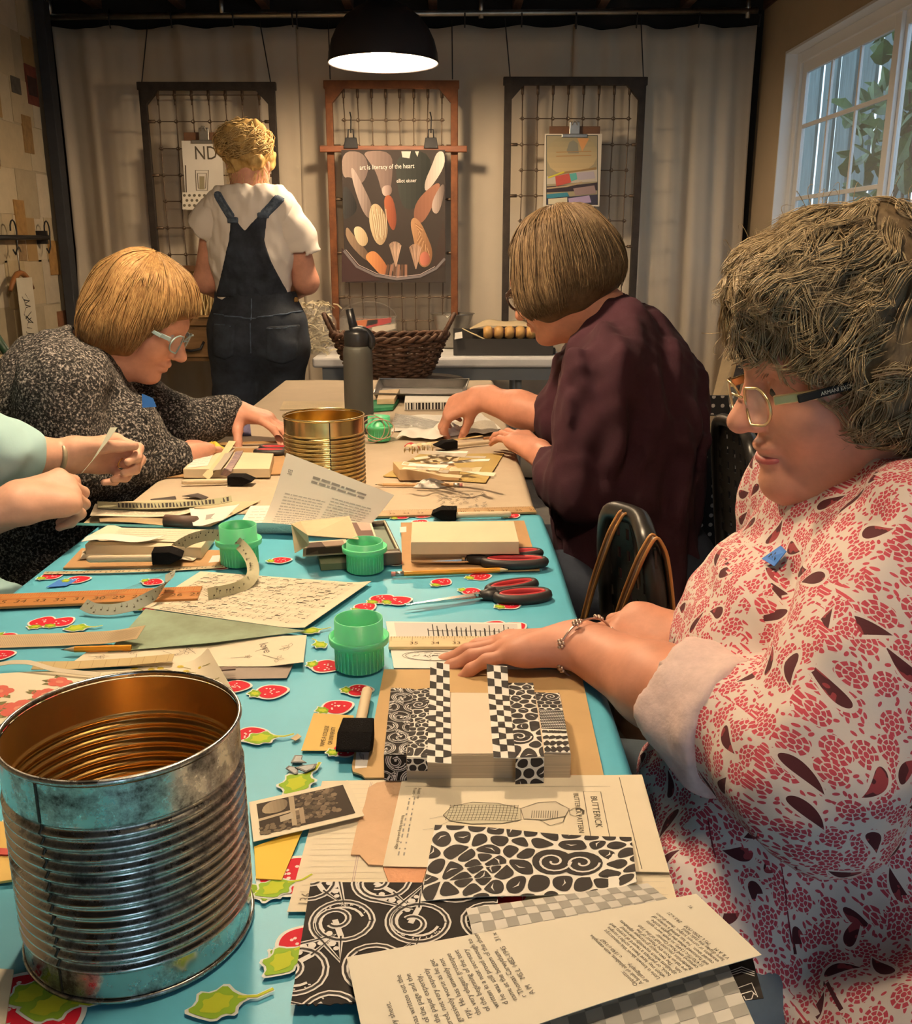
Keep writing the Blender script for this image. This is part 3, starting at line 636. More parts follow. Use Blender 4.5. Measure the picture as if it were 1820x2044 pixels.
P.poly([(1144, 376), (1186, 370), (1190, 386), (1148, 390)], (.30, .22, .22), 5); P.poly([(1091, 388), (1132, 384), (1136, 392), (1091, 396)], (.05, .22, .30), 5)
P.poly([(1091, 396), (1192, 388), (1192, 408), (1091, 408)], (.05, .05, .08), 4); P.poly([(1094, 397), (1132, 394), (1132, 408), (1094, 408)], (.62, .56, .40), 5); P.poly([(1134, 396), (1176, 390), (1180, 404), (1136, 408)], (.40, .32, .50), 5)
P.build('painted_image', th)
clipboard('dark brown clipboard on the left wire frame, behind the calendar sheet', 366, 264, 446, 412, 408)
th, P, a, b_ = hung_sheet('calendar_sheet', 'off-white illustrated calendar sheet clipped on the left wire frame', 'calendar', 362, 281, 450, 419, m_sheet, 4.752)
P.text  # lettering and lantern drawing
P3 = Pr(lambda u, v, l: np.array((Dp(390, 316, 4.752)[0] + u, 4.752 - .0006 - l, Dp(390, 316, 4.752)[2] + v)))
P3.text('ND', (-.005, -.005), .085, 0, (.10, .085, .06), sx=.85); P3.build('lettering', th)
for q in ([(390, 340), (416, 340), (414, 380), (392, 380)], [(394, 346), (412, 346), (410, 376), (396, 376)]): P.stroke(q, 1.6, (.16, .13, .09), 1, True)
P.rect(398, 352, 408, 378, (.30, .26, .16), 1); P.stroke([(370, 330), (372, 385)], 2.2, (.10, .08, .06), 1); P.rect(364, 384, 448, 418, (.76, .72, .62), 1)
for i in range(8):
    for j in range(3): P.disc((368 + i * 10 + 5 * (j % 2), 390 + j * 10), 3, (.16, .14, .10), 2, 8)
P.build('drawing', th)
# ---- pendant lamps: the one in view and its two twins over the near end of the table
m_shade = M('dark_enamel', (.030, .026, .028), .42, coat=.3, bump=(60, .05, .001)); m_inner = M('white_enamel', (.92, .90, .86), .5)
m_bulb = M('lit_bulb', (1, 1, 1), .3, emit=((1.0, .84, .62), 60))
def pendant(label, x, y, z, R, watts):
    th = thing('pendant_lamp', label, 'lamp', (x, y, z), 'dome pendant lamps over the work tables')
    prof = [(R, 0), (R * .985, R * .16), (R * .93, R * .36), (R * .83, R * .56), (R * .68, R * .74), (R * .50, R * .87), (R * .34, R * .95), (R * .26, R * 1.02), (R * .23, R * 1.16), (R * .22, R * 1.42), (R * .16, R * 1.55), (R * .05, R * 1.6)]
    MB().lathe((x, y, z), prof, 56).build('shade', m_shade, th, smooth=True)
    inn = [(r_ - .004, z_ - .001) for r_, z_ in prof[:8]]; inn[0] = (R - .001, 0); MB().lathe((x, y, z), inn[::-1] , 56).build('reflector', m_inner, th, smooth=True)
    MB().lathe((x, y, z), [(R + .002, -.004), (R + .003, .002), (R - .003, .002), (R - .003, -.004), (R + .002, -.004)], 56).build('rim', m_shade, th, smooth=True)
    MB().lathe((x, y, z), [(R * .19, R * 1.0), (R * .19, R * .62), (R * .12, R * .60), (.001, R * .60)], 24).build('socket', m_inner, th, smooth=True)
    MB().ball((x, y, z + R * .42), R * .23, 20).build('bulb', m_bulb, th, smooth=True)
    MB().tube([(x, y, z + R * 1.55), (x, y, 2.5)], .004, 8).build('cord', m_black, th, smooth=True)
    l = bpy.data.lights.new('pendant_light', 'POINT'); l.energy = watts; l.color = LAMP_COL; l.shadow_soft_size = R * .26
    o = bpy.data.objects.new('pendant_light', l); COL.objects.link(o); o.parent = th; o.location = (0, 0, R * .10)
q = Dp(765, 125, 4.0)
pendant('dark dome pendant lamp hanging in front of the curtain', q[0], q[1], q[2], .213, LAMP_W * .62)
pendant('dark dome pendant lamp above the middle of the long tables', -.36, 1.75, 1.86, .20, LAMP_W * .78)
pendant('dark dome pendant lamp above the near end of the strawberry table', .02, .58, 1.93, .20, LAMP_W * .19)
# ================================================================== tables and their covers
TT = .7425                                     # top of the cloth / paper cover
m_ptop = M('grey_plastic_tabletop', (.42, .42, .40), .55, bump=(300, .1, .001)); m_leg = M('grey_steel_leg', (.28, .30, .31), .4, .6)
def folding_table(label, x0, x1, y0, y1, z=.74, topm=None):
    th = thing('folding_table', label, 'table', ((x0 + x1) / 2, (y0 + y1) / 2, 0))
    MB().box((x0, y0, z - .045), (x1, y1, z)).build('tabletop', topm or m_ptop, th, bev=.010)
    along = (y1 - y0) > (x1 - x0)
    for s_ in (0, 1):
        for t_ in (0, 1):
            if along: p = (x0 + .07 if t_ == 0 else x1 - .07, y0 + .2 if s_ == 0 else y1 - .2)
            else: p = (x0 + .2 if s_ == 0 else x1 - .2, y0 + .07 if t_ == 0 else y1 - .07)
            MB().tube([(p[0], p[1], .0), (p[0], p[1], z - .046)], .016, 12).build('leg', m_leg, th, smooth=True)
        if along: yy = y0 + .2 if s_ == 0 else y1 - .2; b = MB().tube([(x0 + .07, yy, .12), (x1 - .07, yy, .12)], .011, 8)
        else: xx = x0 + .2 if s_ == 0 else x1 - .2; b = MB().tube([(xx, y0 + .07, .12), (xx, y1 - .07, .12)], .011, 8)
        b.build('crossbar', m_leg, th, smooth=True)
    return th
TX0, TX1, TYA, TYB, TYC = -.603, .156, -.18, 1.648, 3.485
folding_table('folding table under the blue strawberry oilcloth', TX0, TX1, TYA, TYB - .004)
folding_table('folding table under brown kraft paper, beyond the strawberry table', TX0, TX1 - .006, TYB + .004, TYC)
def cover(name, label, cat, x0, x1, y0, y1, z, mat, drop, amp, seed):
    th = thing(name, label, cat, ((x0 + x1) / 2, (y0 + y1) / 2, z)); nx = 44; ny = 60; r = .012
    S = drop + (x1 - x0) + drop
    def fn(u, v):
        s_ = u * S - drop; y = y0 + (y1 - y0) * v; e = .0
        if s_ < 0: x = x0 - r * min(1, -s_ / r) - amp * math.sin(y * 11 + seed) * min(1, -s_ / .05); zz = z - max(0, -s_ - r * .3)
        elif s_ > x1 - x0: t = s_ - (x1 - x0); x = x1 + r * min(1, t / r) + amp * math.sin(y * 13 + seed * 2) * min(1, t / .05); zz = z - max(0, t - r * .3)
        else: x = x0 + s_; zz = z + .0006 * (math.sin(y * 21 + 4 * x) + math.sin(x * 31 + y * 9 + seed))
        return (x, y, zz)
    us = [0, .3 * drop / S, .6 * drop / S, (drop - r) / S, (drop - r * .4) / S, drop / S]; us = us + [(drop + (x1 - x0) * (i + 1) / 30) / S for i in range(29)] + [1 - q for q in us[::-1]]
    b = MB(); V = [fn(u, j / ny) for j in range(ny + 1) for u in us]; n = len(us); b.add(V, [(j * n + i, j * n + i + 1, (j + 1) * n + i + 1, (j + 1) * n + i) for j in range(ny) for i in range(n - 1)])
    o = b.build('cloth' if cat == 'tablecloth' else 'paper', mat, th, smooth=True); solidify(o, .0012); return th
m_oil = M('blue_oilcloth', (.105, .44, .60), .45, var=(5, .10), bump=(700, .12, .0005), spec=.4)
m_kraftcover = M('kraft_paper_cover', (.52, .42, .30), .85, var=(5, .10), bump=(14, .5, .004))
cloth = cover('tablecloth', 'turquoise oilcloth printed with red strawberries on the near table', 'tablecloth', TX0, TX1, TYA, TYB, TT - .0012, m_oil, .14, .004, 1)
cover('paper_cover', 'brown kraft paper sheet covering the far table', 'paper cover', TX0 + .004, TX1 - .01, TYB + .003, TYC, TT - .0012, m_kraftcover, .035, .003, 4)
# strawberries printed on the oilcloth
P = None
RED, WHT, GRN, LIM = (.52, .012, .03), (.70, .74, .70), (.20, .34, .02), (.44, .50, .03)
def blob(cx, cy, s_, rot, shape):
    shape = chaikin([np.array(k_) for k_ in shape], 1 if len(shape) == 12 else 2) if len(shape) > 6 else shape; c, n_ = math.cos(rot), math.sin(rot); return [(cx + s_ * (x * c - y * n_), cy + s_ * (x * n_ + y * c)) for x, y in shape]
BER = [(0, -1.05), (.45, -.8), (.82, -.25), (.88, .2), (.62, .62), (.2, .78), (-.25, .76), (-.65, .58), (-.9, .15), (-.8, -.3), (-.4, -.82)]
LEA = [(0, -.75), (.3, -.5), (.7, -.62), (.75, -.15), (1.25, .1), (.7, .38), (.35, .95), (-.1, .55), (-.6, .72), (-.62, .15), (-1.05, -.1), (-.55, -.45)]
NB_ = [0]
def berry(px, py, s_=.019, rot=0., leaf=True):
    x, y, _ = Zp(px, py, TT)
    if x > TX1 - s_ or x < TX0 + s_ or y > TYB - s_: return
    NB_[0] += 1; nb_ = .00004 * NB_[0]; P = Pr(lambda u, v, l: (u, v, TT + .0006 + nb_ * .5 + l), .00015); P.poly(blob(x, y, s_ * 1.16, rot, BER), WHT, 0); P.poly(blob(x, y, s_, rot, BER), RED, 2)
    r = random.Random(int(px * 7 + py))
    for k in range(9):
        a = r.uniform(0, 6.28); q = r.uniform(.1, .62) * s_; P.disc((x + q * math.cos(a), y + q * math.sin(a)), s_ * .07, (.8, .66, .62), 3, 6)
    if leaf:
        q = (x - s_ * .9 * math.sin(rot), y + s_ * .9 * math.cos(rot)); P.poly(blob(*q, s_ * .62, rot, LEA), WHT, 1); P.poly(blob(*q, s_ * .5, rot, LEA), GRN, 3); P.poly(blob(*q, s_ * .28, rot + .5, LEA), LIM, 4)
    P.build('strawberry', cloth)
def extra(fn, x, y, *a):
    d = np.array((x, y, TT)) - CPOS; z_ = d @ _fw; fn(910 + F_PX * (d @ _rt) / z_, 1022 - F_PX * (d @ _up) / z_, *a)
def leafp(px, py, s_=.022, rot=0.):
    s_ = s_ * .78
    x, y, _ = Zp(px, py, TT)
    if x > TX1 - s_ or x < TX0 + s_ or y > TYB - s_: return
    NB_[0] += 1; nb_ = .00004 * NB_[0]; P = Pr(lambda u, v, l: (u, v, TT + .0006 + nb_ * .5 + l), .00015); P.poly(blob(x, y, s_ * 1.15, rot, LEA), WHT, 0); P.poly(blob(x, y, s_, rot, LEA), (.24, .40, .03), 2); P.poly(blob(x, y, s_ * .62, rot + .3, LEA), LIM, 3)
    q = blob(x, y, s_, rot, [(.8, .2), (1.5, .1), (2.1, .35)]); P.stroke(q, s_ * .22, WHT, 0); P.stroke(q, s_ * .12, LIM, 2); P.build('strawberry_leaf', cloth)
for a in ((540, 1382, .018, 1.9), (672, 1413, .017, 2.1), (716, 1379, .015, 1.6), (650, 1331, .018, 1.3), (881, 1163, .016, 2.6), (957, 1152, .017, 2.0), (1016, 1208, .017, 2.2), (1101, 1163, .017, 1.2), (762, 1197, .018, 2.4), (795, 1200, .018, 2.0), (728, 1213, .016, 2.4), (85, 1243, .018, 3.0), (122, 1243, .017, 2.6), (300, 1213, .016, 2), (103, 1151, .016, 2.4), (155, 1158, .017, 2.0), (305, 1163, .015, 1.2), (60, 1178, .016, 1.6), (438, 1132, .016, .9), (445, 1128, .016, 1.5), (880, 1116, .014, 1.4), (985, 1252, .019, 2.6), (1025, 1253, .017, 2.2), (925, 1253, .017, 2.0), (575, 1752, .025, 2.5), (606, 1888, .02, 2.4), (18, 2000, .024, 2.6), (92, 2040, .024, .4), (1190, 1428, .018, 2.2), (500, 1468, .016, 1.8), (470, 1372, .016, 1.6), (20, 1680, .02, 1), (800, 1033, .016, 2.3), (842, 1031, .016, 1.5), (838, 1044, .016, 2.6), (1020, 1031, .016, 2.2), (1105, 1060, .016, 1.4), (940, 1182, .015, 1.2), (1035, 1105, .016, 2), (790, 1125, .015, 1.8), (0, 1310, .016, 2.0), (1120, 1270, .017, 2.4), (560, 1120, .016, 1.9), (1000, 1780, .02, 1), (690, 1500, .014, 2), (640, 1200, .015, 1), (10, 1275, .016, 1)): berry(*a)
for a in ((518, 1477, .020, .1), (152, 1256, .019, .1), (1195, 1440, .016, .6), (545, 1778, .019, .4), (592, 1568, .024, 1.0), (563, 1925, .02, .8), (60, 1990, .02, .3), (430, 2010, .022, .2), (620, 1262, .016, .3), (95, 2015, .022, 0), (800, 1030, .014, .3), (640, 1290, .014, 2), (955, 1140, .012, .4), (560, 1030, .014, .4), (1090, 1055, .012, 1)): leafp(*a)

for x in (-.53, -.42, -.33):
    for j, y in enumerate((.22, .38, .54, .70, .86)): extra(leafp if (j + int(-x * 100)) % 3 == 0 else berry, x + .03 * math.sin(7 * y + 20 * x), y, .019, (x * 37 + y * 11) % 6)
# ================================================================== helpers for things that lie on the tables
def sheet(name, label, cat, q, z, mat, draw=None, curl=None, thick=.0005, nu=14, nv=10, group=None, lift=.0005, deckle=0, part='sheet', fn3=None):
    """a paper quad: corners in photo pixels (u along the first edge), resting at height z"""
    C = [Zp(*p, z) if len(p) == 2 else np.array(p) for p in q] if fn3 is None else [np.array(p) for p in q]
    wd = (np.linalg.norm(C[1] - C[0]) + np.linalg.norm(C[2] - C[3])) / 2; ht = (np.linalg.norm(C[3] - C[0]) + np.linalg.norm(C[2] - C[1])) / 2
    base = quad_fn(C[0], C[1], C[2], C[3], wd, ht)
    def fn(u, v, l=0):
        p = base(u, v, l)
        if curl: p = p + np.array((0, 0, curl(u / wd, v / ht)))
        return p
    th = thing(name, label, cat, np.mean(C, 0), group); r = np.random.default_rng(int(abs(C[0][0]) * 1e4)); dk = r.normal(0, 1, 200)
    def gf(u, v):
        e = deckle * dk[int(u * 60) % 200] if (v == 1 and deckle) else 0; return fn(u * wd, v * ht + e)
    o = MB().grid(gf, nu if curl or deckle else 2, nv if curl else 2).build(part, mat, th, smooth=True); solidify(o, thick, 1 if np.cross(C[1] - C[0], C[3] - C[0])[2] > 0 else -1); es = o.modifiers.new('split', 'EDGE_SPLIT'); es.split_angle = math.radians(40)
    if draw:
        P = Pr(lambda u, v, l: fn(u, v, l + thick * 1.02 + lift * .2), .00015); P.clip = (wd, ht); draw(P, wd, ht); P.build('print', th)
    return th
def cutpoly(uv, wd, ht):
    pts = [np.array(p, float) for p in uv]
    for ax, lim, low in ((0, 0, False), (0, wd, True), (1, 0, False), (1, ht, True)):
        out = []
        for i in range(len(pts)):
            p, q = pts[i], pts[(i + 1) % len(pts)]; ip = (p[ax] <= lim) if low else (p[ax] >= lim); iq = (q[ax] <= lim) if low else (q[ax] >= lim)
            if ip: out.append(p)
            if ip != iq: out.append(p + (lim - p[ax]) / (q[ax] - p[ax]) * (q - p))
        pts = out
        if len(pts) < 3: return None
    return pts
_poly0, _tris0 = Pr.poly, Pr.tris
def _poly(s, uv, col, lay=0):
    if getattr(s, 'clip', None): uv = cutpoly(uv, *s.clip)
    if uv is not None and len(uv) > 2: _poly0(s, uv, col, lay)
def _tris(s, V, Fs, col, lay=0):
    if getattr(s, 'clip', None):
        V = np.asarray(V, float); w_, h_ = s.clip
        if len(V) and (V[:, 0].min() < 0 or V[:, 1].min() < 0 or V[:, 0].max() > w_ or V[:, 1].max() > h_):
            for f in Fs: _poly(s, [V[i] for i in f], col, lay)
            return
    _tris0(s, V, Fs, col, lay)
Pr.poly, Pr.tris = _poly, _tris
def flat(name, label, cat, px, z, mat, thick=.0006, draw=None, group=None):
    """a sheet of any outline lying flat; print is drawn in photo pixels on its plane"""
    pts = [Zp(*p, z + thick) for p in px]; th = thing(name, label, cat, np.mean(pts, 0) - (0, 0, thick), group); MB().prism([(p[0], p[1]) for p in pts], z, z + thick).build('sheet', mat, th)
    if draw: P = Pr(lambda u, v, l: Zp(u, v, z + thick + l), .0002); draw(P); P.build('print', th)
    return th
def block(name, label, cat, px4, z0, z1, mat, bev=.0012, group=None, parent=None, part='block'):
    pts = [Zp(*p, z1) for p in px4]; th = parent or thing(name, label, cat, np.mean(pts, 0) - (0, 0, z1 - z0), group)
    MB().prism([(p[0], p[1]) for p in pts], z0, z1).build(part, mat, th, bev=bev); return th
m_cream = M('cream_paper', (.74, .66, .50), .75, var=(10, .06)); m_white = M('white_paper', (.80, .77, .70), .7, var=(12, .04)); m_kraft = M('kraft_board', (.43, .25, .11), .75, var=(14, .10))
m_kraftl = M('kraft_folder', (.50, .33, .15), .75, var=(12, .08)); m_old = M('aged_paper', (.60, .48, .30), .8, var=(8, .15)); m_wood = M('bare_wood', (.62, .46, .27), .6, var=(10, .2), stretch=(2, 14, 14))
m_pages = M('page_edges', (.58, .45, .30), .8, var=(6, .28), stretch=(1, 1, 160)); m_blk = M('cream_block', (.73, .60, .40), .65, var=(9, .07)); m_foam = M('black_foam', (.010, .009, .009), 1.0, spec=.05, bump=(900, .6, .002))
m_blackprint = M('black_print_paper', (.026, .022, .020), .75, var=(30, .15), spec=.15); m_tape = M('blue_tape', (.03, .16, .55), .7); m_green = M('green_marbled_paper', (.24, .27, .16), .7, var=(7, .4), col2=(.30, .42, .30))
BLK, WH2, GRY = (.035, .03, .028), (.74, .71, .68), (.3, .28, .25)
def foam_brush(label, h0, h1, f1, z, hw=.011, fw=.05, flatz=None):
    """h0 handle end, h1 where the handle meets the foam, f1 tip of the foam (photo pixels at height z)"""
    zc = z + hw / 2 + .001; A, B, Cc = Zp(*h0, zc), Zp(*h1, zc), Zp(*f1, zc); th = thing('foam_brush', label, 'brush', (A + Cc) / 2 * (1, 1, 0) + np.array((0, 0, z)))
    d = (B - A) / np.linalg.norm(B - A); MB().tube([A, A + d * .004, B - d * .01, B + d * .012], [hw * .32, hw * .5, hw * .5, hw * .5], 12).build('handle', M('pale_dowel', (.74, .61, .42), .5, var=(12, .1)), th, smooth=True)
    e = (Cc - B) / np.linalg.norm(Cc - B); s_ = np.cross(e, (0, 0, 1)); up = np.array((0, 0, .0095)); k = fw / 2
    L = np.linalg.norm(Cc - B); V = []
    for t, ww, hh in ((0, k * .92, 1), (.6, k, 1), (1, k * .96, .12)):
        c = B + e * L * t + np.array((0, 0, .010 - zc + z)); V += [c - s_ * ww - up * hh, c + s_ * ww - up * hh, c + s_ * ww + up * hh, c - s_ * ww + up * hh]
    b = MB(); b.add(V, [(0, 1, 2, 3)] + [(i * 4 + j, (i + 1) * 4 + j, (i + 1) * 4 + (j + 1) % 4, i * 4 + (j + 1) % 4) for i in range(2) for j in range(4)] + [(11, 10, 9, 8)]); b.build('foam_head', m_foam, th, bev=.002)
def pencil(label, tip, end, z, col=(.70, .30, .02), eraser=True, thick=.0036):
    A, B = Zp(*tip, z + thick), Zp(*end, z + thick); d = (B - A) / np.linalg.norm(B - A); th = thing('pencil', label, 'pencil', (A + B) / 2 - (0, 0, thick))
    MB().tube([A + d * .016, B - d * (.018 if eraser else 0)], thick, 6).build('barrel', M('pencil_paint_%d' % int(col[0] * 99), col, .4), th)
    MB().tube([A + d * .004, A + d * .016], [thick * .25, thick], 8).build('sharpened_cone', m_wood, th, smooth=True); MB().tube([A, A + d * .004], [thick * .05, thick * .26], 6).build('lead', m_black, th, smooth=True)
    if eraser: MB().tube([B - d * .018, B - d * .006], thick * 1.05, 10).build('ferrule', m_steel, th, smooth=True); MB().tube([B - d * .006, B], thick * .95, 10).build('eraser', M('pink_eraser', (.62, .25, .22), .8), th, smooth=True)
def ruler(label, p0, p1, wd_px_to, z, mat, thick=.004, rows=1, tip=None, unit=.0254, red=False):
    """p0->p1 near edge, wd_px_to: pixel of the far edge above p0"""
    A, B, Cc = Zp(*p0, z + thick), Zp(*p1, z + thick), Zp(*wd_px_to, z + thick); d = (B - A) / np.linalg.norm(B - A); n_ = np.array((-d[1], d[0], 0)); n_ *= np.sign(n_ @ (Cc - A)); ww = abs((Cc - A) @ n_); L = np.linalg.norm(B - A)
    th = thing('ruler', label, 'ruler', (A + B) / 2 - (0, 0, thick)); MB().slab([A, B, B + n_ * ww, A + n_ * ww] if np.cross(d, n_)[2] > 0 else [A + n_ * ww, B + n_ * ww, B, A], thick).build('stick', mat, th, bev=.0008)
    P = Pr(lambda u, v, l: A + d * u + n_ * v + np.array((0, 0, l)), .0002); P.clip = (L, ww); i = 0; u = .002
    while u < L - .002:
        big = i % 8 == 0; P.rect(u, ww * (.96 - (.46 if big else .28 if i % 4 == 0 else .16)), u + .0004, ww * .97, (.10, .05, .02) if not red else (.42, .07, .03))
        if big and i: P.text(str(36 - i // 8), (u - .003, ww * .22), ww * .34, 0, (.10, .05, .02))
        u += unit / 8; i += 1
    if red: P.rect(0, ww * .52, L, ww * .55, (.45, .10, .04))
    P.build('scale_marks', th); return th
# pattern painters -------------------------------------------------
def checker(P, w_, h_, nx, ny, c=BLK, ph=0, jit=0.0, seed=1):
    r = random.Random(seed); sx, sy = w_ / nx, h_ / ny
    for i in range(math.ceil(nx)):
        for j in range(math.ceil(ny)):
            if (i + j + ph) % 2: a = r.uniform(-jit, jit) * sy; P.poly([(i * sx, j * sy + a), ((i + 1) * sx, j * sy + r.uniform(-jit, jit) * sy), ((i + 1) * sx, (j + 1) * sy + a), (i * sx, (j + 1) * sy + r.uniform(-jit, jit) * sy)], c)
def organic_print(P, w_, h_, s_, seed=1, white_bg=True):
    """black leaf-like cells with white gaps, flowers and coils between them"""
    r = random.Random(seed); pts = []; fl = []
    nx, ny = int(w_ / s_) + 2, int(h_ / s_) + 2
    for i in range(max(1, int(w_ * h_ / (s_ * s_ * 13)) + 1)): fl.append(np.array((r.uniform(.1, .9) * w_, r.uniform(.15, .85) * h_)))
    for j in range(-1, ny):
        for i in range(-1, nx):
            p = np.array(((i + .5 * (j % 2) + r.uniform(-.3, .3)) * s_, (j + r.uniform(-.3, .3)) * s_ * .9))
            if all(np.linalg.norm(p - f) > 1.45 * s_ for f in fl): pts.append(p)
    ring = []
    for q, f in enumerate(fl):
        if q % 2 == 0:
            pts.append(f)
            for k in range(6): a = k * PI / 3 + q; pts.append(f + s_ * np.array((math.cos(a), math.sin(a))) * .95)
        else: ring.append(f)
    for i, p in enumerate(pts):
        cell = [p + s_ * 1.5 * np.array((math.cos(a), math.sin(a))) for a in np.linspace(0, 2 * PI, 14)[:-1]]
        for j, q in enumerate(pts + ring):
            if j == i: continue
            dd = np.linalg.norm(q - p)
            if dd > 3 * s_ or dd < 1e-6: continue
            mid = (p + q) / 2 if j < len(pts) else p + (q - p) * max(.3, 1 - 1.15 * s_ / dd); nrm = (q - p) / dd; out = []
            for k in range(len(cell)):
                a, b_ = cell[k], cell[(k + 1) % len(cell)]; ia, ib = (a - mid) @ nrm <= 0, (b_ - mid) @ nrm <= 0
                if ia: out.append(a)
                if ia != ib: out.append(a + ((mid - a) @ nrm) / ((b_ - a) @ nrm) * (b_ - a))
            cell = out
            if len(cell) < 3: break
        if len(cell) < 3: continue
        c = sum(cell) / len(cell); k_ = r.uniform(.80, .93); P.poly(chaikin([c + (a - c) * k_ for a in cell]), BLK)
        if r.random() < .3: a = r.uniform(0, 6.28); v_ = np.array((math.cos(a), math.sin(a))) * s_ * .3; n_ = np.array((-v_[1], v_[0])); P.stroke([c - v_, c + n_ * .35, c + v_], [0, s_ * .09, 0], WH2, 2)
    for f in ring:
        P.disc(f, s_ * 1.05, BLK, 0, 20); t = np.linspace(0, 9.5, 26); P.stroke([f + s_ * (.9 - .085 * a) * np.array((math.cos(a), math.sin(a))) for a in t], s_ * .12, WH2, 2)
def paisley_print(P, w_, h_, s_, seed=1):
    """white double-lined commas with coiled tails on black"""
    r = random.Random(seed); k = 0
    for j in range(-1, int(h_ / (s_ * 1.25)) + 2):
        for i in range(-1, int(w_ / (s_ * 1.55)) + 2):
            c = np.array(((i + .5 * (j % 2)) * s_ * 1.55, j * s_ * 1.25)); rot = (i * 1.7 + j * 2.3) % 6.28; mir = 1 if (i + j) % 2 else -1; k += 1
            cs, sn = math.cos(rot), math.sin(rot); T = lambda x, y: c + s_ * np.array((x * cs - mir * y * sn, x * sn + mir * y * cs))
            t = np.linspace(0, 1, 26)
            out = [T(.62 * math.cos(a), .62 * math.sin(a)) for a in np.linspace(PI * .0, PI * 1.25, 16)]; tail = [T((.62 - .5 * q) * math.cos(PI * 1.25 + q * 8.5) + .10 * q, (.62 - .5 * q) * math.sin(PI * 1.25 + q * 8.5) + .16 * q) for q in t]
            P.stroke(out + tail, s_ * .135, WH2); P.stroke(out + tail, s_ * .050, BLK, 2)
            inn = [T(.44 * math.cos(a), .44 * math.sin(a)) for a in np.linspace(PI * .05, PI * 1.15, 12)]; P.stroke(inn, s_ * .06, WH2)
            tri = [T(.62, 0), T(.78, -.75), T(.30, -.28)]; P.stroke(tri + [T(.05, .16)], s_ * .12, WH2); P.stroke(tri, s_ * .04, BLK, 2)
            for q in ((.52, -.12, .10), (.56, -.30, .085), (.60, -.46, .06), (.40, -.05, .07)): P.disc(T(q[0], q[1]), s_ * q[2], WH2, 1, 7)
            for q in range(26): a = r.uniform(PI * .05, PI * 1.2); rr = r.uniform(.50, .56); P.disc(T(rr * math.cos(a), rr * math.sin(a)), s_ * .018, WH2, 1, 5)
def textlines(P, u0, v0, u1, v1, n, sz, rot=0, col=(.2, .18, .15), seed=1):
    """rows of fine print too small to read"""
    r = random.Random(seed)
    for k in range(n):
        v = v1 - (v1 - v0) * (k + .5) / n; u = u0
        while u < u1 - sz: L = r.uniform(1.2, 4.5) * sz; P.rect(u, v, min(u + L, u1), v + sz * r.uniform(.45, .6), col); u += L + sz * .7
# ================================================================== things on the near (strawberry) table
def tin_can(label, cx, cy, z0, R, H, m_out, m_in, seam_ang, m_rim=None):
    th = thing('tin_can', label, 'can', (cx, cy, z0)); prof = [(R, .0035)]
    def rib(z, a, b):
        return .0016 * math.sin((z - a) / (b - a) * 13 * 2 * PI) if a < z < b else 0
    zs = np.linspace(.004, H - .004, 190); a, b_ = H * .14, H * .80
    prof = [(R * .99 + rib(z, a, b_), z) for z in zs]
    MB().lathe((cx, cy, z0), prof, 96).build('wall', m_out, th, smooth=True)
    MB().lathe((cx, cy, z0), [(r_ - .0007, z) for r_, z in prof][::-1], 96).build('lining', m_in, th, smooth=True)
    MB().lathe((cx, cy, z0), [(R * .99 - .0006, .005), (.0001, .0052)], 64).build('bottom', m_in, th, smooth=True)
    for nm, z in (('top_rim', H - .003), ('bottom_rim', .0)):
        MB().lathe((cx, cy, z0 + z), [(R * .985, 0), (R * 1.008, .0004), (R * 1.016, .0018), (R * 1.008, .0034), (R * .985, .0038), (R * .978, .0018), (R * .985, 0)], 96).build(nm, m_rim or m_out, th, smooth=True)
    b = MB(); b.ribbon([(cx + (r_ + .0004) * math.cos(seam_ang), cy + (r_ + .0004) * math.sin(seam_ang), z0 + z) for r_, z in prof[::3]], (-math.sin(seam_ang), math.cos(seam_ang), 0), .0018, .0004); b.build('seam', M('dark_seam', (.06, .05, .04), .5, .7), th, smooth=True)
    return th
m_tin = M('tarnished_tin', (.56, .55, .52), .24, 1, bump=(70, .06, .001)); n_, L_, B_ = nodes_of(m_tin)
tx = n_.new('ShaderNodeTexNoise'); tx.inputs['Scale'].default_value = 26; tx.inputs['Detail'].default_value = 9; tx.inputs['Roughness'].default_value = .75; rp = n_.new('ShaderNodeValToRGB'); tcn = n_.new('ShaderNodeTexCoord'); L_.new(tcn.outputs['Object'], tx.inputs['Vector']); L_.new(tx.outputs['Fac'], rp.inputs[0])
rp.color_ramp.elements[0].position = .36; rp.color_ramp.elements[0].color = (.10, .09, .08, 1); rp.color_ramp.elements[1].position = .52; rp.color_ramp.elements[1].color = (.60, .59, .56, 1); L_.new(rp.outputs[0], B_.inputs['Base Color'])
rp2 = n_.new('ShaderNodeValToRGB'); L_.new(tx.outputs['Fac'], rp2.inputs[0]); rp2.color_ramp.elements[0].position = .36; rp2.color_ramp.elements[0].color = (.55,) * 3 + (1,); rp2.color_ramp.elements[1].position = .55; rp2.color_ramp.elements[1].color = (.19,) * 3 + (1,); L_.new(rp2.outputs[0], B_.inputs['Roughness'])
m_amber = M('amber_lacquer', (.66, .40, .13), .28, .85, var=(6, .2)); m_gold = M('gold_lacquer', (.80, .62, .30), .24, 1, var=(10, .15)); m_goldin = M('gold_lining', (.72, .50, .14), .25, .95)
c1 = Zp(243, 1440, TT + .157); tin_can('large ribbed tin can, tarnished silver outside and amber inside, in the foreground', c1[0], c1[1], TT + .0008, .0765, .157, m_tin, m_amber, math.radians(248))
c2 = Zp(646, 828, TT + .157); tin_can('large ribbed gold tin can on the kraft paper', c2[0], c2[1], TT + .0008, .0765, .157, m_gold, m_goldin, math.radians(285))
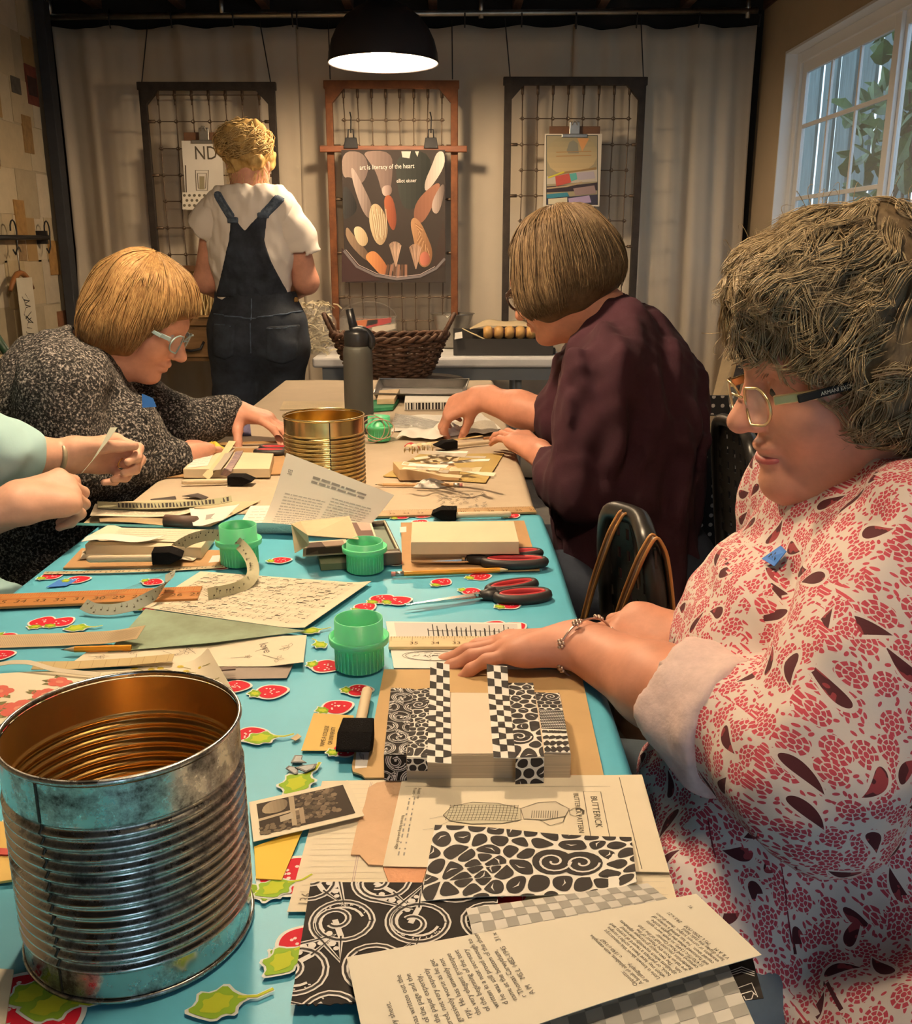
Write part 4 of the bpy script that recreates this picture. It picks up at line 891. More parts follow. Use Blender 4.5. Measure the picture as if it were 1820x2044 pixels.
# ---- green translucent cups
m_cup = M('translucent_green_plastic', (.22, .86, .47), .35, trans=.30, sub=.0, spec=.5); nodes_of(m_cup)[2].inputs['Subsurface Weight'].default_value = .6; nodes_of(m_cup)[2].inputs['Subsurface Radius'].default_value = (.01, .03, .015)
m_glue = M('milky_glue', (.62, .78, .62), .3)
def cup(label, px, py, s_=1.0, glue=True, tall=True, z=TT):
    c = Zp(px, py, z); th = thing('measuring_cup', label, 'cup', (c[0], c[1], z), 'green plastic cups of glue'); H1, H2 = .030 * s_, (.060 if tall else .047) * s_
    prof = [(.001, .0012), (.0255 * s_, .0012), (.027 * s_, .003), (.0275 * s_, H1), (.0335 * s_, H1 + .002), (.0342 * s_, H1 + .009 * s_), (.0325 * s_, H1 + .010 * s_), (.0315 * s_, H1 + .0035), (.0275 * s_, H1 + .005), (.0272 * s_, H2), (.0258 * s_, H2), (.0258 * s_, H1), (.0250 * s_, .004), (.001, .004)]
    MB().lathe((c[0], c[1], z + .0008), prof, 48).build('shell', m_cup, th, smooth=True)
    b = MB()
    for k in range(36): a = k * PI / 18; d = np.array((math.cos(a), math.sin(a), 0)); p = np.array((c[0], c[1], z + .0008)) + d * .0274 * s_; b.obox(p + (0, 0, H1 * .5), d * .0005, np.array((-d[1], d[0], 0)) * .0006, (0, 0, H1 * .42))
    b.build('rib_ring', m_cup, th)
    if glue: MB().lathe((c[0], c[1], z + .0008), [(.001, .0045), (.0245 * s_, .0045), (.0253 * s_, H1 * .62), (.001, H1 * .62)], 32).build('glue', m_glue, th, smooth=True)
cup('green plastic cup of glue beside the left page block, below the page curl', 479, 1126, 1.02); cup('green plastic cup of glue in front of the photo tray', 729, 1140, .98, tall=False); cup('largest green plastic cup, beside the stamped sheet and the near folder', 718, 1333, 1.0)
# ---- scissors
m_hand = M('black_handle_plastic', (.022, .02, .02), .5); m_red = M('red_grip', (.45, .03, .035), .45); m_blade = M('scissor_steel', (.62, .60, .57), .25, 1)
def scissors(label, tip, pivot, end, z, opening=.05, z_l=0):
    A, B = Zp(*tip, z + .006), Zp(*end, z + .006); pv = Zp(*pivot, z + .006); d = A - B; L = np.linalg.norm(d); d /= L; s_ = np.array((-d[1], d[0], 0)); th = thing('scissors', label, 'scissors', (pv[0], pv[1], z)); Lb = np.linalg.norm(A - pv); Lh = np.linalg.norm(pv - B)
    for q in (-1, 1):
        a = opening * q; dd = d * math.cos(a) + s_ * math.sin(a); ss = np.array((-dd[1], dd[0], 0)); c = pv + np.array((0, 0, .0011 * q)); k = .0011
        b = MB(); V = []
        for (u, v) in ((-.02, -.006), (.01, -.0075), (Lb * .6, -.005), (Lb, -.0006 * q), (Lb, .0006 * q), (Lb * .6, .005), (.01, .0075), (-.02, .006)): V.append(c + dd * u + ss * (v if v * q < 0 else v * .35))
        n_ = len(V); b.add([p + (0, 0, k) for p in V] + [p - (0, 0, k) for p in V], [tuple(range(n_)), tuple(range(2 * n_ - 1, n_ - 1, -1))] + [(i, n_ + i, n_ + (i + 1) % n_, (i + 1) % n_) for i in range(n_)]); b.build('blade', m_blade, th)
        hd = -(d * math.cos(a * 2.2) + s_ * math.sin(a * 2.2)); hs = np.array((-hd[1], hd[0], 0)) * -q; lc = pv + hd * (Lh * .62) + hs * (-.004 - .0085); rx, ry = Lh * .37, (.016 if q < 0 else .0135)
        loop = [lc + hd * rx * math.cos(t) + hs * ry * math.sin(t) for t in np.linspace(0, 2 * PI, 29)[:-1]]
        hn = MB().tube(loop, .0062, 10, closed=True, ell=1.15); hn.tube([pv + hd * .006, pv + hd * (Lh * .30) + hs * -.006], [.0065, .0075], 10); ho = hn.build('handle', m_hand, th, smooth=True)
        MB().tube([lc + (hd * (rx - .0052) * math.cos(t) + hs * (ry - .0052) * math.sin(t)) + np.array((0, 0, .0012)) for t in np.linspace(0, 2 * PI, 25)[:-1]], .0032, 8, closed=True, ell=1.9).build('grip', m_red, ho, smooth=True)
    MB().cyl(pv - (0, 0, .004), pv + (0, 0, .0045), .0042, n=14).build('pivot_screw', m_blade, th)
scissors('scissors with red and black handles lying open on the cloth in front of the pencil', (813, 1212), (952, 1190), (1088, 1178), TT, .05)
scissors('scissors with red and black handles lying on the kraft board beside the bare blocks', (820, 1121), (925, 1117), (1086, 1113), TT + .004, .03)
# ---- right: two stacked bare blocks on a kraft board
flat('kraft_board', 'kraft board with a small white label under the two bare stacked blocks', 'board', [(800, 1043), (1046, 1039), (1077, 1137), (803, 1144)], TT + .001, m_kraft, .0022, lambda P: P.poly([(796 + 2, 1052), (811, 1051), (811, 1062), (796 + 2, 1063)], (.72, .70, .68)))
block('wood_block', 'bare tan block underneath, on the kraft board by the scissors', 'block', [(822, 1058), (1027, 1057), (1037, 1103), (820, 1104)], TT + .0034, TT + .019, M('tan_block', (.62, .42, .22), .7, var=(8, .1)))
block('wood_block', 'bare cream block stacked on top of the tan block', 'block', [(822, 1041), (1026, 1040), (1036, 1081), (820, 1082)], TT + .0192, TT + .039, m_blk)
pencil('yellow pencil with a pink eraser lying in front of the bare blocks', (1019, 1137), (781, 1146), TT + .0018)
# ---- dark yardstick and foam brush along the seam of the tables
ruler('wooden yardstick lying along the seam between the two tables', (748, 1030), (1071, 1021), (748, 1019), TT + .0012, M('yardstick_wood', (.42, .25, .10), .5, var=(8, .2), stretch=(2, 14, 14)))
foam_brush('foam brush with a pale handle beside the yardstick, behind the bare blocks', (1020, 1026), (911, 1028), (862, 1027), TT + .001, fw=.030)
# ---- photo tray: open envelope, old photographs, dark frame
frm = thing('photo_holder', 'dark wooden picture frame lying flat in the photo pile', 'frame', Zp(755, 1085, TT))
q = [Zp(705, 1042, TT + .022), Zp(770, 1037, TT + .022), Zp(802, 1102, TT + .022), Zp(716, 1108, TT + .022)]; m_frame = M('dark_frame_wood', (.10, .07, .045), .45, var=(20, .3))
for i in range(4):
    a, b_ = q[i], q[(i + 1) % 4]; c = sum(q) / 4; ia, ib = a + (c - a) * .2, b_ + (c - b_) * .2; V = [a, b_, ib, ia]; bb = MB(); bb.add([p for p in V] + [p - (0, 0, .020) for p in V], [(0, 1, 2, 3), (7, 6, 5, 4)] + [(i_, 4 + i_, 4 + (i_ + 1) % 4, (i_ + 1) % 4) for i_ in range(4)]); bb.build('rail', m_frame, frm, bev=.002)
ii = [a + (sum(q) / 4 - a) * .2 for a in q]; MB().slab([p - (0, 0, .006) for p in ii][::-1], .002).build('mat_board', M('green_mat', (.16, .20, .15), .6), frm); i2 = [a + (sum(q) / 4 - a) * .14 - np.array((0, 0, -.0006)) for a in q]
MB().tube(i2, .0016, 6, closed=True).build('gilt_line', M('pale_gilt', (.55, .46, .30), .4), frm)
flat('green_card', 'dull green card at the bottom of the photo pile', 'card', [(632, 1096), (700, 1090), (712, 1122), (640, 1126)], TT + .001, M('olive_card', (.13, .16, .08), .7), .010)
def oldphoto(label, px, z, dark, tone):
    def draw(P):
        A = np.array(px, float); c = A.mean(0); k = [c + (a - c) * .86 for a in A]; P.poly(k, dark); P.poly([k[0] * .6 + k[1] * .4, k[1], k[2] * .5 + k[1] * .5, c], tone, 1); P.poly([k[3], k[3] * .7 + k[2] * .3, c * .6 + k[3] * .4], tuple(t * .6 for t in tone), 1)
    flat('old_photo', label, 'photo', px, z, m_cream, .0012, draw, 'old photographs in the tray')
oldphoto('old photo in the pile, its pale border facing us, below the cream envelope', [(606, 1082), (690, 1076), (702, 1104), (604, 1110)], TT + .014, (.10, .07, .06), (.35, .26, .2)); oldphoto('sepia portrait photo between the envelope and the dark frame', [(690, 1040), (740, 1040), (752, 1076), (700, 1080)], TT + .0245, (.16, .10, .085), (.5, .36, .3))
env = thing('envelope', 'open cream envelope standing over the photo pile', 'envelope', Zp(640, 1070, TT + .02)); z1 = .050
tb = [Zp(600, 1040, TT + .055), Zp(697, 1030, TT + .058), Zp(716, 1076, TT + .045), Zp(614, 1068, TT + .06)]
MB().slab([tb[0], tb[3], tb[2], tb[1]], .0008).build('front_panel', m_old, env); MB().slab([tb[0], Zp(581, 1046, TT + .045), Zp(588, 1104, TT + .012), Zp(616, 1088, TT + .035), tb[3]], .0008).build('flap', m_old, env); MB().slab([tb[1], tb[2], Zp(700, 1085, TT + .026), Zp(690, 1050, TT + .026)], .0008).build('back_panel', m_old, env)
# ---- left: page block with loose papers on a kraft board
flat('kraft_board', 'kraft board with a white label under the left page block', 'board', [(163, 1094), (442, 1098), (440, 1130), (126, 1133)], TT + .001, m_kraft, .0022, lambda P: P.poly([(424, 1109), (440, 1108), (437, 1121), (416, 1123)], (.72, .70, .66)))
block('page_block', 'cream page block covered with loose papers on the left kraft board', 'block', [(209, 1052), (428, 1057), (401, 1093), (169, 1087)], TT + .0034, TT + .022, m_blk)
def scr(P, w_, h_): textlines(P, w_ * .1, h_ * .1, w_ * .9, h_ * .9, 5, .0022, col=(.45, .42, .36))
sheet('loose_paper', 'loose cream paper lying askew on the left page block', 'paper', [(168, 1080), (390, 1084), (428, 1062), (215, 1054)], TT + .0225, m_cream, scr, lambda u, v: .006 * u * (1 - u) + .004 * (u < .1), part='sheet'); sheet('loose_paper', 'torn white paper edge over the front of the left page block', 'paper', [(162, 1082), (300, 1078), (330, 1068), (175, 1070)], TT + .0305, m_white, None, lambda u, v: .003 * math.sin(6 * u))
sheet('loose_paper', 'crumpled cream paper under the foam brush on the left kraft board', 'paper', [(160, 1117), (385, 1122), (398, 1112), (165, 1100)], TT + .004, m_cream, None, lambda u, v: .004 * abs(math.sin(9 * u)), thick=.0004)
foam_brush('foam brush with a pale handle on the left kraft board', (174, 1116), (306, 1114), (366, 1111), TT + .009, fw=.034)
# ---- strips of old paper
def strip3(label, path, wdirs, width, mat, ink=None, name='paper_strip', seed=1, flip=1):
    """a bent strip given by 3-D points"""
    P0 = [np.array(p, float) for p in path]; n = len(P0); t = np.linspace(0, n - 1, 40); F = np.stack([np.interp(t, range(n), [p[k] for p in P0]) for k in range(3)], 1)
    for _ in range(6): F[1:-1] = F[1:-1] * .5 + (F[:-2] + F[2:]) * .25
    W = wdirs if not hasattr(wdirs[0], '__len__') else [np.array([np.interp(q, range(n), [wd[k] for wd in wdirs]) for k in range(3)]) for q in t]
    th = thing(name, label, 'strip', F.mean(0) * (1, 1, 0) + np.array((0, 0, F[:, 2].min())), 'strips of old printed paper'); autosmooth(MB().ribbon(list(F), W, width, .0005).build('strip', mat, th), 50)
    if ink:
        r = random.Random(seed); b = Pr(None); seg = np.linalg.norm(np.diff(F, axis=0), axis=1); S = np.concatenate([[0], np.cumsum(seg)])
        def fn(u, v, l):
            p = np.array([np.interp(u, S, F[:, k]) for k in range(3)]); a = np.array([np.interp(min(u + .002, S[-1]), S, F[:, k]) for k in range(3)]) - np.array([np.interp(max(u - .002, 0), S, F[:, k]) for k in range(3)]); a /= np.linalg.norm(a) + 1e-12
            wd = np.array(W[min(39, int(u / S[-1] * 39))] if hasattr(W[0], '__len__') else W, float); wd = wd - a * (wd @ a); wd /= np.linalg.norm(wd); return p + wd * v + np.cross(a, wd) * flip * (l + (.0006 if flip > 0 else .0002))
        b.fn = fn; ink(b, S[-1], width, r); b.build('print', th); flip = -flip; b = Pr(fn); ink(b, S[-1], width, random.Random(seed)); b.build('print', th)
    return th
def notes(b, L, w_, r):
    u = .004
    while u < L - .004:
        h_ = r.uniform(-.32, .32) * w_; b.rect(u, h_ - .0012, u + .0022, h_ + .0008, (.10, .09, .06)); b.rect(u + .0018, h_, u + .0023, h_ + .0045, (.10, .09, .06)); u += r.uniform(.004, .010)
    for q in (-.3, -.1, .1, .3): b.rect(.002, q * w_, L - .002, q * w_ + .0003, (.32, .29, .22))
m_strip = M('greenish_old_strip', (.50, .47, .30), .75, var=(16, .12))
cam_w = lambda px, py: np.cross(ray(px, py), (0, 0, 1)) * 0 + _up * .8 + _rt * .2
pa = [Dp(320, 1141, 1.40), Dp(333, 1110, 1.395), Dp(362, 1083, 1.385), Dp(402, 1067, 1.37), Dp(446, 1066, 1.355), Dp(480, 1084, 1.335), Dp(501, 1112, 1.31), Dp(509, 1140, 1.28), Zp(500, 1162, TT + .010), Zp(470, 1176, TT + .009), Zp(440, 1182, TT + .009), Zp(415, 1186, TT + .010)]
wa = [-_rt, -_rt * .8 + _up * .5, -_rt * .4 + _up * .8, _up, _up, _up * .8 + _rt * .6, _rt * .9 + _up * .3, _rt, _rt * .6 - _up * .8, -_up, -_up, -_up]
strip3('long curled strip of sheet music arching over the cup by the left block', pa, wa, .017, m_strip, notes, seed=4, flip=-1)
strip3('curled grey-green printed strip lying across the long wooden ruler', [Zp(167, 1206, TT + .012), Zp(185, 1216, TT + .008), Zp(225, 1218, TT + .007), Zp(270, 1208, TT + .010), Zp(310, 1186, TT + .016), Zp(338, 1160, TT + .022), Zp(340, 1142, TT + .028)], [(0, .75, .65)] * 4 + [(.3, .6, .7), (.6, .5, .6), (.8, .3, .5)], .016, M('grey_green_strip', (.40, .42, .34), .75, var=(16, .15)), notes, seed=6, flip=1)
strip3('thin strip of old print lying flat near the blue tape', [Zp(88, 1144, TT + .003), Zp(200, 1142, TT + .0025), Zp(330, 1138, TT + .0025), Zp(450, 1131, TT + .003)], (0, 1, .1), .009, m_old, notes, seed=9)
flat('tape_piece', 'torn piece of blue tape lying on the cloth near the left edge', 'tape', [(92, 1172), (118, 1157), (156, 1154), (148, 1161), (132, 1169)], TT + .001, m_tape, .0005)
ruler('long reddish wooden ruler reaching in from the left edge', (-60, 1213), (394, 1194), (-60, 1188), TT + .0015, M('reddish_ruler_wood', (.45, .19, .05), .45, var=(8, .2), stretch=(2, 14, 14)), red=True)
# ---- sheet music, green sheet, drawings
def music(P, w_, h_):
    r = random.Random(5)
    for k in range(9):
        v = h_ * (.08 + k * .10)
        for q in range(5): P.rect(w_ * .06, v + q * .0022, w_ * .94, v + q * .0022 + .0003, (.42, .38, .3))
        u = w_ * .07
        while u < w_ * .92:
            n_ = v + r.uniform(-.001, .011); P.disc((u, n_), .0012, (.07, .06, .05), 1, 6, .0009); P.rect(u + .0009, n_, u + .0013, n_ + .007, (.07, .06, .05), 1)
            if r.random() < .3: P.rect(u, n_ + .006, u + .008, n_ + .0075, (.07, .06, .05), 1)
            u += r.uniform(.004, .012)
    textlines(P, w_ * .1, h_ * .0, w_ * .5, h_ * .07, 2, .0025)
sheet('sheet_music', 'cream sheet of handwritten music lying askew in the middle of the cloth', 'sheet music', [(286, 1213), (608, 1259), (741, 1166), (400, 1141)], TT + .0018, m_cream, music, lambda u, v: .004 * (u > .9) * (u - .9) * 10)
sheet('green_sheet', 'green-grey marbled sheet lying over the corner of the music', 'paper', [(215, 1302), (420, 1290), (612, 1260), (290, 1216)], TT + .0036, m_green, None, lambda u, v: .004 * u * (1 - v))
def drawing(P, w_, h_):
    r = random.Random(11)
    for k in range(16):
        c = np.array((r.uniform(.05, .95) * w_, r.uniform(.1, .9) * h_)); R_ = r.uniform(.004, .011)
        for q in range(r.choice((3, 5))): a = q * 1.3 + k; e = c + R_ * np.array((math.cos(a), math.sin(a))); P.stroke([c, (c + e) / 2 + .25 * R_ * np.array((-math.sin(a), math.cos(a))), e, (c + e) / 2 - .25 * R_ * np.array((-math.sin(a), math.cos(a)))], .0006, (.25, .21, .16), 0, True)
        P.stroke([c, c + (r.uniform(-.02, .02), r.uniform(-.02, .02))], .0007, (.25, .21, .16))
    P.text('love', (w_ * .78, h_ * .75), .016, -1.2, (.15, .12, .10))
sheet('gray_sheet', 'mauve-grey paper peeping out under the flower drawings', 'paper', [(420, 1357), (572, 1354), (590, 1318), (430, 1320)], TT + .0015, M('mauve_grey_paper', (.30, .24, .20), .75, var=(12, .15)))
sheet('drawing_sheet', 'cream sheet with pencil flower drawings below the green sheet', 'drawing', [(135, 1330), (606, 1331), (612, 1268), (190, 1290)], TT + .0026, m_cream, drawing, lambda u, v: .006 * max(0, u - .85) * 6 * (1 - v))
def roses(P, w_, h_):
    r = random.Random(2)
    for (a, b_, s_) in ((.06, .3, 1), (.12, .62, .8), (.2, .25, 1.1), (.3, .5, .8), (.36, .75, .7), (.02, .75, .8), (.26, .1, .9), (.42, .3, .6)):
        c = np.array((a * w_, b_ * h_))
        for q in range(5): e = c + .011 * s_ * np.array((math.cos(q * 1.26), math.sin(q * 1.26))); P.disc(e, .009 * s_, (.52 + .05 * q / 5, .12, .09), q % 2, 9)
        P.disc(c, .006 * s_, (.62, .24, .17), 2, 8)
        for q in range(4): d = r.uniform(0, 6.28); e = c + .028 * s_ * np.array((math.cos(d), math.sin(d))); n_ = .005 * s_ * np.array((-math.sin(d), math.cos(d))); P.poly([c + (e - c) * .5, (c + e) / 2 + n_ + (e - c) * .2, e, (c + e) / 2 - n_ + (e - c) * .2], (.16, .15, .06))
    for q in range(14): u = w_ * (.5 + .5 * r.random()); v = h_ * r.random(); P.disc((u, v), .004, (.55, .42, .05), 0, 6); P.stroke([(u, v), (u + .01, v - .01)], .0012, (.25, .22, .08))
sheet('rose_paper', 'cream wrapping paper printed with red roses behind the big can', 'paper', [(-70, 1455), (470, 1415), (418, 1322), (-60, 1352)], TT + .0022, m_cream, roses, lambda u, v: .016 * max(0, (u - .90) / .1) ** 2 + .002 * math.sin(8 * u), nu=30)
strip3('beige printed strip with an upturned end over the green sheet', [Zp(-40, 1282, TT + .0055), Zp(120, 1277, TT + .0055), Zp(220, 1272, TT + .009), Zp(282, 1262, TT + .02)], (.05, 1, .3), .024, M('beige_strip', (.58, .44, .26), .75, var=(14, .1)), lambda b, L, w_, r: [b.rect(u, -w_ * .38, u + .0006, w_ * .38, (.40, .32, .22)) for u in np.arange(.004, L - .004, .0022)], seed=3)
pencil('yellow pencil lying half under the green sheet', (121, 1297), (262, 1293), TT + .0034, eraser=False)
strip3('tan gridded strip lying on the rose paper', [Zp(66, 1329, TT + .008), Zp(150, 1328, TT + .006), Zp(250, 1322, TT + .006), Zp(346, 1313, TT + .010)], (.02, 1, .15), .016, M('tan_strip', (.52, .40, .20), .75), lambda b, L, w_, r: [b.rect(u, -w_ * .45, u + .0005, w_ * .45, (.36, .26, .12)) for u in np.arange(.008, L, .014)], seed=3)
strip3('pale thin looping strip at the left edge above the rose paper', [Zp(-30, 1332, TT + .006), Zp(20, 1322, TT + .012), Zp(60, 1322, TT + .014), Zp(110, 1338, TT + .008), Zp(200, 1347, TT + .005)], (0, 1, .4), .006, m_cream)
flat('dark_card', 'narrow brown card edge between the rose paper and the drawings', 'card', [(420, 1332), (470, 1330), (470, 1335), (421, 1339)], TT + .011, M('brown_card', (.14, .09, .07), .7), .0015)
# ---- stamped sheet with a ruler
def stamps(P, w_, h_):
    r = random.Random(8); P.rect(w_ * .06, h_ * .62, w_ * .97, h_ * .97, (.60, .58, .55))
    for k in range(9):
        u = w_ * (.30 + .07 * k)
        for q in range(3): P.rect(u + q * .006, h_ * .66, u + q * .006 + .0012, h_ * r.uniform(.8, .94), BLK, 1)
        P.rect(u, h_ * .78, u + .013, h_ * .79, BLK, 1)
    c = np.array((w_ * .32, h_ * .24))
    for q in (1, .9): P.stroke([c + q * np.array((.038 * math.cos(a), .014 * math.sin(a))) for a in np.linspace(0, 6.28, 34)[:-1]], .0007, (.12, .11, .10), 0, True)
    for k in range(26): a = r.uniform(0, 6.28); rr = r.uniform(.1, .8); e = c + rr * np.array((.038 * math.cos(a), .014 * math.sin(a))); P.stroke([e, e + (r.uniform(-.006, .006), r.uniform(-.004, .004)), e + (r.uniform(-.008, .008), r.uniform(-.004, .004))], .0007, (.12, .11, .10))
sheet('stamped_sheet', 'white sheet with stamped lettering and an oval emblem under the hand with the bracelet', 'paper', [(786, 1334), (1046, 1336), (1040, 1244), (770, 1241)], TT + .0018, m_white, stamps)
ruler('pale wooden ruler across the stamped sheet', (775, 1291), (1010, 1290), (775, 1270), TT + .0026, M('pale_ruler_wood', (.62, .48, .26), .5, var=(8, .12), stretch=(2, 14, 14)))
# ---- near folder with the decorated page block
zf = TT + .001
fold = flat('kraft_folder', 'kraft folder with a labelled tab under the black-and-white page block', 'folder', [(766, 1336), (1158, 1336), (1206, 1552), (728, 1552), (722, 1546), (704, 1540), (702, 1528), (711, 1484), (738, 1484)], zf, m_kraftl, .0018, lambda P: (P.poly([(712, 1490), (739, 1488), (732, 1532), (708, 1534)], (.78, .76, .74)), [P.stroke([(716 + k * 3, 1500 + 2 * k), (720 + k * 2, 1514 + k)], 1.0, (.2, .2, .2), 1) for k in range(4)]))
zb0, zb = zf + .002, zf + .027
block('page_block', 'thick block of pages with black-and-white strips on the near folder', 'block', [(795, 1380), (1118, 1383), (1140, 1505), (766, 1507)], zb0, zb, [m_pages], .0012); 
pb = bpy.data.objects[-1] if False else None
flat('cover_leaf', 'bare cream paper leaf on top of the decorated page block', 'paper', [(796, 1382), (1117, 1385), (1138, 1503), (768, 1505)], zb + .0002, M('bare_leaf', (.74, .60, .45), .7, var=(8, .05)), .0005)
zs = zb + .0012
def strip_on(label, q, draw, fold=0, mat=m_white, dz=0., curl=None):
    th = sheet('paper_strip', label, 'strip', q, zs + dz, mat, draw, curl, thick=.0004, nu=6, nv=14)
    if fold:
        A, B = Zp(*q[3], zs + dz), Zp(*q[2], zs + dz); dn = np.array((0, -.0006, 0)); b = MB().add([A + dn, B + dn, B + dn - (0, 0, fold), A + dn - (0, 0, fold)] + [A + dn * 2, B + dn * 2, B + dn * 2 - (0, 0, fold), A + dn * 2 - (0, 0, fold)], [(0, 1, 2, 3), (7, 6, 5, 4), (0, 4, 5, 1), (3, 2, 6, 7), (0, 3, 7, 4), (1, 5, 6, 2)]); b.build('folded_end', mat, th)
        w_ = np.linalg.norm(B - A); P = Pr(lambda u, v, l: A + (B - A) * u / w_ - np.array((0, 0, fold - v)) + dn * 2 - np.array((0, l, 0)), .0002); P.clip = (w_, fold); draw(P, w_, fold); P.build('print', th)
strip_on('leftmost strip on the page block, white coils on black, folded over its front', [(780, 1374), (826, 1376), (811, 1508), (766, 1508)], lambda P, w_, h_: paisley_print(P, w_, h_, .016, 3), .024, m_blackprint)
strip_on('black leaf-pattern strip beside the leftmost coil strip on the page block', [(824, 1378), (859, 1374), (853, 1513), (812, 1512)], lambda P, w_, h_: organic_print(P, w_, h_, .0085, 4), .012)
up = lambda u, v: .012 * max(0, (.28 - v) / .28)
strip_on('checkered strip left of the bare cream middle, overhanging the page block', [(859, 1342), (897, 1348), (901, 1525), (852, 1522)], lambda P, w_, h_: checker(P, w_, h_, 3, 17, jit=.15), 0, m_white, .001, up)
strip_on('checkered strip right of the bare cream middle, overhanging the page block', [(971, 1348), (1012, 1352), (1029, 1514), (985, 1513)], lambda P, w_, h_: checker(P, w_, h_, 3, 15, ph=1, jit=.15), 0, m_white, .001, up)
strip_on('wide black flower-pattern strip folded over the right front of the page block', [(1014, 1364), (1064, 1364), (1086, 1511), (1029, 1513)], lambda P, w_, h_: organic_print(P, w_, h_, .0125, 9), .025, m_white, .0006)
for nm, q, dr in (('small square of curly black scrollwork at the back right of the page block', [(1067, 1383), (1116, 1384), (1123, 1418), (1075, 1417)], lambda P, w_, h_: organic_print(P, w_, h_, .008, 12)), ('small square of fine white dots on black at the right of the page block', [(1075, 1417), (1123, 1419), (1130, 1456), (1081, 1455)], lambda P, w_, h_: [P.disc((w_ * (i + .5 * (j % 2) + .3) / 14, h_ * (j + .5) / 12), .0008, WH2, 0, 6) for i in range(14) for j in range(12)]), ('small square of black damask shapes at the front right of the page block', [(1081, 1455), (1130, 1457), (1138, 1503), (1087, 1502)], lambda P, w_, h_: [P.poly(chaikin([np.array((w_ * (i + .5) / 4 + .0035 * math.cos(a) * (1 + .6 * math.sin(3 * a + i)), h_ * (j + .5) / 4 + .004 * math.sin(a) * (1 + .5 * math.cos(2 * a + j)))) for a in np.linspace(0, 6.28, 9)[:-1]]), BLK) for i in range(4) for j in range(4)])):
    strip_on(nm, q, dr, 0, m_blackprint if 'dots' in nm else m_white, .0002)
# ---- yellow card, foam brush, scraps
def ycard(P, w_, h_): P.text('NAME A COLLEGE', (w_ * .46, h_ * .10), .0062, PI / 2, (.06, .04, .03), sx=.8); P.text('OR UNIVERSITY', (w_ * .62, h_ * .15), .0062, PI / 2, (.06, .04, .03), sx=.8)
m_yc = M('mustard_card', (.66, .44, .12), .7, var=(10, .05))
sheet('game_card', 'mustard yellow card printed NAME A COLLEGE OR UNIVERSITY under the foam brush', 'card', [(601, 1499), (696, 1499), (706, 1429), (626, 1424)], TT + .0012, m_yc, ycard)
foam_brush('foam brush with black foam head lying on the mustard card', (733, 1376), (716, 1456), (704, 1506), TT + .003, .011, .033)
for k, (lb, px) in enumerate((('grey triangular paper scrap on top of the little scrap heap', [(580, 1522), (588, 1507), (604, 1507), (602, 1516), (612, 1522)]), ('grey paper scrap at the left of the little scrap heap', [(570, 1533), (576, 1528), (596, 1532), (594, 1544), (588, 1545)]), ('grey paper scrap at the right of the little scrap heap', [(588, 1531), (608, 1527), (632, 1524), (628, 1533), (610, 1541)]))):
    def dr(P, px=px): A = np.array(px, float); c = A.mean(0); P.poly([c + (a - c) * .72 for a in A], (.42, .44, .45))
    flat('paper_scrap', lb, 'scrap', px, TT + .001 + .0012 * k, M('grey_scrap', (.06, .065, .07), .5), .0009, dr, 'grey scraps below the mustard card')
flat('paper_scrap', 'small torn beige scrap left of the mustard card', 'scrap', [(580, 1474), (594, 1464), (602, 1470), (590, 1478)], TT + .001, m_old, .0006)
# ---- foreground papers
def ledger(P, w_, h_):
    for k in range(1, 24): P.rect(w_ * .02, h_ * k / 24, w_ * .98, h_ * k / 24 + .0003, (.58, .52, .44))
    for q in (.15, .155, .60, .74): P.rect(w_ * q, .004, w_ * q + .0005, h_ - .004, (.48, .36, .34))
    P.text('136', (w_ * .052, h_ * .035), .012, PI / 2 - .05, (.28, .24, .18), sx=.8)
sheet('ledger_paper', 'large cream ledger sheet numbered 136 under the foreground papers', 'paper', [(573, 1821), (1356, 1815), (1281, 1547), (643, 1560)], TT + .0012, m_cream, ledger)
flat('salmon_paper', 'salmon paper edge between the folder and the pattern sheet', 'paper', [(806, 1547), (1150, 1546), (1163, 1556), (812, 1560)], TT + .0030, M('salmon_paper', (.62, .33, .20), .75), .0005)
m_tissue = M('crumpled_tissue', (.62, .40, .24), .75, var=(9, .15), bump=(30, .8, .006))
flat('pattern_tissue', 'crumpled brown pattern tissue peeping out left of the pattern sheet', 'tissue paper', [(735, 1572), (752, 1562), (808, 1554), (796, 1640), (768, 1727), (735, 1725), (718, 1706), (700, 1705), (712, 1650), (728, 1604)], TT + .0022, m_tissue, .0012)
flat('pattern_tissue', 'salmon pattern tissue peeping out below the pattern sheet', 'tissue paper', [(764, 1729), (800, 1731), (852, 1732), (842, 1764), (776, 1762)], TT + .0022, M('salmon_tissue', (.66, .32, .17), .75, var=(9, .2), bump=(30, .8, .006)), .0010)
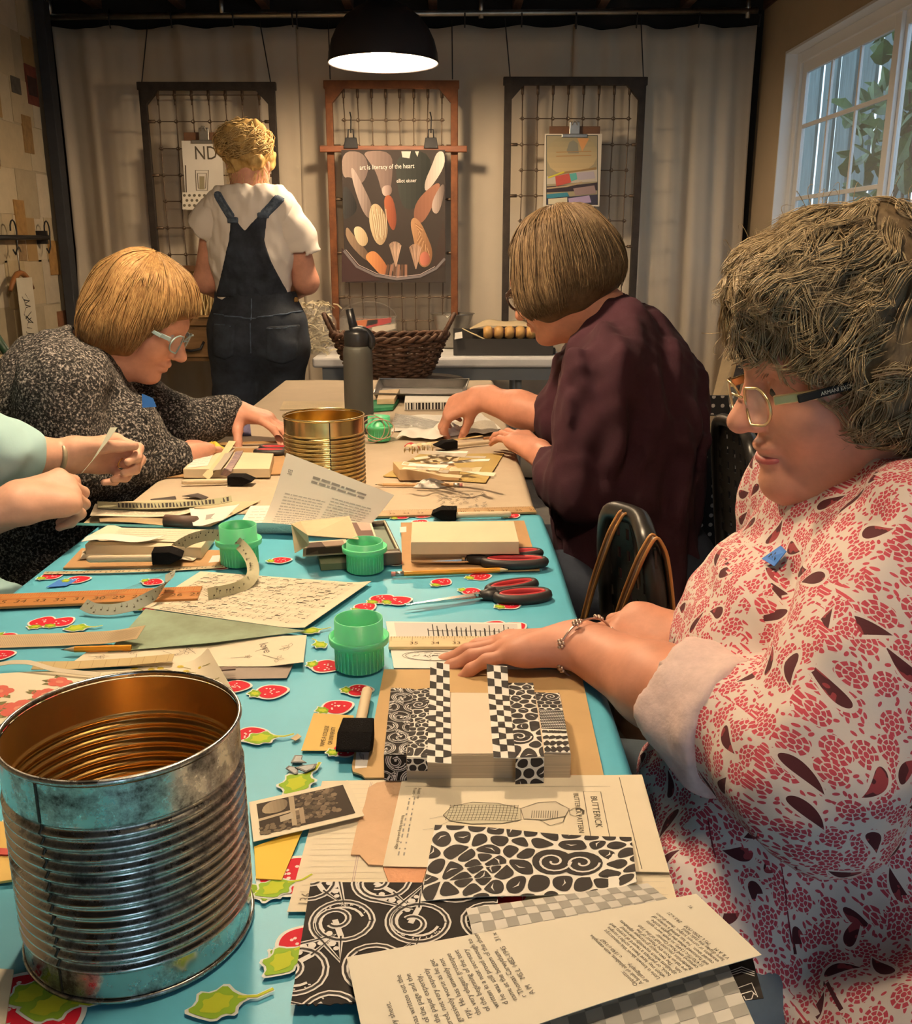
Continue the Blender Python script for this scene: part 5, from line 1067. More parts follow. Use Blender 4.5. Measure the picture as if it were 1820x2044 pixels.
def butterick(P, w_, h_):
    K = (.09, .075, .055); P.rect(.004, h_ * .86, w_ * .86, h_ * .862, K)
    for q in (.745, .815, .905): P.rect(w_ * q, h_ * .02, w_ * q + .0006, h_ * .80 if q < .9 else h_ * .97, K)
    P.rect(w_ * .745, h_ * .80, w_ * .815, h_ * .802, K)
    P.text('BUTTERICK PATTERN', (w_ * .705, h_ * .78), .0062, -PI / 2, K, sx=.95); P.text('BUTTERICK', (w_ * .772, h_ * .75), .0080, -PI / 2, K, sx=1.1)
    r = random.Random(1)
    for k, q in enumerate((.035, .055)):
        P.text('Front - 1' if k == 0 else 'Assist - to', (w_ * (q + .02), h_ * .84), .0042, -PI / 2, K); v = h_ * .70
        while v > h_ * .06: P.rect(w_ * q + .002, v, w_ * q + .0032, v + r.uniform(.002, .006), GRY); v -= .008
    P.text('face and facing and neck edge', (w_ * .03, h_ * .52), .0040, -PI / 2, K)
    X = lambda u, v: (w_ * u, h_ * v); sk = [X(.19, .52), X(.22, .62), X(.30, .67), X(.40, .66), X(.49, .60), X(.49, .48), X(.42, .44), X(.30, .43), X(.22, .46)]
    P.poly(sk, (.58, .54, .40)); P.stroke(sk, .0006, K, 2, True)
    for k in range(20): u = .20 + .014 * k; P.stroke([X(u, .47), X(u + .01, .56), X(u + .015, .64)], .0004, K, 1)
    for k in range(7): v = .465 + .028 * k; P.stroke([X(.21, v), X(.35, v + .01), X(.48, v)], .0004, K, 1)
    to = [X(.49, .60), X(.56, .67), X(.63, .68), X(.68, .60), X(.66, .52), X(.58, .48), X(.50, .49)]; P.poly(to, (.60, .54, .42)); P.stroke(to, .0006, K, 2, True)
    for k in range(12): P.stroke([X(.53 + .009 * k, .50), X(.535 + .009 * k, .58)], .0005, K, 1)
    P.stroke([X(.68, .58), X(.70, .61), X(.725, .60), X(.73, .55), X(.70, .52), X(.68, .54)], .0006, K, 2, True); P.stroke([X(.705, .60), X(.72, .61), X(.735, .58), X(.73, .545)], .0016, K, 3)
    P.stroke([X(.56, .48), X(.60, .42), X(.65, .46), X(.66, .52)], .0006, K, 2); P.stroke([X(.22, .46), X(.16, .38), X(.12, .36)], .0004, GRY, 2); P.stroke([X(.20, .52), X(.14, .48)], .0004, GRY, 2)
sheet('pattern_sheet', 'cream dress-pattern sheet lettered BUTTERICK with a woman in a checked skirt', 'pattern sheet', [(764, 1730), (1336, 1742), (1279, 1548), (804, 1549)], TT + .0040, m_cream, butterick)
def photo(P, w_, h_):
    m_ = .006; P.rect(m_, m_, w_ - m_, h_ - m_, (.035, .024, .016)); X = lambda u, v: (m_ + u * (w_ - 2 * m_), m_ + v * (h_ - 2 * m_)); r = random.Random(4)
    shade(P, [X(.02, .62), X(.30, .55), X(.36, .98), X(.10, .98)], (.34, .27, .18), (.16, .12, .08), lay=1); P.poly([X(.0, .42), X(.45, .50), X(.45, .56), X(.0, .50)], (.42, .34, .24), 2); P.poly([X(.33, .05), X(.38, .05), X(.42, .98), X(.36, .98)], (.36, .29, .2), 2); P.poly([X(.42, .05), X(.47, .05), X(.49, .55), X(.44, .55)], (.30, .23, .16), 2)
    P.poly([X(.22, .24), X(.36, .28), X(.36, .46), X(.22, .42)], (.38, .32, .24), 2)
    for k in range(130): u, v = r.uniform(.4, .86), r.uniform(.15, .98); P.disc(X(u, v), r.uniform(.001, .0032), (lambda g: (.15 * g, .11 * g, .075 * g))(r.uniform(.3, 1.3)), 1, 6)
    for k in range(40): P.disc(X(r.uniform(0, .4), r.uniform(.0, .25)), .0018, (.14, .105, .07), 1, 6)
sheet('old_photo', 'sepia snapshot of a porch and bushes lying against the big can', 'photo', [(506, 1681), (727, 1629), (694, 1558), (497, 1602)], TT + .0060, m_cream, photo)
flat('yellow_card', 'bright yellow card under the sepia snapshot', 'card', [(507, 1690), (606, 1652), (562, 1756), (511, 1753)], TT + .0020, M('bright_yellow_card', (.80, .52, .06), .7), .0008)
sheet('patterned_paper', 'black paper with big white coiled commas in the foreground', 'paper', [(620, 1762), (990, 1763), (1010, 1990), (580, 2008)], TT + .0060, m_blackprint, lambda P, w_, h_: paisley_print(P, w_, h_, .034, 2), deckle=.0012, nu=60)
sheet('patterned_paper', 'white paper with bold black flowers and coils over the pattern sheet', 'paper', [(868, 1648), (1260, 1674), (1270, 1776), (840, 1800)], TT + .0072, m_white, lambda P, w_, h_: organic_print(P, w_, h_, .0155, 21), lambda u, v: .006 * max(0, (u - .9) * 10) * v + .001 * math.sin(7 * u))
m_tis2 = M('white_tissue', (.62, .60, .55), .6, var=(10, .05))
sheet('checkered_tissue', 'grey checkered tissue paper between the flower paper and the text page', 'tissue paper', [(930, 1815), (1292, 1764), (1352, 1812), (952, 1925)], TT + .0105, m_tis2, lambda P, w_, h_: checker(P, w_, h_, 17, 5, (.34, .33, .30), jit=.05), lambda u, v: .005 * (1 - u) * math.sin(PI * v), nu=30)
sheet('checkered_tissue', 'grey checkered tissue paper at the bottom right under the text page', 'tissue paper', [(1020, 2010), (1440, 1900), (1540, 2120), (1060, 2300)], TT + .0090, m_tis2, lambda P, w_, h_: checker(P, w_, h_, 13, 10, (.34, .33, .30), jit=.05))
flat('paper_scrap', 'black paper scrap with white coils at the table edge under the text page', 'scrap', [(1430, 1925), (1500, 1905), (1524, 1992), (1465, 2000)], TT + .0080, m_blackprint, .0005, lambda P: [P.stroke([(1468 + 2 * k, 1996 - k), (1472 + 2 * k, 1972 + 3 * k), (1500, 1962 + 4 * k), (1512 - k, 1990 - k)], 1.8, WH2) for k in range(0, 12, 4)] + [P.stroke([(1440, 1945 + 4 * k), (1480, 1930 + 5 * k), (1506, 1940 + 4 * k)], 1.6, WH2) for k in range(3)])
BODY = ['Opposite:', 'A book of alphabets, with examples', 'of calligraphy.      c.1540-c.1567', '', 'Little is known about this manuscript', 'which may have been a scribe\'s sample', 'book, or perhaps a record of scripts and', 'alphabets which especially interested', 'him.  The two major grotesque alphabets', 'are taken from the Master of the', 'Banderoles (second half of the 15th', 'century) and Noel Garnier', '(1470/75-c.1544), so both were quite', 'old fashioned when the English scribe', 'copied them.  He has added a variety of', 'examples of current scripts, those shown', 'here display the italic hand.', 'V & A M     MS L 2090-1937    29.5 x 21']
BODY2 = ['er\'s copy sheet.', '', 'ster has written out the', 'top of the page and the', 'of the paper expertly,', 'ured, not very expertly', 'gressively worse as he got', 'rpy.  He has unwisely not', 'the very elegant grotesque', 'of the beginning of the text', 'written in a neat secretary', 'd he was still proud enough to', 'name at the bottom of the sheet', 'r Thomas Carwytham,', 'A M    MS L 1482-1945    31 x 11.5']
def bookpage(P, w_, h_):
    K = (.12, .11, .10)
    for k, t in enumerate(BODY): P.text(t, (w_ * (.655 + .0155 * k), h_ * .06), .0042, PI / 2 + .02 + .13, K, sx=.92)
    P.text('91', (w_ * .955, h_ * .80), .0042, PI / 2 + .12, K)
    for k, t in enumerate(BODY2): P.text(t, (w_ * (.085 + .0235 * k), h_ * (.18 + .006 * k)), .0052, PI / 2 + .06, K, sx=.92)
sheet('text_page', 'cream book page about alphabets with a torn lower edge, topmost in the foreground', 'paper', [(745, 2170), (1519, 1914), (1389, 1790), (692, 1917)], TT + .0150, M('ivory_page', (.72, .67, .55), .7, var=(6, .04)), bookpage, lambda u, v: .004 * (1 - v) * math.sin(3 * u) + .002, nu=40)
flat('card_edge', 'yellow card cut off by the left edge of the picture, beside the big can', 'card', [(-40, 1635), (8, 1640), (30, 1755), (-40, 1765)], TT + .0012, m_yc, .002)
flat('card_edge', 'cream card cut off at the lower left corner of the picture', 'card', [(-60, 1930), (27, 1935), (8, 2060), (-60, 2070)], TT + .0012, m_cream, .002)
flat('red_card', 'red card edge cut off by the left edge, behind the yellow card', 'card', [(-40, 1690), (24, 1694), (25, 1706), (-40, 1704)], TT + .0034, M('red_card', (.42, .04, .03), .6), .0015)
# ================================================================== things on the far (kraft paper) table
c = Zp(718, 862, TT); yb = c[1]; zl = Dp(718, 690, yb)[2]; zt_ = Dp(718, 652, yb)[2]; R = .0375
bt = thing('water_bottle', 'tall grey water bottle with a black spout lid', 'bottle', (c[0], c[1], TT))
m_bot = M('grey_powder_coat', (.062, .062, .053), .55, .2, bump=(500, .1, .0005)); m_blkp = M('black_plastic', (.012, .012, .013), .35)
MB().lathe((c[0], c[1], TT + .0008), [(.001, 0), (R * .95, 0), (R, .004), (R, zl - TT - .02), (R * .97, zl - TT - .008), (R * .82, zl - TT), (.001, zl - TT)], 40).build('body', m_bot, bt, smooth=True)
MB().lathe((c[0], c[1], zl), [(R * .86, 0), (R * .9, .004), (R * .9, .03), (R * .8, .038), (.001, .042)], 32).build('lid', m_blkp, bt, smooth=True)
MB().tube([(c[0] - .004, c[1], zl + .03), (c[0] - .012, c[1], zl + .06), (c[0] - .018, c[1], zl + .092)], [.013, .0105, .010], 14).build('spout', m_blkp, bt, smooth=True)
MB().tube([(c[0] + R * .9 * math.cos(a) + .004, c[1] - .01, zl + .012 + .03 * math.sin(a)) for a in np.linspace(-.6, 2.2, 10)], .006, 8, ell=1.6).build('carry_loop', m_blkp, bt, smooth=True)
# foil tray
tr = thing('metal_tray', 'shallow metal tray at the far end of the kraft paper table', 'tray', Zp(835, 785, TT)); m_alu = M('dull_aluminium', (.60, .58, .56), .32, .9, var=(9, .2))
q0 = [Zp(752, 796, TT + .002), Zp(918, 797, TT + .002), Zp(925, 772, TT + .002), Zp(765, 771, TT + .002)]; q1 = [Zp(745, 786, TT + .032), Zp(926, 787, TT + .032), Zp(936, 757, TT + .032), Zp(757, 756, TT + .032)]
MB().slab([p for p in q0], .001).build('base', m_alu, tr)
for i in range(4): j = (i + 1) % 4; MB().slab([q0[i], q0[j], q1[j], q1[i]], .0012).build('side', m_alu, tr)
MB().tube(q1, .003, 8, closed=True).build('rolled_rim', m_alu, tr, smooth=True)
b_ = block('small_block', 'small pale wooden block on a green pad behind the far green cup', 'block', [(757, 779), (798, 776), (787, 796), (752, 797)], TT + .012, TT + .028, m_wood, part='block')
block('green_pad', 'green pad under the small pale wooden block', 'pad', [(745, 798), (796, 796), (784, 812), (736, 816)], TT + .001, TT + .0115, M('green_felt', (.03, .22, .10), .9))
sb = block('striped_block', 'white block with black barcode-like bars on its front', 'block', [(809, 788), (905, 787), (908, 801), (807, 802)], TT + .001, TT + .026, m_white)
A, B = Zp(807, 802, TT + .026), Zp(908, 801, TT + .026); P = Pr(lambda u, v, l: A + (B - A) * u + np.array((0, -.0006 - l, -.025 + .023 * v)), .0002); r = random.Random(3); u = .02
while u < .95: w_ = r.uniform(.012, .05); P.rect(u, .08, u + w_, .95, BLK); u += w_ + r.uniform(.015, .04)
P.build('black_bars', sb)
def jots(P, w_, h_): textlines(P, w_ * .05, h_ * .1, w_ * .95, h_ * .9, 7, .0035, col=(.36, .32, .26), seed=int(w_ * 1e4))
sheet('newsprint', 'aged newsprint sheet behind the gold can', 'paper', [(558, 818), (690, 815), (694, 802), (566, 801)], TT + .0012, m_old, jots)
sheet('newsprint', 'white newsprint sheet under the reaching hand', 'paper', [(780, 862), (1000, 858), (960, 826), (800, 832)], TT + .0012, m_white, jots, lambda u, v: .004 * abs(math.sin(7 * u + 3 * v)))
sheet('newsprint', 'crumpled white sheet right of the far green cup', 'paper', [(790, 876), (880, 880), (930, 852), (820, 852)], TT + .003, m_white, None, lambda u, v: .008 * abs(math.sin(5 * u + 4 * v)) + .004 * math.sin(13 * u))
sheet('newsprint', 'folded newsprint between the two hands of the woman in purple', 'paper', [(930, 868), (998, 866), (985, 842), (900, 845)], TT + .006, M('newsprint', (.58, .52, .42), .8, var=(12, .1)), jots, lambda u, v: .005 * abs(math.sin(6 * u)))
cup('green plastic cup wrapped in rubber bands beside the gold can', 757, 880, 1.02, False)
cc = Zp(752, 880, TT)
for k in range(3): MB().tube([cc + np.array(((-.012 + .012 * k) + .034 * math.cos(a), -.031 - .003 * k + .004 * math.sin(2 * a), .036 + .034 * math.sin(a) * (1 - .15 * k))) for a in np.linspace(0, 2 * PI, 25)[:-1]], .0012, 6, closed=True).build('rubber_band', M('tan_rubber', (.42, .27, .19), .6), None, smooth=True)
for k, o in enumerate([o for o in bpy.data.objects if o.name.startswith('rubber_band')]): tag(o, ['leftmost', 'middle', 'rightmost'][k] + ' tan rubber band leaning on the far green cup', 'rubber band', 'rubber bands by the far green cup')
sheet('plastic_wrap', 'clear crinkled plastic strip right of the far green cup', 'plastic', [(782, 850), (868, 858), (880, 846), (790, 828)], TT + .010, M('clear_plastic', (.8, .8, .78), .12, trans=.6, alpha=.55), None, lambda u, v: .007 * abs(math.sin(16 * v + 3 * u)), nv=20)
def heap(name, label, cat, px, py, rx, ry, hz, mat, seed, z=TT):
    c = Zp(px, py, z); th = thing(name, label, cat, (c[0], c[1], z)); r = np.random.default_rng(seed); ph = r.uniform(0, 6, 6)
    def fn(u, v):
        a = 2 * PI * u; q = v; return np.array((c[0] + rx * q * math.cos(a) * (1 + .15 * math.sin(3 * a + ph[0])), c[1] + ry * q * math.sin(a) * (1 + .15 * math.sin(4 * a + ph[1])), z + .001 + hz * (1 - q ** 2.2) * (1 + .22 * math.sin(5 * a + ph[2] + 6 * q) + .15 * math.sin(9 * a + ph[3]))))
    MB().grid(fn, 36, 10).build('crumpled_form', mat, th, smooth=False); return th
heap('tissue_bundle', 'crumpled white tissue bundle under the fingers of the reaching hand', 'tissue', 892, 866, .05, .035, .024, m_white, 3)
strip3('yellow wooden stick with a black end lying under the tissue bundle', [Zp(840, 886, TT + .010), Zp(900, 879, TT + .012), Zp(962, 870, TT + .014)], (0, 1, 0), .012, M('yellow_stick', (.55, .38, .14), .5), name='wooden_stick')
foam_brush('foam brush with a black head among the paper strips of the woman in purple', (978, 882), (909, 889), (868, 893), TT + .002, .010, .028)
pencil('brown pencil lying near the bent hand of the woman in purple', (1046, 868), (965, 875), TT + .002, (.36, .17, .07), False)
MBred = strip3('small curled red ribbon between the gold can and the paper strips', [Zp(808, 892, TT + .008) + (0, 0, .008 * math.sin(3.3 * k / 6) * (1 if k < 8 else 0)) + np.array((.0052 * k, .003 * math.sin(k), 0)) for k in range(8)], (0, 1, .5), .008, m_red, name='ribbon')
flat('yellow_card', 'olive yellow card under the tan block of paper strips', 'card', [(838, 906), (1006, 905), (969, 963), (764, 950)], TT + .0012, M('olive_yellow_card', (.45, .32, .10), .75, var=(8, .15)), .0012)
block('paper_block', 'tan block covered by a tangle of paper strips', 'block', [(784, 921), (905, 925), (917, 937), (797, 937)], TT + .0026, TT + .026, M('tan_block'))
r = random.Random(12)
for k in range(15):
    x0, y0 = r.uniform(785, 900), r.uniform(893, 938); a = r.uniform(-.5, .6); L = r.uniform(60, 130); z = TT + .028 + .0018 * k
    strip3(['long', 'narrow', 'short', 'curled', 'torn'][k % 5] + ' paper strip in the tangle on the tan block, ' + ['lowest', 'next to lowest', 'near the bottom', 'under the middle', 'left of the middle', 'crossing the middle', 'just above the middle', 'pale one in the middle', 'turned to the back', 'turned to the right', 'near the card corner', 'nearer the gold can', 'third from the top', 'next to the top', 'topmost'][k], [Zp(x0, y0, z), Zp(x0 + L * .35, y0 - L * .12 * a, z + .006 * r.random()), Zp(x0 + L * .7, y0 - L * .3 * a, z - .004 * r.random()), Zp(x0 + L, y0 - L * .35 * a, z + .004)], (.3 * a, 1, .3), r.uniform(.006, .012), [m_cream, m_white, m_old, M('print_strip', (.42, .37, .30), .8)][k % 4], seed=k)
for k in range(5): strip3('looped cream paper ribbon at the back of the tangle, ' + ['first', 'second', 'third', 'fourth', 'last'][k] + ' from the left', [Zp(815 + 10 * k, 900 - k, TT + .03) + np.array((.010 * math.cos(t), .004 * t, .012 * math.sin(t))) for t in np.linspace(-.5, 3.6, 7)], (.2, 1, .2), .013, m_cream if k % 2 else M('butter_strip', (.66, .55, .32), .7))
pencil('pale pencil with a pink eraser on the kraft paper, right of the gold can', (748, 967), (923, 968), TT + .001, (.60, .36, .16))
heap('paper_scrap', 'crumpled white printed scrap lying on the pale pencil', 'scrap', 858, 971, .036, .018, .012, m_white, 8)
cov = bpy.data.objects['paper_cover']; P = Pr(lambda u, v, l: Zp(u, v, TT + .001 + l), .0002); r = random.Random(6)
for k in range(40): u, v = r.uniform(870, 968), r.uniform(985, 1012); P.stroke([(u, v), (u + r.uniform(2, 7), v - r.uniform(0, 3)), (u + r.uniform(3, 9), v + r.uniform(-3, 2))], .9, (.16, .14, .12))
for v in (972, 979): P.stroke([(870, v + 2), (930, v), (965, v + 1)], .8, (.2, .17, .14))
P.build('ink_sketch', cov)
# ---- left side, in front of the woman in the tweed sweater
flat('kraft_board', 'kraft board under the page block in front of the woman in tweed', 'board', [(400, 893), (566, 896), (578, 945), (330, 952)], TT + .0012, m_kraft, .002)
block('page_block', 'cream page block wrapped with paper strips in front of the woman in tweed', 'block', [(401, 899), (546, 905), (538, 935), (365, 936)], TT + .0034, TT + .023, m_blk)
for lb, q, m_ in (('cream strip bent over the page block before the woman in tweed', [Zp(410, 953, TT + .012), Zp(425, 937, TT + .026), Zp(448, 905, TT + .026), Zp(464, 880, TT + .045)], M('butter_strip')), ('mauve and blue strip over the page block before the woman in tweed', [Zp(448, 950, TT + .008), Zp(456, 936, TT + .025), Zp(470, 915, TT + .025), Zp(478, 900, TT + .025)], M('mauve_strip', (.22, .20, .34), .6, var=(60, .5), col2=(.5, .35, .3))), ('printed strip beside the butter-coloured one on the block before the woman in tweed', [Zp(432, 938, TT + .028), Zp(450, 915, TT + .028), Zp(462, 895, TT + .028)], M('print_strip'))):
    strip3(lb, q, (1, .1, .1), .017, m_)
sheet('loose_paper', 'white printed paper on the left end of the block before the woman in tweed', 'paper', [(372, 934), (414, 930), (428, 902), (402, 900)], TT + .0235, m_white, jots)
heap('yellow_scrap', 'crumpled bright yellow scrap on the block before the woman in tweed', 'scrap', 425, 898, .028, .02, .014, M('lemon_scrap', (.70, .58, .08), .7), 5, TT + .0232)
foam_brush('foam brush in front of the page block of the woman in tweed', (363, 962), (458, 960), (507, 961), TT + .001, .011, .032)
scissors('scissors with red and black handles half hidden by the gold can', (650, 906), (590, 900), (510, 903), TT + .0036, .04)
strip3('thin wooden ruler under the right hand of the woman in tweed', [Zp(438, 886, TT + .006), Zp(500, 884, TT + .006), Zp(566, 882, TT + .006)], (0, 1, .1), .018, M('yardstick_wood'), name='wooden_ruler')
q = [Dp(421, 877, 2.40), Dp(502, 874, 2.40), Dp(498, 838, 2.44), Dp(417, 840, 2.44)]; pc = thing('postcard', 'blue and violet postcard propped under the hand of the woman in tweed', 'postcard', q[0]); MB().slab(q, .0012).build('card', M('postcard_blue', (.10, .16, .24), .35, var=(30, .6), col2=(.22, .18, .34)), pc)
P = Pr(lambda u, v, l: q[0] + (q[1] - q[0]) * u + (q[3] - q[0]) * v + np.array((0, -.0008 - l, 0)), .0003); P.poly([(.35, .1), (.55, .08), (.6, .25), (.48, .42), (.38, .3)], (.42, .33, .2)); P.poly([(.75, .3), (.85, .3), (.8, .45)], (.5, .3, .2)); P.poly([(0, .5), (.4, .6), (.3, 1), (0, 1)], (.14, .28, .26)); P.build('picture', pc)
# stack of old papers at the seam
for k, (lb, q, m_, dr) in enumerate((
        ('broad aged sheet at the bottom of the paper heap before the aqua sleeves', [(165, 1046), (420, 1052), (520, 1000), (215, 1004)], m_old, None),
        ('brown folded newspaper in the heap before the aqua sleeves', [(200, 1046), (390, 1048), (400, 1022), (195, 1018)], M('brown_newsprint', (.40, .29, .16), .8, var=(10, .3)), jots),
        ('cream printed sheet near the top of the heap before the aqua sleeves', [(180, 1034), (386, 1024), (392, 1006), (190, 1010)], m_cream, jots),
        ('zebra-striped black strip on top of the heap before the aqua sleeves', [(195, 1015), (464, 1008), (462, 996), (194, 1002)], M('olive_print', (.34, .33, .20), .7), lambda P, w_, h_: [P.poly([(w_ * a, h_ * .15), (w_ * (a + .016), h_ * .15), (w_ * (a + .012 + .01 * math.sin(a * 40)), h_ * .85), (w_ * (a + .001), h_ * .85)], BLK) for a in np.arange(.15, .97, .027)]),
        ('white sheet with a grey picture curling beside the page curl', [(385, 1046), (450, 1044), (480, 1014), (378, 1012)], m_white, lambda P, w_, h_: P.rect(w_ * .35, h_ * .3, w_ * .9, h_ * .6, (.35, .33, .3))))):
    sheet('old_paper', lb, 'paper', q, TT + .002 + .006 * k, m_, dr, lambda u, v, k=k: .004 * math.sin(4 * u + k) + .006 * max(0, u - .9) * 6, thick=.0007)
flat('dark_photo', 'small dark photo lying on the kraft paper behind the paper heap', 'photo', [(300, 996), (350, 990), (352, 996), (304, 1002)], TT + .003, M('dark_photo_paper', (.06, .05, .045), .5), .0008); flat('dark_photo', 'dark torn picture behind the zebra-striped strip', 'photo', [(363, 990), (395, 984), (416, 992), (408, 998), (390, 992)], TT + .003, M('dark_photo_paper'), .0008)
strip3('long teal ruler at the back of the left page block', [Zp(136, 1046, TT + .012), Zp(280, 1050, TT + .012), Zp(430, 1055, TT + .012)], (0, 1, 0), .014, M('teal_plastic', (.05, .20, .22), .4), name='teal_ruler')
MB_ = thing('paper_roll', 'dark brown paper roll lying in the paper heap', 'roll', Zp(360, 1040, TT + .02)); MB().tube([Zp(330, 1040, TT + .02), Zp(392, 1043, TT + .02)], .011, 14).build('tube', M('dark_brown_roll', (.10, .06, .045), .6), MB_, smooth=True)
# big curling book page
L_c, N_c, R_c, T_c = Zp(446, 1050, TT + .014), Zp(628, 1056, TT + .018), Dp(787, 988, 1.50), Dp(572, 904, 1.60)
def pg(P, w_, h_):
    textlines(P, w_ * .10, h_ * .10, w_ * .50, h_ * .80, 34, .0022, col=(.46, .43, .38), seed=2); textlines(P, w_ * .54, h_ * .06, w_ * .92, h_ * .84, 34, .0022, col=(.46, .43, .38), seed=3)
    P.text('502', (w_ * .06, h_ * .90), .006, 0, (.2, .18, .16)); textlines(P, w_ * .3, h_ * .88, w_ * .8, h_ * .93, 2, .004, col=(.3, .28, .25), seed=5)
sheet('book_page', 'large printed book page curling up in front of the gold can', 'paper', [L_c, N_c, R_c, T_c], 0, M('bright_page', (.80, .74, .64), .7), pg, lambda u, v: -.070 * math.sin(PI * min(1, v)) * (1 - .45 * u) + .02 * math.sin(PI * u) * (1 - v) * .4, nu=30, nv=24)
sheet('old_paper', 'pale printed sheet lying under the curling book page', 'paper', [(470, 1062), (640, 1056), (700, 1008), (500, 1010)], TT + .004, m_white, jots)

# ================================================================== far furniture and its things
ft = folding_table('white-topped folding table against the curtain', -.62, .515, 4.30, 4.86, .735, M('scuffed_white_top', (.72, .71, .70), .5, var=(8, .12)))
MB().box((-.58, 4.33, .63), (.47, 4.35, .69)).build('apron', m_leg, ft)
ch = thing('wooden_chest', 'old wooden desk with a drawer and dark pull behind the woman in tweed', 'desk', (-1.25, 4.5, 0)); m_oak = M('old_oak', (.30, .17, .065), .55, var=(6, .35), stretch=(1, 6, 8))
zc0, zc1 = Dp(390, 722, 4.28)[2], Dp(390, 650, 4.28)[2]
MB().box((-1.62, 4.27, zc1), (-.78, 4.85, zc1 + .035)).build('top', m_oak, ch, bev=.004); MB().box((-1.58, 4.29, zc0), (-.82, 4.83, zc1)).build('case', m_oak, ch, bev=.004); dr = MB().box((-1.50, 4.278, zc0 + .02), (-.88, 4.292, zc1 - .015)).build('drawer', m_oak, ch, bev=.003)
hp = Dp(384, 692, 4.27); MB().tube([hp + (-.055, .005, .02), hp + (-.045, -.02, -.008), hp + (0, -.028, -.016), hp + (.04, -.02, -.008), hp + (.05, .005, .02)], .006, 8).build('pull', m_black, dr, smooth=True)
for x in (-1.56, -.86):
    for y in (4.31, 4.79): MB().box((x - .025, y - .025, 0), (x + .025, y + .025, zc0)).build('leg', m_oak, ch, bev=.003)
q0, q1 = Dp(336, 532, 4.72), Dp(430, 648, 4.72); bx = thing('wooden_crate', 'tan wooden box standing on the old desk below the left frame', 'box', (-1.2, 4.7, zc1 + .035)); MB().box((-1.42, 4.70, zc1 + .036), (-.96, 4.725, q0[2] - .02)).build('front_board', M('tan_box_wood', (.42, .27, .11), .7, var=(6, .2)), bx); MB().box((-1.43, 4.68, q0[2] - .02), (-.95, 4.74, q0[2] + .005)).build('lid_edge', M('dark_box_edge', (.16, .08, .035), .6), bx); MB().box((-1.42, 4.725, zc1 + .036), (-1.40, 4.79, q0[2] - .02)).build('side_board', M('tan_box_wood'), bx); MB().box((-.98, 4.725, zc1 + .036), (-.96, 4.79, q0[2] - .02)).build('side_board', M('tan_box_wood'), bx)
# seagrass-like pale bundle on the desk
c = Dp(403, 640, 4.45); sg = thing('straw_bundle', 'pale straw bundle standing on the old desk', 'straw', (c[0], c[1], zc1 + .035)); b = MB(); r = random.Random(4)
for k in range(60): x = c[0] + r.uniform(-.05, .06); b.tube([(x, c[1] + r.uniform(-.03, .03), zc1 + .037), (x + r.uniform(-.03, .03), c[1], zc1 + .037 + r.uniform(.08, .2))], .004, 5)
b.build('straws', M('straw', (.55, .42, .2), .7), sg)['kind'] = 'stuff'
# stool and wicker basket
stl = thing('stool', 'dark stool standing under the wicker basket', 'stool', (-.12, 3.86, 0)); m_stool = M('dark_stool', (.03, .025, .022), .6)
MB().lathe((-.12, 3.86, .68), [(.001, 0), (.17, 0), (.175, .005), (.175, .02), (.001, .024)], 36).build('seat', m_stool, stl, smooth=True)
for k in range(4): a = PI / 4 + k * PI / 2; MB().tube([(-.12 + .11 * math.cos(a), 3.86 + .11 * math.sin(a), .68), (-.12 + .16 * math.cos(a), 3.86 + .16 * math.sin(a), 0)], .014, 10).build('leg', m_stool, stl, smooth=True)
bk = thing('wicker_basket', 'dark woven wicker basket with two ear handles', 'basket', (-.14, 3.82, .705)); m_wick = M('dark_wicker', (.10, .045, .022), .7, var=(24, .6), bump=(80, .6, .003))
bc = np.array((Dp(778, 700, 3.82)[0], 3.82)); zb0 = .706; zb1 = Dp(778, 676, 3.82)[2]; NS = 30
def bell(a, t): return np.array((bc[0] + (.150 + .075 * t ** .8) * math.cos(a), bc[1] + (.095 + .045 * t) * math.sin(a), zb0 + .012 + (zb1 - zb0 - .012) * t + .012 * t * math.cos(a) ** 2))
MB().add([bell(2 * PI * k / 40, 0) - (0, 0, .011) for k in range(40)] + [bell(2 * PI * k / 40, 0) for k in range(40)], [tuple(range(40))[::-1], tuple(range(40, 80))] + [(k, (k + 1) % 40, 40 + (k + 1) % 40, 40 + k) for k in range(40)]).build('base', m_wick, bk)
for k in range(NS): a = 2 * PI * k / NS; MB().tube([bell(a, t) for t in np.linspace(0, 1.04, 7)], .0045, 6).build('stake', m_wick, bk, smooth=True)
for j in range(13):
    t = .03 + j * .075 + .01 * math.sin(j * 3); r = np.random.default_rng(j); jj = r.normal(0, .012, 121); off = []
    for k in range(120): a = 2 * PI * k / 120; d = .007 * math.cos(a * NS / 2 + j * PI); p = bell(a, min(1.0, t + jj[k] * .5)); off.append(p + np.array((math.cos(a), math.sin(a), 0)) * d)
    MB().tube(off, .0062, 6, closed=True).build('weaver', m_wick, bk, smooth=True)
for k in range(2): MB().tube([bell(2 * PI * i / 160, 1.03) + np.array((math.cos(2 * PI * i / 160), math.sin(2 * PI * i / 160), 0)) * .008 * math.cos(i * .6 + k * PI) + np.array((0, 0, .008 * math.sin(i * .6 + k * PI))) for i in range(160)], .008, 7, closed=True).build('rim_braid', m_wick, bk, smooth=True)
for s_ in (-1, 1):
    e = bell(0 if s_ > 0 else PI, 1.0); b = MB()
    for k in range(3): b.tube([e + np.array((s_ * (-.012 + .045 * math.sin(q) + .003 * math.sin(9 * q + 2 * k)), -.055 * math.cos(q) * .9 + .003 * math.cos(9 * q + 2 * k), .085 * math.sin(q))) for q in np.linspace(0, PI, 16)], .007, 7)
    b.build('handle', m_wick, bk, smooth=True)
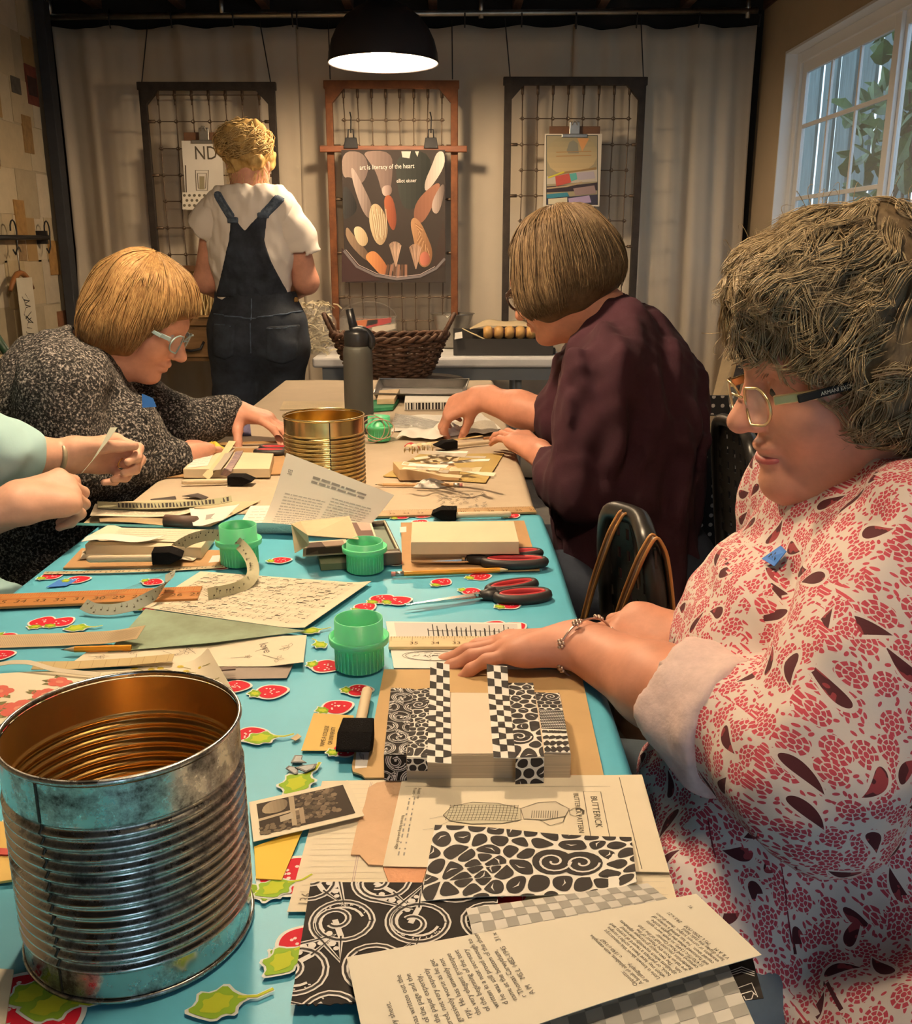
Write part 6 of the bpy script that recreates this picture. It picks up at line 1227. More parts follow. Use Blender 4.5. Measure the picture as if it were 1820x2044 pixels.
# clear bin with red and orange papers, bag of shredded paper, bowl
m_clear = M('clear_tub_plastic', (.85, .85, .82), .08, trans=.85, ior=1.2, alpha=.35)
cb = thing('clear_tub', 'clear plastic tub with a bowed lid behind the wicker basket', 'tub', (-.26, 4.5, .735)); xa, xb = Dp(680, 690, 4.45)[0], Dp(790, 690, 4.45)[0]
MB().box((xa, 4.42, .737), (xb, 4.44, .90)).build('front', m_clear, cb, bev=.003); MB().box((xa, 4.60, .737), (xb, 4.605, .90)).build('back', m_clear, cb); MB().box((xa, 4.44, .737), (xa + .004, 4.60, .90)).build('end', m_clear, cb); MB().box((xb - .004, 4.44, .737), (xb, 4.60, .90)).build('end', m_clear, cb)
MB().ribbon([((xa + xb) / 2 + (xb - xa) * .52 * math.cos(a), 4.47, .90 + .075 * math.sin(a)) for a in np.linspace(0, PI, 15)], (0, 1, 0), .012, .003).build('bail', m_clear, cb, smooth=True)
for k, (lb, px, py, c_) in enumerate((('red folded paper in the clear tub', 755, 648, (.5, .03, .03)), ('orange paper in the clear tub', 728, 650, (.62, .16, .04)), ('white card in the clear tub', 765, 660, (.7, .62, .5)))):
    c = Dp(px, py, 4.5); t = thing('colored_paper', lb, 'paper', (c[0], 4.5, .74)); MB().slab([c + (-.06, 0, -.02), c + (.06, .0, .01), c + (.06, .0, .03), c + (-.05, .0, .02)], .03).build('sheet', M('tub_paper_%d' % k, c_, .6), t); t.location.z += 0
bag = thing('shred_bag', 'clear bag of pale shredded paper on the white-topped table', 'bag', (-.46, 4.5, .735)); c = Dp(630, 645, 4.45); b = MB(); r = random.Random(9)
for k in range(190):
    p = np.array((c[0] + r.gauss(0, .036), 4.48 + r.gauss(0, .05), .745 + abs(r.gauss(.1, .08)))); p[2] = min(p[2], .96); a = r.uniform(0, 6.28); d = np.array((math.cos(a), math.sin(a), r.uniform(-.6, .6))) * .028; b.ribbon([p - d, p + (0, 0, .008), p + d], (r.uniform(-1, 1), r.uniform(-1, 1), 1), .006, .0008)
b.build('shredded_paper', M('shredded_paper', (.64, .56, .38), .7), bag)['kind'] = 'stuff'
Fb = Field((c[0] - .16, 4.32, .73), (c[0] + .16, 4.64, 1.02), .012); Fb.ell((c[0], 4.48, .84), (.095, .1, .13)); Fb.noise(.007, 60, 3); organic('plastic_skin', Fb, M('thin_clear_film', (.9, .9, .86), .15, alpha=.13), bag)
bw = thing('metal_bowl', 'dull metal mixing bowl behind the wicker basket', 'bowl', (Dp(903, 660, 4.73)[0], 4.73, .735)); c = Dp(903, 626, 4.73); rb = .105
MB().lathe((c[0], 4.73, .737), [(.001, 0), (.045, 0), (.06, .02), (rb * .88, c[2] - .745), (rb, c[2] - .737), (rb + .006, c[2] - .736), (rb - .004, c[2] - .742), (.055, .024), (.001, .006)], 48).build('shell', M('worn_pewter', (.42, .40, .36), .4, .85, var=(12, .25)), bw, smooth=True)
MB().tube([Dp(893, 632, 4.62) + (-.02, 0, .01), Dp(893, 632, 4.62) + (0, -.01, -.004), Dp(893, 632, 4.62) + (.02, 0, .01)], .004, 6).build('ear', M('worn_pewter'), bw, smooth=True)
bt2 = thing('black_tray', 'long black tray of carved wooden pieces on the white-topped table', 'tray', (.27, 4.45, .735)); xa, xb = Dp(905, 700, 4.4)[0], Dp(1103, 700, 4.4)[0]; zt2 = Dp(1000, 676, 4.4)[2]; m_bt = M('black_tray_board', (.03, .028, .026), .6)
for lo, hi, nm in (((xa, 4.38, .737), (xb, 4.39, zt2), 'side'), ((xa, 4.60, .737), (xb, 4.61, zt2 + .03), 'side'), ((xa, 4.39, .737), (xa + .01, 4.60, zt2), 'end'), ((xb - .01, 4.39, .737), (xb, 4.60, zt2), 'end'), ((xa + .01, 4.39, .737), (xb - .01, 4.60, .745), 'base')): MB().box(lo, hi).build(nm, m_bt, bt2)
sn = thing('carved_roller', 'striped wooden scalloped roller lying in the black tray', 'roller', Dp(1010, 665, 4.48)); xs0, xs1 = Dp(965, 665, 4.46)[0], Dp(1072, 665, 4.46)[0]; zz = Dp(1000, 664, 4.46)[2]
for k in range(5):
    a, b2 = xs0 + (xs1 - xs0) * k / 5, xs0 + (xs1 - xs0) * (k + 1) / 5; MB().lathe((a, 4.47, zz), [(.022, .0), (.030, (b2 - a) * .3), (.030, (b2 - a) * .6), (.022, (b2 - a) * .82)], 20, True, True, axis=(1, 0, 0)).build('bead', M('honey_wood', (.62, .36, .12), .45, var=(20, .2)), sn, smooth=True); MB().lathe((a + (b2 - a) * .82, 4.47, zz), [(.02, 0), (.02, (b2 - a) * .18)], 20, True, True, axis=(1, 0, 0)).build('dark_ring', M('dark_walnut', (.10, .035, .02), .4), sn, smooth=True)
hp2 = thing('kraft_wrap', 'crumpled tan paper behind the striped roller in the black tray', 'paper', Dp(1005, 655, 4.55)); b = MB(); c = Dp(1005, 662, 4.54)
b.grid(lambda u, v: np.array((c[0] - .16 + .32 * u, 4.52 + .06 * v, zz + .012 + .045 * math.sin(PI * u) * (1 + .3 * math.sin(9 * u)) * (.4 + .6 * v))), 20, 5); solidify(b.build('sheet', m_old, hp2, smooth=True), .002)
sp = thing('white_spool', 'white round spool at the right end of the black tray', 'spool', Dp(1080, 662, 4.5)); MB().lathe(Dp(1080, 664, 4.46), [(.001, 0), (.034, 0), (.034, .006), (.012, .007), (.012, .03), (.034, .031), (.034, .037), (.001, .037)], 24, axis=(.35, 1, .1)).build('flange', m_white, sp, smooth=True)
wc = thing('white_card', 'small white card propped at the left end of the black tray', 'card', Dp(915, 668, 4.36)); p = Dp(915, 672, 4.36); MB().slab([p + (-.018, 0, -.012), p + (.018, .0, -.006), p + (.016, .01, .022), p + (-.016, .01, .016)], .002).build('card', m_white, wc)
for k in range(4): p = Dp(935 + 6 * k, 664 + 3 * k, 4.45); strip3('pale wooden splint at the left end of the black tray, ' + ['first', 'second', 'third', 'last'][k] + ' from the left', [p + (-.03, 0, .02), p + (0, 0, .004), p + (.04, 0, -.012)], (0, 1, .3), .012, M('butter_strip'), name='splint')
bb = thing('black_bottle_cap', 'black round cap at the right end of the white-topped table', 'cap', Dp(1108, 690, 4.4)); MB().lathe((Dp(1112, 690, 4.45)[0] - .03, 4.45, .737), [(.001, .03), (.02, .028), (.024, .02), (.024, 0)], 20).build('shell', m_blkp, bb, smooth=True)
# leaning boards at the right of the curtain
lb = thing('leaning_board', 'tan plywood board leaning at the foot of the right curtain', 'board', (1.0, 4.4, 0)); A, B, C2, D2 = Dp(1445, 700, 4.6), Dp(1478, 690, 4.6), Dp(1470, 860, 3.9), Dp(1405, 860, 3.9)
MB().slab([D2, C2, B, A], .012).build('board', M('plywood', (.50, .36, .19), .7, var=(8, .15)), lb); lb2 = thing('leaning_post', 'dark brown post leaning beside the tan plywood board', 'post', (1.05, 4.3, 0)); pA, pB = Dp(1486, 700, 4.5), Dp(1440, 880, 3.8); pC = pA + (pB - pA) * (pA[2] - .02) / (pA[2] - pB[2]); MB().bar(pA, pC, .035, .03).build('post', m_iron, lb2)
# green crate with papers at the left edge
gc = thing('green_crate', 'dark green plastic crate of papers at the left edge behind the woman in tweed', 'crate', (-1.32, 2.75, 0)); xg0, xg1 = -1.58, Dp(26, 800, 2.75)[0]; zg = Dp(10, 768, 2.72)[2]; m_gc = M('dark_green_plastic', (.012, .045, .022), .5)
MB().box((xg0, 2.70, .02), (xg1, 2.72, zg)).build('front', m_gc, gc, bev=.004); MB().box((xg0, 3.0, .02), (xg1, 3.02, zg)).build('back', m_gc, gc); MB().box((xg1 - .02, 2.72, .02), (xg1, 3.0, zg)).build('end', m_gc, gc); MB().box((xg0, 2.72, .02), (xg0 + .02, 3.0, zg)).build('end', m_gc, gc); MB().box((xg0, 2.69, zg - .03), (xg1 + .008, 2.70, zg)).build('lip', m_gc, gc)
MB().tube([(xg0 + .04, 2.86, zg), (xg0 + .12, 2.86, zg + .14), (xg1 - .08, 2.86, zg + .13), (xg1 - .01, 2.86, zg)], .014, 8).build('handle', m_gc, gc, smooth=True)
for k in range(6): p = np.array((xg1 - .05 - .04 * k, 2.80 + .025 * k, zg)); t = thing('scrap_paper', ['white', 'tan', 'cream', 'brown', 'pale', 'beige'][k] + ' paper sticking out of the green crate', 'paper', p); MB().slab([p + (-.07, 0, -.1), p + (.06, .01, -.1), p + (.07, .02, .05 + .02 * (k % 3)), p + (-.06, .01, .08)], .0015).build('sheet', [m_white, m_old, m_cream, M('brown_newsprint'), m_white, m_old][k], t)
# ---- perforated chairs, bag, dotted bins
m_chair = M('black_chair_steel', (.022, .020, .018), .42, .1); m_tubeb = M('black_tube', (.018, .017, .016), .35)
def chair(label, A, B, drop, lean, seat_dir, sz=.38):
    """A, B: ends of the back's top edge; seat_dir: horizontal direction the sitter faces"""
    A, B = np.array(A, float), np.array(B, float); sd = np.array((*seat_dir, 0.)); sd /= np.linalg.norm(sd); th = thing('folding_chair', label, 'chair', ((A + B) / 2 + sd * .2) * (1, 1, 0)); ex = (B - A); wd = np.linalg.norm(ex); ex /= wd; dn = np.array((0, 0, -1.)) + sd * lean; dn /= np.linalg.norm(dn)
    nrm = np.cross(ex, dn); fn = lambda u, v: A + ex * wd * u + dn * drop * v + nrm * .02 * math.sin(PI * u)
    b = MB(); nx, ny = 25, 15; V = [fn(i / nx, j / ny) for j in range(ny + 1) for i in range(nx + 1)]; b.add(V, [(j * (nx + 1) + i, j * (nx + 1) + i + 1, (j + 1) * (nx + 1) + i + 1, (j + 1) * (nx + 1) + i) for j in range(ny) for i in range(nx) if not (i % 3 == 1 and j % 2 == 1 and 0 < i < nx - 1 and 0 < j < ny - 1)])
    o = b.build('perforated_back', m_chair, th); solidify(o, .003, 0)
    legF = [None, None]; fr = [A + dn * (.86 - A[2] + .0) * 0 + dn * .62]
    pts = [A * (1, 1, 0) + dn * (1, 1, 0) * .8 + (0, 0, .012) - sd * .12, A + dn * .40, A + dn * .06, A + ex * .03 - dn * .008, A + ex * wd * .5 - dn * .014 + nrm * .02, B - ex * .03 - dn * .008, B + dn * .06, B + dn * .40, B * (1, 1, 0) + dn * (1, 1, 0) * .8 + (0, 0, .012) - sd * .12]
    sm = [np.array([np.interp(t, range(9), [p[k] for p in pts]) for k in range(3)]) for t in np.linspace(0, 8, 50)]
    for _ in range(3): sm = [sm[0]] + [(sm[i - 1] + 2 * sm[i] + sm[i + 1]) / 4 for i in range(1, 49)] + [sm[-1]]
    MB().tube(sm, .0145, 10).build('frame_tube', m_tubeb, th, smooth=True)
    s0 = (A + dn * (A[2] - .45)); s1 = (B + dn * (B[2] - .45)); b = MB(); W = [s0, s1, s1 + sd * sz, s0 + sd * sz]; f2 = lambda u, v: (W[0] * (1 - u) + W[1] * u) * (1 - v) + (W[3] * (1 - u) + W[2] * u) * v
    b.add([f2(i / 15, j / 15) for j in range(16) for i in range(16)], [(j * 16 + i, j * 16 + i + 1, (j + 1) * 16 + i + 1, (j + 1) * 16 + i) for j in range(15) for i in range(15) if not (i % 2 == 1 and j % 4 in (1, 2) and 1 < i < 13)]); o = b.build('slotted_seat', m_chair, th); solidify(o, .004, 0)
    for p in (s0, s1): MB().tube([p - sd * .02, p + sd * sz, p + sd * (sz + .03) + (0, 0, -.44)], .012, 8).build('front_leg', m_tubeb, th, smooth=True)
    MB().tube([pts[0] + (0, 0, .1), pts[-1] + (0, 0, .1)], .009, 8).build('crossbar', m_tubeb, th, smooth=True); return th
A1, B1 = Zp(1203, 1014, .815), Zp(1308, 1100, .815); chair('empty black perforated folding chair at the table edge with a bag strap over it', A1, B1, .26, -.10, (-1, -.15), .30)
chair('black perforated folding chair under the woman in purple', (.605, 2.14, .83), (.585, 1.78, .83), .26, -.12, (-1, .05), .36)
chair('black perforated folding chair under the woman in the floral tunic', (.70, 1.11, .83), (.70, .75, .83), .26, -.12, (-1, 0), .36); chair('black perforated folding chair under the woman in tweed', (-1.10, 1.80, .83), (-1.10, 2.16, .83), .26, -.12, (1, 0), .36); chair('black perforated folding chair under the person with aqua sleeves', (-1.29, 1.34, .83), (-1.29, 1.70, .83), .26, -.12, (1, 0), .36)
hb = thing('handbag', 'brown leather handbag hanging by two tan-edged straps from the perforated chair', 'bag', (.28, 1.28, .40)); m_lea = M('brown_leather', (.075, .035, .018), .35, var=(30, .3)); m_tan = M('tan_leather_edge', (.42, .20, .06), .4)
exx = (B1 - A1) / np.linalg.norm(B1 - A1); nn = np.array((exx[1], -exx[0], 0)); nn = nn if nn[0] < 0 else -nn
for k, f in enumerate((.42, .97)):
    top = A1 + (B1 - A1) * f; lo1 = A1 + (B1 - A1) * (f - .52) + np.array((0, 0, -.25)); lo2 = top + np.array((.03, -.01, -.30)); pa = [lo1 + nn * .03, lo1 * .5 + top * .5 + nn * .022 + (0, 0, .02), top + nn * .018 + (0, 0, -.01), top + (0, 0, .024), top - nn * .02 + (0, 0, -.01), lo2 - nn * .03]
    t = np.linspace(0, 5, 36); F_ = np.stack([np.interp(t, range(6), [p[q] for p in pa]) for q in range(3)], 1)
    for _ in range(4): F_[1:-1] = F_[1:-1] * .5 + (F_[:-2] + F_[2:]) * .25
    s_ = MB().ribbon(list(F_), exx, .016, .003).build('strap', m_lea, hb, smooth=True); T_ = np.gradient(F_, axis=0); T_ /= np.linalg.norm(T_, axis=1)[:, None]; W_ = exx - T_ * (T_ @ exx)[:, None]; W_ /= np.linalg.norm(W_, axis=1)[:, None]
    for e in (-1, 1): MB().tube(list(F_ + W_ * .008 * e), .0024, 6).build('edge', m_tan, s_, smooth=True)
cbk = A1 * .5 + B1 * .5 - nn * .07; MB().obox(cbk + (0, 0, -.42), exx * .14, nn * .04, (0, 0, .12)).build('body', m_lea, hb, bev=.012)
m_dot = M('black_polka_fabric', (.010, .009, .010), .85); n_, L_, B_ = nodes_of(m_dot); vo = n_.new('ShaderNodeTexVoronoi'); vo.inputs['Scale'].default_value = 38; vo.inputs['Randomness'].default_value = .12; tcn = n_.new('ShaderNodeTexCoord'); L_.new(tcn.outputs['UV'], vo.inputs['Vector']); vo.voronoi_dimensions = '2D'
mth = n_.new('ShaderNodeMath'); mth.operation = 'LESS_THAN'; mth.inputs[1].default_value = .21; L_.new(vo.outputs['Distance'], mth.inputs[0]); mx = n_.new('ShaderNodeMix'); mx.data_type = 'RGBA'; L_.new(mth.outputs[0], mx.inputs[0]); mx.inputs[6].default_value = (.010, .009, .010, 1); mx.inputs[7].default_value = (.42, .38, .34, 1); L_.new(mx.outputs[2], B_.inputs['Base Color'])
def uvbox(o):
    me = o.data; L = me.uv_layers.new(name='UVMap')
    for p in me.polygons:
        for li in p.loop_indices:
            co = me.vertices[me.loops[li].vertex_index].co; n = p.normal; L.data[li].uv = (co.y, co.z) if abs(n.x) > .7 else (co.x, co.z) if abs(n.y) > .7 else (co.x, co.y)
    return o
def dotbin(label, x0, x1, y0, y1, z1, lab=None):
    th = thing('fabric_bin', label, 'bin', ((x0 + x1) / 2, (y0 + y1) / 2, 0))
    for lo, hi, nm in (((x0, y0, .005), (x1, y0 + .012, z1), 'front'), ((x0, y1 - .012, .005), (x1, y1, z1), 'back'), ((x0, y0 + .012, .005), (x0 + .012, y1 - .012, z1), 'side'), ((x1 - .012, y0 + .012, .005), (x1, y1 - .012, z1), 'side'), ((x0 + .012, y0 + .012, .005), (x1 - .012, y1 - .012, .02), 'base')): uvbox(MB().box(lo, hi).build(nm, m_dot, th))
    if lab: MB().box((lab[0], y0 - .003, lab[1]), (lab[2], y0 - .0005, lab[3])).build('label', m_old, th)
    return th
a, b2 = Dp(1398, 866, 2.40), Dp(1442, 830, 2.40); dotbin('tall black polka-dot bin with a cream label behind the woman in purple', .58, 1.0, 2.40, 2.75, Dp(1400, 829, 2.4)[2], (a[0], a[2], b2[0], b2[2])); dotbin('black polka-dot bin on the floor beyond the floral sleeve', .80, 1.20, 1.90, 2.30, .72)
# ================================================================== people
def nz(v): v = np.array(v, float); return v / np.linalg.norm(v)
def ortho(f, up):
    f = nz(f); up = np.array(up, float); up = nz(up - f * (up @ f)); return f, np.cross(f, up), up          # forward, right-hand side, up
class NV:
    """arithmetic on shader sockets"""
    nt = None
    def __init__(s, k): s.k = k
    @staticmethod
    def op(o, *a):
        n = NV.nt.nodes.new('ShaderNodeMath'); n.operation = o
        for i, x in enumerate(a):
            if isinstance(x, NV): NV.nt.links.new(x.k, n.inputs[i])
            else: n.inputs[i].default_value = float(x)
        return NV(n.outputs[0])
    def __add__(s, o): return NV.op('ADD', s, o)
    __radd__ = __add__
    def __sub__(s, o): return NV.op('SUBTRACT', s, o)
    def __rsub__(s, o): return NV.op('SUBTRACT', o, s)
    def __mul__(s, o): return NV.op('MULTIPLY', s, o)
    __rmul__ = __mul__
    def __gt__(s, o): return NV.op('GREATER_THAN', s, o)
    def __lt__(s, o): return NV.op('LESS_THAN', s, o)
    def mx(s, o): return NV.op('MAXIMUM', s, o)
    def mn(s, o): return NV.op('MINIMUM', s, o)
def vor(uv, scale, rnd=1.):
    n = NV.nt.nodes.new('ShaderNodeTexVoronoi'); n.voronoi_dimensions = '2D'; n.inputs['Scale'].default_value = scale; n.inputs['Randomness'].default_value = rnd; NV.nt.links.new(uv, n.inputs['Vector'])
    v = NV.nt.nodes.new('ShaderNodeVectorMath'); v.operation = 'SUBTRACT'; NV.nt.links.new(uv, v.inputs[0]); NV.nt.links.new(n.outputs['Position'], v.inputs[1]); sx = NV.nt.nodes.new('ShaderNodeSeparateXYZ'); NV.nt.links.new(v.outputs[0], sx.inputs[0]); sc = NV.nt.nodes.new('ShaderNodeSeparateColor'); NV.nt.links.new(n.outputs['Color'], sc.inputs[0])
    return NV(sx.outputs[0]) * scale, NV(sx.outputs[1]) * scale, NV(n.outputs['Distance']), NV(sc.outputs[0])
def mixc(fac, a, b):
    m = NV.nt.nodes.new('ShaderNodeMix'); m.data_type = 'RGBA'; NV.nt.links.new(fac.k, m.inputs[0])
    for i, x in ((6, a), (7, b)):
        if isinstance(x, tuple): m.inputs[i].default_value = (*x, 1)
        else: NV.nt.links.new(x, m.inputs[i])
    return m.outputs[2]
def floral_mat():
    m = M('floral_cotton', (.66, .58, .54), .85, bump=(260, .25, .001)); NV.nt = m.node_tree; uv = NV.nt.nodes.new('ShaderNodeUVMap').outputs[0]
    ns = NV.nt.nodes.new('ShaderNodeTexNoise'); ns.inputs['Scale'].default_value = 60; NV.nt.links.new(uv, ns.inputs['Vector'])
    x, y, d, c = vor(uv, 45, .55); r = NV.op('SQRT', x * x + y * y); th = NV.op('ARCTAN2', y, x) + c * 6.28
    s5 = NV.op('ABSOLUTE', NV.op('SINE', th * 3.0)); s7 = NV.op('ABSOLUTE', NV.op('SINE', th * 4.5))
    fl = (r < .09).mx((r > .12) * (r < .24) * (s5 > .33)).mx((r > .27) * (r < .40) * (s7 > .38))
    x2, y2, d2, c2 = vor(uv, 158, .9); a2 = c2 * 6.28; ca, sa = NV.op('COSINE', a2), NV.op('SINE', a2); xr, yr = x2 * ca + y2 * sa, y2 * ca - x2 * sa; lf = (xr * xr * 2.2 + yr * yr * 8.0 < .28) * (r > .43) * (c2 > .22)
    x3, y3, d3, c3 = vor(uv, 20, .7); a3 = c3 * 6.28; ca, sa = NV.op('COSINE', a3), NV.op('SINE', a3); xr, yr = x3 * ca + y3 * sa, y3 * ca - x3 * sa
    t = (xr + .27) * 1.8; tt = t.mx(.0001).mn(.9999); w = (1 - tt) * NV.op('SQRT', tt); yy = NV.op('ABSOLUTE', yr + (t - .3) * (t - .3) * .22); ok = (t > .0) * (t < 1.)
    pz = ok * (yy < w * .28); halo = (xr * xr * .6 + yr * yr * 2.2 < .085) + 0.0
    t2 = ((xr + .33) * 1.5); tt2 = t2.mx(.0001).mn(.9999); w2 = (1 - tt2) * NV.op('SQRT', tt2); halo = (t2 > 0) * (t2 < 1) * (yy < w2 * .42)
    vein = NV(ns.outputs['Fac']) > .56
    red = fl.mx(lf) * (1 - halo)
    col = mixc(red, (.66, .58, .54), (.48, .055, .085)); dark = mixc(vein, (.075, .012, .018), (.28, .04, .05)); col = mixc(pz, col, dark); NV.nt.links.new(col, m.node_tree.nodes['Principled BSDF'].inputs['Base Color']); return m
m_skin = M('warm_skin', (.58, .265, .175), .5, var=(30, .16), bump=(220, .12, .001), spec=.35); m_skin2 = M('fair_skin', (.62, .305, .21), .5, var=(26, .16), bump=(220, .12, .001), spec=.35); m_nail = M('fingernail', (.68, .38, .31), .3); m_lip = M('lip', (.42, .10, .09), .45)
def hand(F, W, f, n, t, curls, spread=.10, thumb=(.62, .72, -.30), tc=.35, s=1.0, nails=None):
    """W wrist, f towards the fingers, n out of the back of the hand, t towards the thumb"""
    W = np.array(W, float); f = nz(f); n = nz(np.array(n) - f * (np.array(n) @ f)); t0 = np.cross(n, f); t = t0 * np.sign(t0 @ np.array(t))
    O = (.030, .010, -.011, -.030); FW = (.086, .091, .086, .076); LN = ((.042, .026, .021), (.047, .030, .022), (.043, .028, .021), (.033, .021, .019)); RD = (.0093, .0095, .0090, .0080); JT = []
    F.cone(W - f * .03 * s, W + f * .02 * s, .021 * s, .022 * s, .02 * s, (n, .72))
    for i in range(4):
        K = W + (f * FW[i] + t * O[i]) * s; F.cone(W + (f * .012 + t * O[i] * .55) * s, K, .0155 * s, .0118 * s, .016 * s)
        d0 = nz(f + t * O[i] * spread * 20); p = K; a = 0; JT.append(K)
        for j in range(3):
            a += curls[i][j]; d = d0 * math.cos(a) - n * math.sin(a); q = p + d * LN[i][j] * s; r0 = RD[i] * (1.04, .93, .87)[j] * s; r1 = RD[i] * (.95, .88, .74)[j] * s; F.cone(p, q, r0, r1, .006 * s); p = q; JT.append(q)
        if nails is not None: nn = d0 * math.sin(a) + n * math.cos(a); nails.append((p - d * .004 * s + nn * RD[i] * .62 * s, d, nn, .0056 * s))
    F.cone(W + (f * .012 + t * .012) * s, W + (f * .062 - t * .024) * s, .0165 * s, .014 * s, .02 * s)
    tv = nz(f * thumb[0] + t * thumb[1] + n * thumb[2]); p = W + (f * .018 + t * .022 - n * .004) * s; q = p + tv * .042 * s; F.cone(p, q, .0165 * s, .0125 * s, .016 * s)
    ax = nz(f * .9 - t * .5 * 0 + n * -.2); d = nz(tv * math.cos(tc) + ax * math.sin(tc)); q2 = q + d * .031 * s; F.cone(q, q2, .0118 * s, .0105 * s, .006 * s); d2 = nz(d + ax * .15); q3 = q2 + d2 * .024 * s; F.cone(q2, q3, .0105 * s, .0082 * s, .005 * s)
    if nails is not None: nn = nz(np.cross(d2, np.cross(n, d2)) + t * .3); nails.append((q3 - d2 * .003 * s + nn * .0062 * s, d2, nn, .0066 * s))
    return JT
def put_nails(nails, parent):
    for p, d, nn, r in nails:
        sd = np.cross(d, nn); b = MB(); R_ = [(math.cos(a), math.sin(a)) for a in np.linspace(0, 2 * PI, 11)[:-1]]; V = [p + d * 1.25 * r * y + sd * .85 * r * x - nn * .35 * r * x * x for x, y in R_] + [p + nn * .12 * r]; b.add(V, [(i, (i + 1) % 10, 10) for i in range(10)] + [tuple(range(10))[::-1]]); b.build('fingernail', m_nail, parent, smooth=True)
def head(F, C, f, up, neck, nr=.052, s=1.0, jaw=1.0):
    f, sd, u = ortho(f, up); L = lambda a, b, c: np.array(C) + s * (f * a + sd * b + u * c); R3 = np.array((f, sd, u))
    F.ell(L(-.012, 0, .022), np.array((.100, .078, .096)) * s, R3, .02); F.ell(L(.030, 0, -.035), np.array((.066, .064, .085)) * s, R3, .03)
    for q in (-1, 1): F.cone(L(-.012, q * .046, -.068), L(.062, q * .014, -.112 * jaw), .026 * s, .017 * s, .025); F.ell(L(.058, q * .036, -.045), np.array((.026, .026, .028)) * s, R3, .025)
    F.ell(L(.076, 0, -.112 * jaw), np.array((.018, .022, .016)) * s, R3, .018); F.ell(L(.072, 0, .012), np.array((.022, .052, .016)) * s, R3, .02)
    for q in (-1, 1): F.ell(L(.094, q * .032, -.012), np.array((.012, .015, .010)) * s, R3, .012, sub=True); F.ell(L(.078, q * .031, -.013), np.array((.011, .014, .010)) * s, R3, .005)
    F.cone(L(.088, 0, -.004), L(.113, 0, -.042), .008 * s, .0115 * s, .012); F.ell(L(.112, 0, -.045), np.array((.013, .012, .011)) * s, R3, .006)
    for q in (-1, 1): F.ell(L(.100, q * .012, -.049), np.array((.010, .008, .008)) * s, R3, .006)
    F.ell(L(.088, 0, -.073), np.array((.016, .024, .0075)) * s, R3, .008); F.ell(L(.086, 0, -.087), np.array((.015, .020, .0075)) * s, R3, .007); F.cone(L(.106, -.018, -.080), L(.106, .018, -.080), .0028 * s, .0028 * s, .003, sub=True)
    for q in (-1, 1): F.ell(L(-.006, q * .080, -.018), np.array((.022, .009, .033)) * s, R3, .008); F.ell(L(.002, q * .089, -.015), np.array((.010, .006, .018)) * s, R3, .006, sub=True)
    nk = np.array(neck, float); F.cone(L(-.030, 0, -.060), nk, nr * s, nr * 1.15 * s, .04); F.cone(L(.022, 0, -.098), nk + (L(.03, 0, 0) - np.array(C)), nr * .62 * s, nr * .8 * s, .04)
    return L, R3
def bob(H, C, f, up, rad, mat_base, mat_str, parent, th_max, face_phi, n, seed, part=0., jitter=.004, inward=.5, wave=.004, r_str=.0011, flare=.0):
    """smooth bobbed hair: a shell and combed strands falling from the crown"""
    f, sd, u = ortho(f, up); C = np.array(C, float); r = np.random.default_rng(seed); ps = []; rs = []; tg = []
    for k in range(n):
        ph = r.uniform(-PI, PI); front = abs(ph) < face_phi; tm = th_max(ph) * r.uniform(.86, 1.04)
        if tm < .2: continue
        t0 = r.uniform(.02, .45) if r.random() < .6 else r.uniform(.3, .9) * tm; ts = np.linspace(t0, tm, 13); off = r.uniform(-.004, .003) + (r.random() < .06) * .004; w0 = r.uniform(0, 6.28); p0 = ph + part * .0; P = []
        for i, t in enumerate(ts):
            q = min(t, 1.62); rr = 1 + off / .11 + (wave / .11) * math.sin(w0 + 4 * t) ; a = ph + .05 * math.sin(w0 + 2.2 * t) + jitter * 10 * math.sin(w0)
            v = np.array((math.sin(q) * math.cos(a) * rad[0], math.sin(q) * math.sin(a) * rad[1], math.cos(q) * rad[2])) * rr
            if t > 1.62: e = t - 1.62; v = v * (1 - inward * e * .35 + flare * e) + np.array((0, 0, -e * .11))
            P.append(C + f * v[0] + sd * v[1] + u * v[2])
        ps.append(P); tg.append(np.linspace(.0005, .0022, 13) + off * .35 + (r.random() < .05) * np.linspace(0, .006, 13)); rs.append(r_str * r.uniform(.7, 1.4))
    ps = H.push(np.array(ps).reshape(-1, 3), np.concatenate(tg)).reshape(-1, 13, 3)
    return strands('hair_strands', ps, rs, mat_str, parent)
def hair_mat(name, c0, c1, sc=90, rough=.55):
    return M(name, c0, rough, var=(sc, .0), col2=c1, stretch=(1, 1, .35), spec=.28)
def fbox(pts, m): P = np.array(pts); return P.min(0) - m, P.max(0) + m
